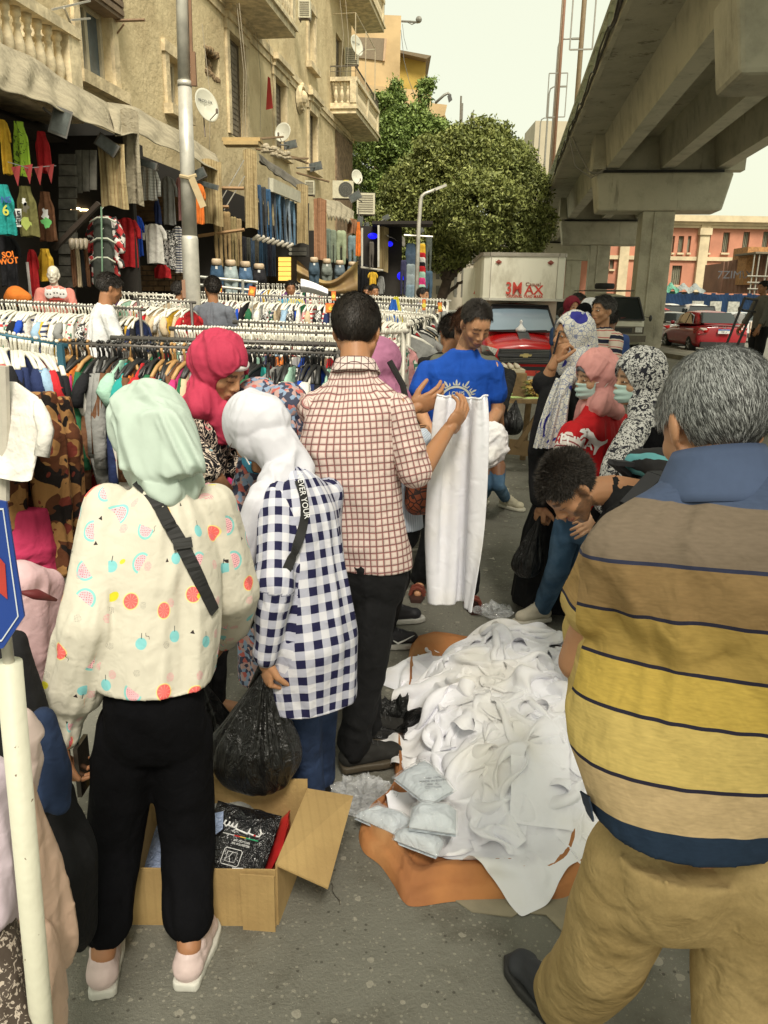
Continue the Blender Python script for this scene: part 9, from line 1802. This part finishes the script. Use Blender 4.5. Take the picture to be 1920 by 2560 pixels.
def van(pos,ang,label,mp,front=True,scale=1.0,spare=True,low=plain((.10,.085,.06),.6),name='minibus',group=None):
 t=thing(name,pos,label,'minibus' if name=='minibus' else 'van',group);a=R(ang);Y_=V(math.sin(a),math.cos(a),0)*scale;X=V(math.cos(a),-math.sin(a),0)*scale;Z=V(0,0,1)*scale;O=Vector(pos);Q=lambda x,y,z:O+X*x+Y_*y+Z*z
 rows=[(0,[(0,.40),(.72,.42),(.80,.55),(.82,1.02),(.80,1.10),(0,1.12)]),(.06,[(0,.32),(.78,.34),(.85,.5),(.86,1.06),(.84,1.16),(0,1.18)]),(.62,[(0,.3),(.80,.32),(.86,.5),(.865,1.06),(.72,1.84),(0,1.90)]),(.85,[(0,.3),(.80,.32),(.86,.5),(.865,1.06),(.72,1.90),(0,1.98)]),(4.2,[(0,.3),(.80,.32),(.86,.5),(.865,1.06),(.72,1.92),(0,2.0)]),(4.35,[(0,.4),(.74,.42),(.80,.55),(.80,1.06),(.66,1.8),(0,1.86)])]
 shell(rows,mp,'body',t,X,Y_,Z,O,1)
 g=MB();q_=[Q(-.76,.02,1.16),Q(.76,.02,1.16),Q(.67,.50,1.82),Q(-.67,.50,1.82)];g.hexa(q_+[v+Y_*.18 for v in q_]);o=g.build('windscreen',M_CGL,t)
 f=MB();[f.bar(Q(*p0),Q(*p1),.05,.05)for p0,p1 in(((-.79,.01,1.14),(.79,.01,1.14)),((-.79,.01,1.14),(-.70,.50,1.84)),((.79,.01,1.14),(.70,.50,1.84)),((-.70,.50,1.84),(.70,.50,1.84)))];f.build('windscreen_seal',plain((.02,.02,.02)),t)
 l=MB();l.bar(Q(-.80,-.01,.82),Q(.80,-.01,.82),.05,.26);l.build('grille_band',low,t);l=MB();l.bar(Q(-.5,-.03,.82),Q(.42,-.03,.82),.03,.16);[l.bar(Q(-.5,-.045,.77+i*.035),Q(.42,-.045,.77+i*.035),.02,.012)for i in range(4)];l.build('grille',plain((.02,.02,.018),.5),t)
 for sd in(-1,1):
  h=MB();h.bar(Q(sd*.52,-.04,.84),Q(sd*.74,-.04,.84),.05,.17);h.build('headlight',M_LAMP,t)
  for y in(.75,3.4):wheel(t,Q(sd*.74,y,.32),.32*scale,.2*scale,X.normalized())
  m=MB();m.tube([Q(sd*.84,.25,1.25),Q(sd*.98,.10,1.22)],.012,5);m.ell(Q(sd*1.02,.10,1.20),(.06,.05,.11),10,8);m.build('wing_mirror',plain((.02,.02,.02),.4),t,True)
  for(y0,y1)in((.72,1.35),(1.45,2.5),(2.6,3.9)):g=MB();g.add([Q(sd*.862,y0,1.18),Q(sd*.862,y1,1.18),Q(sd*.78,y1,1.68),Q(sd*.78,y0+.06,1.68)],[(0,1,2,3)]);g.add([Q(sd*.85,y0,1.18),Q(sd*.85,y1,1.18),Q(sd*.77,y1,1.68),Q(sd*.77,y0+.06,1.68)],[(0,1,2,3)]);g.build('side_window',M_CGL,t)
 b=MB();b.bar(Q(-.86,-.06,.56),Q(.86,-.06,.56),.12,.22);b.build('bumper',low,t);w=MB();w.bar(Q(-.6,.05,1.19),Q(.0,.11,1.24),.02,.02);w.bar(Q(0.05,.05,1.19),Q(.62,.11,1.24),.02,.02);w.build('wipers',plain((.5,.1,.08)),t)
 if spare:
  r_=MB();[r_.bar(Q(x,.9,2.04),Q(x,4.0,2.06),.03,.03)for x in(-.6,.6)];[r_.bar(Q(-.66,y,2.06),Q(.66,y,2.06),.03,.03)for y in(.9,1.6,2.3,3.0,3.7)];r_.build('roof_rack',plain((.12,.10,.08),.6,.4),t)
  MB().lathe(Q(-.2,1.4,2.10),[(.18,0),(.32,0),(.35,.05),(.35,.15),(.32,.2),(.18,.2)],20,Z).build('spare_tyre',M_TYRE,t,True)
 return t
M_VW=paint('cream van paint',(.52,.50,.38),.4)
p=gnd(1540,890);van(V(p.x,p.y,0),8.3-8,'cream minibus with a spare tyre on its roof rack driving towards us under the flyover',M_VW,scale=1.08)
q=at(1395,760,42);van(V(q.x,42,0),6,'pale blue-grey minibus half hidden behind the cream one',paint('grey van paint',(.34,.38,.38),.4),spare=False)
for i,(px,Y,l_)in enumerate([(1697,46,'small white van left of the two parked in front of the blue hoarding'),(1768,44,'small white van right of the two parked in front of the blue hoarding')]):
 q=at(px,700,Y);van(V(q.x,Y,0),10,l_,paint('white van paint',(.60,.60,.56),.4),spare=False,name='van',low=plain((.5,.5,.47),.5),scale=.92)
q=gnd(1640,848);t=thing('parked_car',q,'small red off-road car with roof bars behind the silver saloon','car');Y_,X,Z,O=DV,RV,V(0,0,1),Vector(q);Q=lambda x,y,z:O+X*x+Y_*y+Z*z
shell([(0,[(0,.4),(.75,.42),(.8,.6),(.8,1.0),(.7,1.5),(0,1.6)]),(.1,[(0,.4),(.8,.42),(.85,.6),(.85,1.0),(.72,1.6),(0,1.66)]),(2.6,[(0,.4),(.8,.42),(.85,.6),(.85,1.0),(.70,1.6),(0,1.66)]),(3.2,[(0,.4),(.8,.42),(.85,.6),(.85,1.0),(.7,1.05),(0,1.08)]),(4.1,[(0,.4),(.75,.42),(.8,.6),(.8,.9),(.7,.98),(0,1.0)])],paint('red suv paint',(.32,.015,.015)),'body',t,X,Y_,Z,O,1)
g=MB();g.add([Q(-.62,-.02,1.05),Q(.62,-.02,1.05),Q(.58,.02,1.48),Q(-.58,.02,1.48)],[(0,1,2,3)]);g.build('rear_window',M_CGL,t);g=MB();g.bar(Q(-.6,.2,1.72),Q(.6,.2,1.72),.03,.03);g.bar(Q(-.6,1.6,1.72),Q(.6,1.6,1.72),.03,.03);g.bar(Q(-.55,0,1.70),Q(-.55,2.2,1.70),.03,.03);g.bar(Q(.55,0,1.70),Q(.55,2.2,1.70),.03,.03);g.build('roof_bars',M_TYRE,t)
MB().lathe(Q(.1,-.05,.98),[(.02,0),(.2,-.0),(.3,-.02),(.33,-.1),(.3,-.2),(.02,-.2)],20,Y_).build('spare_wheel',M_TYRE,t,True)
for sd in(-1,1):
 for y in(.7,3.2):wheel(t,Q(sd*.75,y,.34),.34,.2,X)
tY=15.0;c=at(1310,940,tY);t=thing('box_truck',V(c.x,tY,0),'red pickup truck with a tall white box body and red lettering facing the market','truck')
a_=R(180-3);k=.92;Y_=V(math.sin(R(3)),math.cos(R(3)),0)*k;X=V(math.cos(R(3)),-math.sin(R(3)),0)*k;Z=V(0,0,1)*1.0;O=V(c.x,tY,-.06);Q=lambda x,y,z:O+X*x+Y_*y+Z*z
M_RED=paint('red truck paint',(.50,.010,.012),.25)
rows=[(0,[(0,.52),(.66,.54),(.76,.66),(.78,.86),(.66,1.00),(0,1.05)]),(.12,[(0,.45),(.74,.48),(.84,.62),(.86,.88),(.74,1.06),(0,1.12)]),(.6,[(0,.4),(.78,.42),(.88,.6),(.90,.92),(.78,1.14),(0,1.20)]),(1.15,[(0,.4),(.80,.42),(.88,.6),(.90,.96),(.80,1.20),(0,1.27)]),(1.25,[(0,.4),(.80,.42),(.88,.6),(.90,.98),(.78,1.24),(0,1.30)]),(3.0,[(0,.4),(.80,.42),(.88,.6),(.90,1.0),(.80,1.24),(0,1.30)])]
shell(rows,M_RED,'body',t,X,Y_,Z,O)
rows=[(1.05,[(0,1.15),(.74,1.15),(.78,1.18),(.77,1.22),(.6,1.25),(0,1.27)]),(1.75,[(0,1.15),(.76,1.15),(.78,1.25),(.66,1.72),(.54,1.76),(0,1.80)]),(2.2,[(0,1.15),(.76,1.15),(.78,1.25),(.65,1.76),(.52,1.81),(0,1.84)]),(3.0,[(0,1.15),(.76,1.15),(.78,1.25),(.65,1.74),(.52,1.79),(0,1.82)])]
shell(rows,M_RED,'cab',t,X,Y_,Z,O)
M_WS=mat('windscreen glass',(.20,.27,.34),.10,spec=.9,fn=lambda g:g.mix((.13,.19,.25),(.26,.33,.40),g.noise(g.obj,1.2,2)))
g=MB();ws=[Q(-.74,.98,1.27),Q(.74,.98,1.27),Q(.61,1.60,1.77),Q(-.61,1.60,1.77)];mm_=MB();mm_.hexa(ws+[v+V(0,.12,-.03)for v in ws]);mm_.build('screen_frame',M_RED,t);ws=[v+V(0,-.006,.006)for v in ws];g.add(ws,[(0,1,2,3)]);o=g.build('windscreen',M_WS,t)
f=MB();[f.bar(p,q,.035,.035)for p,q in zip(ws,ws[1:]+ws[:1])];f.build('windscreen_seal',plain((.015,.015,.015)),t)
g=MB();g.add([Q(-.60,1.57,1.775),Q(.60,1.57,1.775),Q(.62,1.48,1.70),Q(.3,1.49,1.72),Q(-.3,1.49,1.72),Q(-.62,1.48,1.70)],[(0,1,2,3,4,5)]);g.build('sun_strip',plain((.01,.01,.012),.3),t)
w=MB();w.bar(Q(-.66,.95,1.28),Q(-.1,.97,1.30),.02,.02);w.bar(Q(-.0,.95,1.28),Q(.55,.97,1.30),.02,.02);w.build('wiper',plain((.01,.01,.01)),t)
m=MB();m.lathe(Q(-.02,.93,1.27),[(.10,0),(.11,.05),(.06,.09),(.03,.13),(.02,.17),(.035,.20),(.01,.23)],10,Z);m.build('dashboard_ornament',plain((.7,.7,.7),.5),t,True)
s_=MB();nn=10
pr=[(.135,1.075),(.3,1.125),(.62,1.215),(.9,1.255),(1.12,1.285)]
for(y0,z0),(y1,z1)in zip(pr,pr[1:]):s_.add([Q(-.11,y0,z0+.012),Q(.13,y0,z0+.012),Q(.13,y1,z1+.012),Q(-.11,y1,z1+.012)],[(0,1,2,3)])
s_.build('bonnet_stripe',plain((.06,.065,.07),.5),t)
gr=MB();p=[(-.55,.98),(.55,.98),(.58,.86),(.50,.70),(-.50,.70),(-.58,.86)];gr.add([Q(x,-.035+.05*abs(x)**2,z)for x,z in p],[(0,1,2,3,4,5)]);gr.build('grille',plain((.03,.03,.032),.5),t)
gr=MB();[gr.bar(Q(-.52,-.045,z),Q(.52,-.045,z),.02,.014)for z in(.74,.77,.80,.90,.93,.96)];gr.build('grille_bars',plain((.16,.16,.16),.3,.6),t);gr=MB();gr.bar(Q(-.58,-.05,.86),Q(.58,-.05,.86),.03,.05);gr.build('grille_crossbar',plain((.05,.05,.055),.4),t)
bt=MB();bt.add([Q(x,-.075,z)for x,z in[(-.13,.845),(-.11,.882),(-.05,.882),(-.045,.90),(.055,.90),(.06,.882),(.13,.882),(.11,.845),(.05,.845),(.045,.825),(-.055,.825),(-.06,.845)]],[tuple(range(12))]);bt.build('badge',plain((.62,.50,.22),.3,.5),t)
for sd in(-1,1):
 h=MB();p=[(.58,-.01,.97),(.80,.12,1.02),(.895,.45,1.02),(.885,.35,.90),(.80,.08,.84),(.64,.0,.84)];h.add([Q(sd*x,y-.02,z)for x,y,z in p],[(0,1,2,3,4,5)]);h.build('headlight',M_LAMP,t)
 m=MB();m.ell(Q(sd*1.02,1.25,1.28),(.10,.06,.09),10,8);m.tube([Q(sd*.85,1.3,1.22),Q(sd*1.0,1.26,1.26)],.02,5);m.build('wing_mirror',plain((.03,.03,.03),.4),t,True)
 for y in(.75,3.6):wheel(t,Q(sd*.78,y,.40),.36,.22,X.normalized())
b=MB();b.bar(Q(-.86,-.07,.47),Q(.86,-.07,.47),.16,.17);b.build('bumper',plain((.50,.49,.44),.5,var=.2),t);b=MB();b.bar(Q(-.60,-.02,.60),Q(.60,-.02,.60),.05,.10);b.build('lower_grille',plain((.015,.015,.015)),t);b=MB();b.bar(Q(-.84,.1,.36),Q(.84,.1,.36),.1,.06);b.build('underguard',plain((.03,.02,.02)),t)
pl=MB();pl.bar(Q(-.25,-.175,.46),Q(.16,-.175,.46),.012,.20);po=pl.build('number_plate',plain((.60,.58,.48),.5),t);pl=MB();pl.bar(Q(-.30,-.19,.54),Q(.30,-.19,.54),.008,.10);pl.build('plate_band',plain((.55,.05,.03),.5),po);text_mb('٨٤٥٢٣',.10,Q(-.05,-.192,.44),X,Z,.001).build('plate_digits',plain((.05,.04,.03)),po);text_mb('5',.10,Q(.22,-.20,.54),X,Z,.001).build('plate_digits',plain((.05,.04,.03)),po)
M_BOX=mat('white box panels',(.68,.66,.54),.55,fn=lambda g:g.mix((.70,.68,.56),(.45,.42,.32),g.ss(g.noise(g.vm('MULTIPLY',g.obj,(1,1,.4)),2.5,5,.65),.48,.75)),bump=.1,bscale=5)
yb=1.45;bl,br=at(1205,640,tY+yb),at(1415,640,tY+yb);zb,zt=at(1310,745,tY+yb).z,at(1310,632,tY+yb).z;xw=(br.x-bl.x)/2/k;xc=((br.x+bl.x)/2-O.x-Y_.x*yb)/k
pts=[(-xw,1.9),(-xw,1.66),(-xw+.05,1.53),(-xw+.18,1.45),(xw-.18,1.45),(xw-.05,1.53),(xw,1.66),(xw,1.9)]
m=MB();n=len(pts);q0=[Q(xc+x,y,zb)for x,y in pts]+[Q(xc+xw,5.0,zb),Q(xc-xw,5.0,zb)];q1=[p+V(0,0,zt-zb)for p in q0];N_=len(q0);m.add(q0+q1,[tuple(range(N_-1,-1,-1)),tuple(range(N_,2*N_))]+[(i,(i+1)%N_,N_+(i+1)%N_,N_+i)for i in range(N_)]);bx=m.build('box_body',M_BOX,t)
m=MB();m.hexa([Q(xc-xw+.02,2.35,.55),Q(xc+xw-.02,2.35,.55),Q(xc+xw-.02,5.0,.55),Q(xc-xw+.02,5.0,.55),Q(xc-xw+.02,2.35,zb),Q(xc+xw-.02,2.35,zb),Q(xc+xw-.02,5.0,zb),Q(xc-xw+.02,5.0,zb)]);m.build('box_body',M_BOX,t)
M_TRIM=plain((.33,.30,.25),.5,.4);m=MB();rim=[p+V(0,0,zt-zb+.02)for p in q0];[m.bar(a,b,.05,.07)for a,b in zip(rim,rim[1:]+rim[:1])];m.build('roof_trim',M_TRIM,t);m=MB();rim=[p+V(0,0,.03)for p in q0];[m.bar(a,b,.03,.05)for a,b in zip(rim[:8],rim[1:9])];m.build('lower_trim',plain((.50,.49,.42),.5),t)
[MB().bar(Q(xc+sd*(xw-.20),1.44,zb+.05),Q(xc+sd*(xw-.20),1.44,zt),.02,.01).build('panel_seam',M_TRIM,t)for sd in(-1,1)]
for sd in(-1,1):c_=Q(xc+sd*(xw-.36),1.435,zt-.13);m=MB();m.add([c_+V(-.07,-.01,0),c_+V(0,-.01,-.05),c_+V(.07,-.01,0),c_+V(0,-.01,.05)],[(0,1,2,3)]);m.ell(c_+V(0,-.015,0),(.025,.02,.025),8,6);m.build('marker_lamp',plain((.25,.06,.04),.4),t)
M_RL=plain((.55,.05,.03),.6);PX=lambda x,y:(lambda v:V(v.x,Q(0,1.44,0).y-.012,v.z))(at(x,y,tY+yb-.1))
s1=at(1310,700,tY).z;u_=(at(1410,700,tY+yb).x-at(1310,700,tY+yb).x)/100
text_mb('3M',40*u_,PX(1284,722),X,Z,.003,bold=.005,sx=.82).build('lettering',M_RL,t);text_mb('AX',31*u_,PX(1334,726),X,Z,.003,bold=.004,sx=1.05).build('lettering',M_RL,t);text_mb('Casual',12*u_,PX(1332,711),X,Z,.003,bold=.001,sx=1.2).build('lettering',plain((.30,.12,.08)),t);text_mb('ORIGINAL TRAD MARK',10.5*u_,PX(1311,741),X,Z,.003,bold=.001,sx=.82).build('lettering',M_RL,t)
dl,dr=at(1158,700,tY+4.0),at(1206,700,tY+3.4);dz0,dz1=at(1180,790,tY+3.7).z,at(1180,670,tY+3.7).z
m=MB();m.hexa([V(dl.x,dl.y,dz0),V(dr.x,dr.y,dz0),V(dr.x,dr.y+.06,dz0),V(dl.x,dl.y+.06,dz0),V(dl.x,dl.y,dz1),V(dr.x,dr.y,dz1),V(dr.x,dr.y+.06,dz1),V(dl.x,dl.y+.06,dz1)]);dd=m.build('box_door',M_BOX,t)
dx=(V(dr.x,dr.y,0)-V(dl.x,dl.y,0)).normalized();tc=at(1196,723,tY+3.5)+V(0,-.06,0);m=MB();r0,r1=.22,.13;tri=lambda r:[tc+dx*r*math.cos(a)+V(0,0,r*math.sin(a))for a in(math.pi/2,math.pi*7/6,math.pi*11/6)];o_,i_=tri(r0),tri(r1);m.add(o_+i_,[(0,1,4,3),(1,2,5,4),(2,0,3,5)]);m.build('warning_triangle',M_RL,dd)
#  people farther away
def small_person(px,py,Y,h,az,label,top,skin='tan',hair=None,scarf=None,lean=4,headpitch=0,arm=((12,8,20),(12,8,20)),sl=.7,low=M_BLACK,vox=.012,beard=0,coat=False,headyaw=0,hn=2500,niqab=False,open_eyes=False):

 c=at(px,py,Y);t=person(label,c.x,Y);F=Fig(c.x,Y,h,az,lean=lean,headpitch=headpitch,headyaw=headyaw,arm=arm);d=c-F.J['head'];
 for q in F.J:
  if q[:3]=='ank':continue
  F.J[q]=F.J[q]+V(d.x,d.y*.5,d.z*(.5 if q[:2]=='kn' else 1))
 o,(hc,M)=body(t,F,skin,vox,beard=beard,eyes=open_eyes,open_eyes=open_eyes,handvox=vox*.5);simple_shirt(t,F,top,hem=.32 if coat else .06,sl=sl,vox=vox,name='coat' if coat else 'tshirt',w=(.19,.18,.19)if coat else(.17,.165,.18))
 if scarf:scarf_std(t,F,scarf,hc,M,vox=vox*.75,seed=int(px),nofaceopen=False,face=(.056,.03)if niqab else(.056,.08),zc=.008 if niqab else-.008)
 else:hair_short(t,hc,M,hair or M_HAIR,int(px),n=hn,wid=.002)
 trousers(t,F,low,vox*1.2,top=-.03);return t,F,hc,M
small_person(1506,778,6.8,1.76,-118,'middle-aged man in cream and navy striped polo shirt standing behind the women',M_STRP,'mid',lean=0,sl=.75,vox=.008,beard=.25,hn=6000,open_eyes=True,hair=mat('greying black hair',(.03,.03,.03),.6,fn=lambda g:g.mix((.008,.007,.006),(.12,.11,.10),g.sep(g.attr('puv'))[0])))
small_person(272,722,7.0,1.86,60,'man in white T-shirt seen from behind looking down at the rails',cloth((.62,.62,.62)),lean=10,headpitch=15,vox=.010,hn=5000)
small_person(530,722,8.6,1.84,20,'bearded man in a grey T-shirt seen from behind, right of the lamp post',cloth((.13,.14,.165)),lean=0,vox=.010,beard=.8,headyaw=-55,hn=5000)
small_person(452,730,9.9,1.75,60,'man in dark shirt mostly hidden behind the thick lamp post',K('floral'),lean=6)
small_person(727,722,12.6,1.70,165,'boy in a blue and yellow top looking towards us between the rails',mat('blue yellow top',(.1,.3,.4),.8,fn=lambda g:g.mix((.04,.22,.34),(.5,.42,.05),g.noise(g.obj,7,2)>.55)))
small_person(935,730,13.5,1.68,150,'dark-haired person partly hidden behind the far pale rail',M_BLACK,'tan');small_person(918,732,13.8,1.62,190,'second dark head behind the far pale rail, left of the other',M_BLACK,'tan');small_person(1058,738,13.2,1.65,120,'person in purple top near the slim street lamp',cloth((.10,.08,.30)),'mid')
small_person(1430,768,10.5,1.62,165,'woman in dark red headscarf and grey jacket near the minibus',cloth((.10,.11,.13)),'mid',scarf=cloth((.16,.012,.025)),vox=.009,open_eyes=True);small_person(1448,756,11.2,1.70,120,'person with dark hair behind the woman in the dark red headscarf',M_BLACK,'dark');small_person(1458,790,9.0,1.55,200,'woman in a black face veil between the minibus and the paisley scarf',M_BLACK2,'mid',scarf=M_BLACK2,coat=True,niqab=True);small_person(1472,776,9.6,1.64,-60,'woman in white and black headscarf in front of the minibus',M_BLACK2,'mid',scarf=mat('white black scarf',(.5,.5,.5),.8,fn=lambda g:g.mix((.02,.02,.02),(.60,.60,.62),g.sep(g.obj)[2]>.0)),coat=True)
small_person(1412,790,11.5,1.66,150,'person in blue partly hidden by the red truck',cloth((.03,.06,.14)),'dark');small_person(1528,800,8.2,1.50,10,'person in blue shirt just behind the man in the striped polo',cloth((.05,.09,.26)),'dark')
small_person(1908,720,14.5,1.72,-100,'man in grey shirt and black trousers pulling a trolley at the right edge',cloth((.12,.115,.10)),'tan',low=M_BLACK,sl=1.6);small_person(1893,792,27,1.70,170,'barefaced youth in pale top far off by the white car',cloth((.5,.42,.34)),'mid',vox=.02,hn=300);small_person(1850,774,33,1.7,10,'tiny figure beyond the white car seen from behind',K('grey'),'tan',vox=.025,hn=200)
Yt=14.0;t=thing('trolley',at(1830,930,Yt),'tall black folding hand trolley with four small wheels at the right edge','trolley');m=MB();A_,B_=gnd(1795,925),gnd(1850,932)
q=[at(1782,915,Yt),at(1862,640+100,Yt),at(1905,745,Yt),at(1828,925,Yt)];m.tube([at(1795,915,Yt),at(1862,745,Yt)],.022,6);m.tube([at(1825,905,Yt+.3),at(1893,750,Yt+.3)],.022,6);m.tube([at(1862,745,Yt),at(1893,750,Yt+.3)],.022,6);m.tube([at(1856,775,Yt),at(1888,780,Yt+.3)],.018,6);m.build('frame',plain((.02,.02,.025),.5),t);m=MB();m.hexa([at(x,y,Y_)+V(0,0,-.02)for x,y,Y_ in((1782,908,Yt),(1850,912,Yt),(1862,902,Yt+.5),(1800,898,Yt+.5))]+[at(x,y,Y_)+V(0,0,.02)for x,y,Y_ in((1782,908,Yt),(1850,912,Yt),(1862,902,Yt+.5),(1800,898,Yt+.5))]);m.build('platform',plain((.06,.05,.045),.7),t)
for x,dy in((1790,0),(1812,.4),(1840,0),(1856,.4)):c=at(x,918,Yt+dy);MB().lathe(c+V(-.02,0,-.02),[(.01,0),(.075,0),(.075,.04),(.01,.04)],14,(1,0,0)).build('wheel',M_TYRE,t,True)
Yk=8.0;t=thing('wooden_table',gnd(1300,1172),'rough wooden trestle table with corn cobs in front of the red truck','table');zt_=at(1300,1000,Yk).z;xl,xr=at(1235,1000,Yk).x,at(1375,1000,Yk).x;M_TB=mat('rough table wood',(.20,.13,.06),.9,var=.4,vscale=5,bump=.6,bscale=16,bdist=.02)
for i in range(5):m=MB();m.box(((xl+xr)/2,Yk+.12+i*.19,zt_-.02-(i%2)*.004),(xr-xl,.18,.04));m.build('board',M_TB,t)
for x,y in((xl+.1,Yk+.08),(xr-.08,Yk+.08),(xl+.1,Yk+.9),(xr-.08,Yk+.9)):m=MB();m.bar((x,y,0),(x+.03,y,zt_-.05),.07,.06);m.build('leg',M_TB,t)
m=MB();m.bar((xr-.1,Yk+.1,.28),(xl+.2,Yk+.12,.30),.05,.16);m.bar((xr-.05,Yk+.1,zt_-.08),(xr-.30,Yk+.1,.30),.04,.05);m.build('brace',plain((.14,.09,.04),.9),t)
m=MB();c=at(1262,960,Yk+.5);m.box(c,(.42,.3,.26));tag(m.build('wooden_crate',M_TB),'small wooden crate standing on the corn table behind the seller','crate');m=MB();m.bar(at(1262,962,Yk+.3),at(1262,1000,Yk+.3),.05,.04);c=at(1262,925,Yk+.6);
crate=thing('corn_tray',c,'pale board with rolled paper cups on the crate of the corn table','tray');m.v=[];m.f=[];m.box(c,(.40,.3,.04));m.build('board',plain((.45,.40,.28)),crate);[MB().tube([c+V(-.15+i*.07,-.1,.04),c+V(-.15+i*.07,.12,.05)],.025,6).build('paper_cup',plain((.52,.46,.36)),crate,True)for i in range(5)]
M_CORN=mat('grilled corn',(.5,.3,.06),.7,fn=lambda g:g.mix(g.mix((.56,.34,.07),(.62,.46,.13),g.noise(g.obj,30,1)>.5),(.10,.04,.01),(g.voro(g.obj,60)[1]>.42)&(g.noise(g.obj,12,2)>.5)),bump=1,bscale=160,bdist=.01);M_HUSK=plain((.38,.50,.14),.7,var=.3)
k_=0
for lay in range(4):
 for j in range(6-lay):
  x0,x1=1318+(lay%2)*6-(j%3)*4,1362+(j%2)*6;y=996-lay*13;Yj=Yk+.22+j*.11;c0=at(x0,y-j*1.5,Yj);c1=at(x1,y+2-j*1.5,Yj);
  m=MB();n=7;m.tube([c0.lerp(c1,i/n)for i in range(n+1)],[.010,.022,.026,.027,.027,.025,.02,.010],10);o=m.build('corn_cob',M_CORN,None,True);tag(o,'grilled corn cob in the pile on the wooden table','corn cob','grilled corn cobs on the table')
  for s_ in(-1,1):h=MB();h.grid(lambda u,v:c0+V(-.09*u+.03,s_*.012+(v-.5)*.035*(1-u),-.01+.012*math.sin(u*3)+s_*.008),5,3);h.build('husk',M_HUSK,o,True)
for i,(x,y)in enumerate([(1250,985),(1258,992),(1268,998),(1246,1000),(1282,996),(1330,998),(1322,1003),(1345,1000)]):
 c=at(x,y,Yk+.15);a=random.uniform(-.6,.6);d=V(math.cos(a),math.sin(a),0);m=MB();m.tube([c-d*.13,c-d*.06,c+d*.05,c+d*.14],[.006,.024,.022,.005],8);tag(m.build('corn_cob',plain((.42,.55,.20),.7,var=.3),None,True),'fresh corn cob in pale green husk on the front edge of the table','corn cob','fresh corn in husks on the table')
t=person('woman in black hidden behind the polo man, her shoe showing at the bottom right',at(1880,2400,1.6).x,1.75)
m=MB();hull(m,[(at(1690,2270,1.95),.035),(at(1650,2330,1.9),.02),(at(1700,2385,1.85),.03),(at(1760,2300,1.95),.04)]);P,Fc,N=remesh(m,.007,3);mkobj('hem',P+N*folds(P,(0,0,1),.04,.2,.006,3)[:,None],Fc,M_BLACK2,t,True)
g_=gnd(1905,2520);m=MB();m.cone(g_+V(.02,.05,.12),g_+V(0,0,.06),.035,.035);m.cone(g_+V(0,0,.06),g_+V(-.06,-.04,.03),.035,.025);P,Fc,N=remesh(m,.005,3);mkobj('body',P,Fc,M_SKIN,t,True,True,{'puv':np.tile(np.array(SKIN['mid']),(len(P),1))})
shoe(t,g_+V(.03,.03,.06),g_+V(-.3,-.25,0),plain((.01,.01,.01),.25),plain((.02,.02,.02)),L=.25,w=.045,hi=-.04);m=MB();hull(m,[(at(1910,2300,1.55),.05),(at(1930,2470,1.5),.045)]);P,Fc,N=remesh(m,.008,3);mkobj('trousers',P,Fc,M_BLACK2,t,True)
bpy.data.scenes.remove(TS)
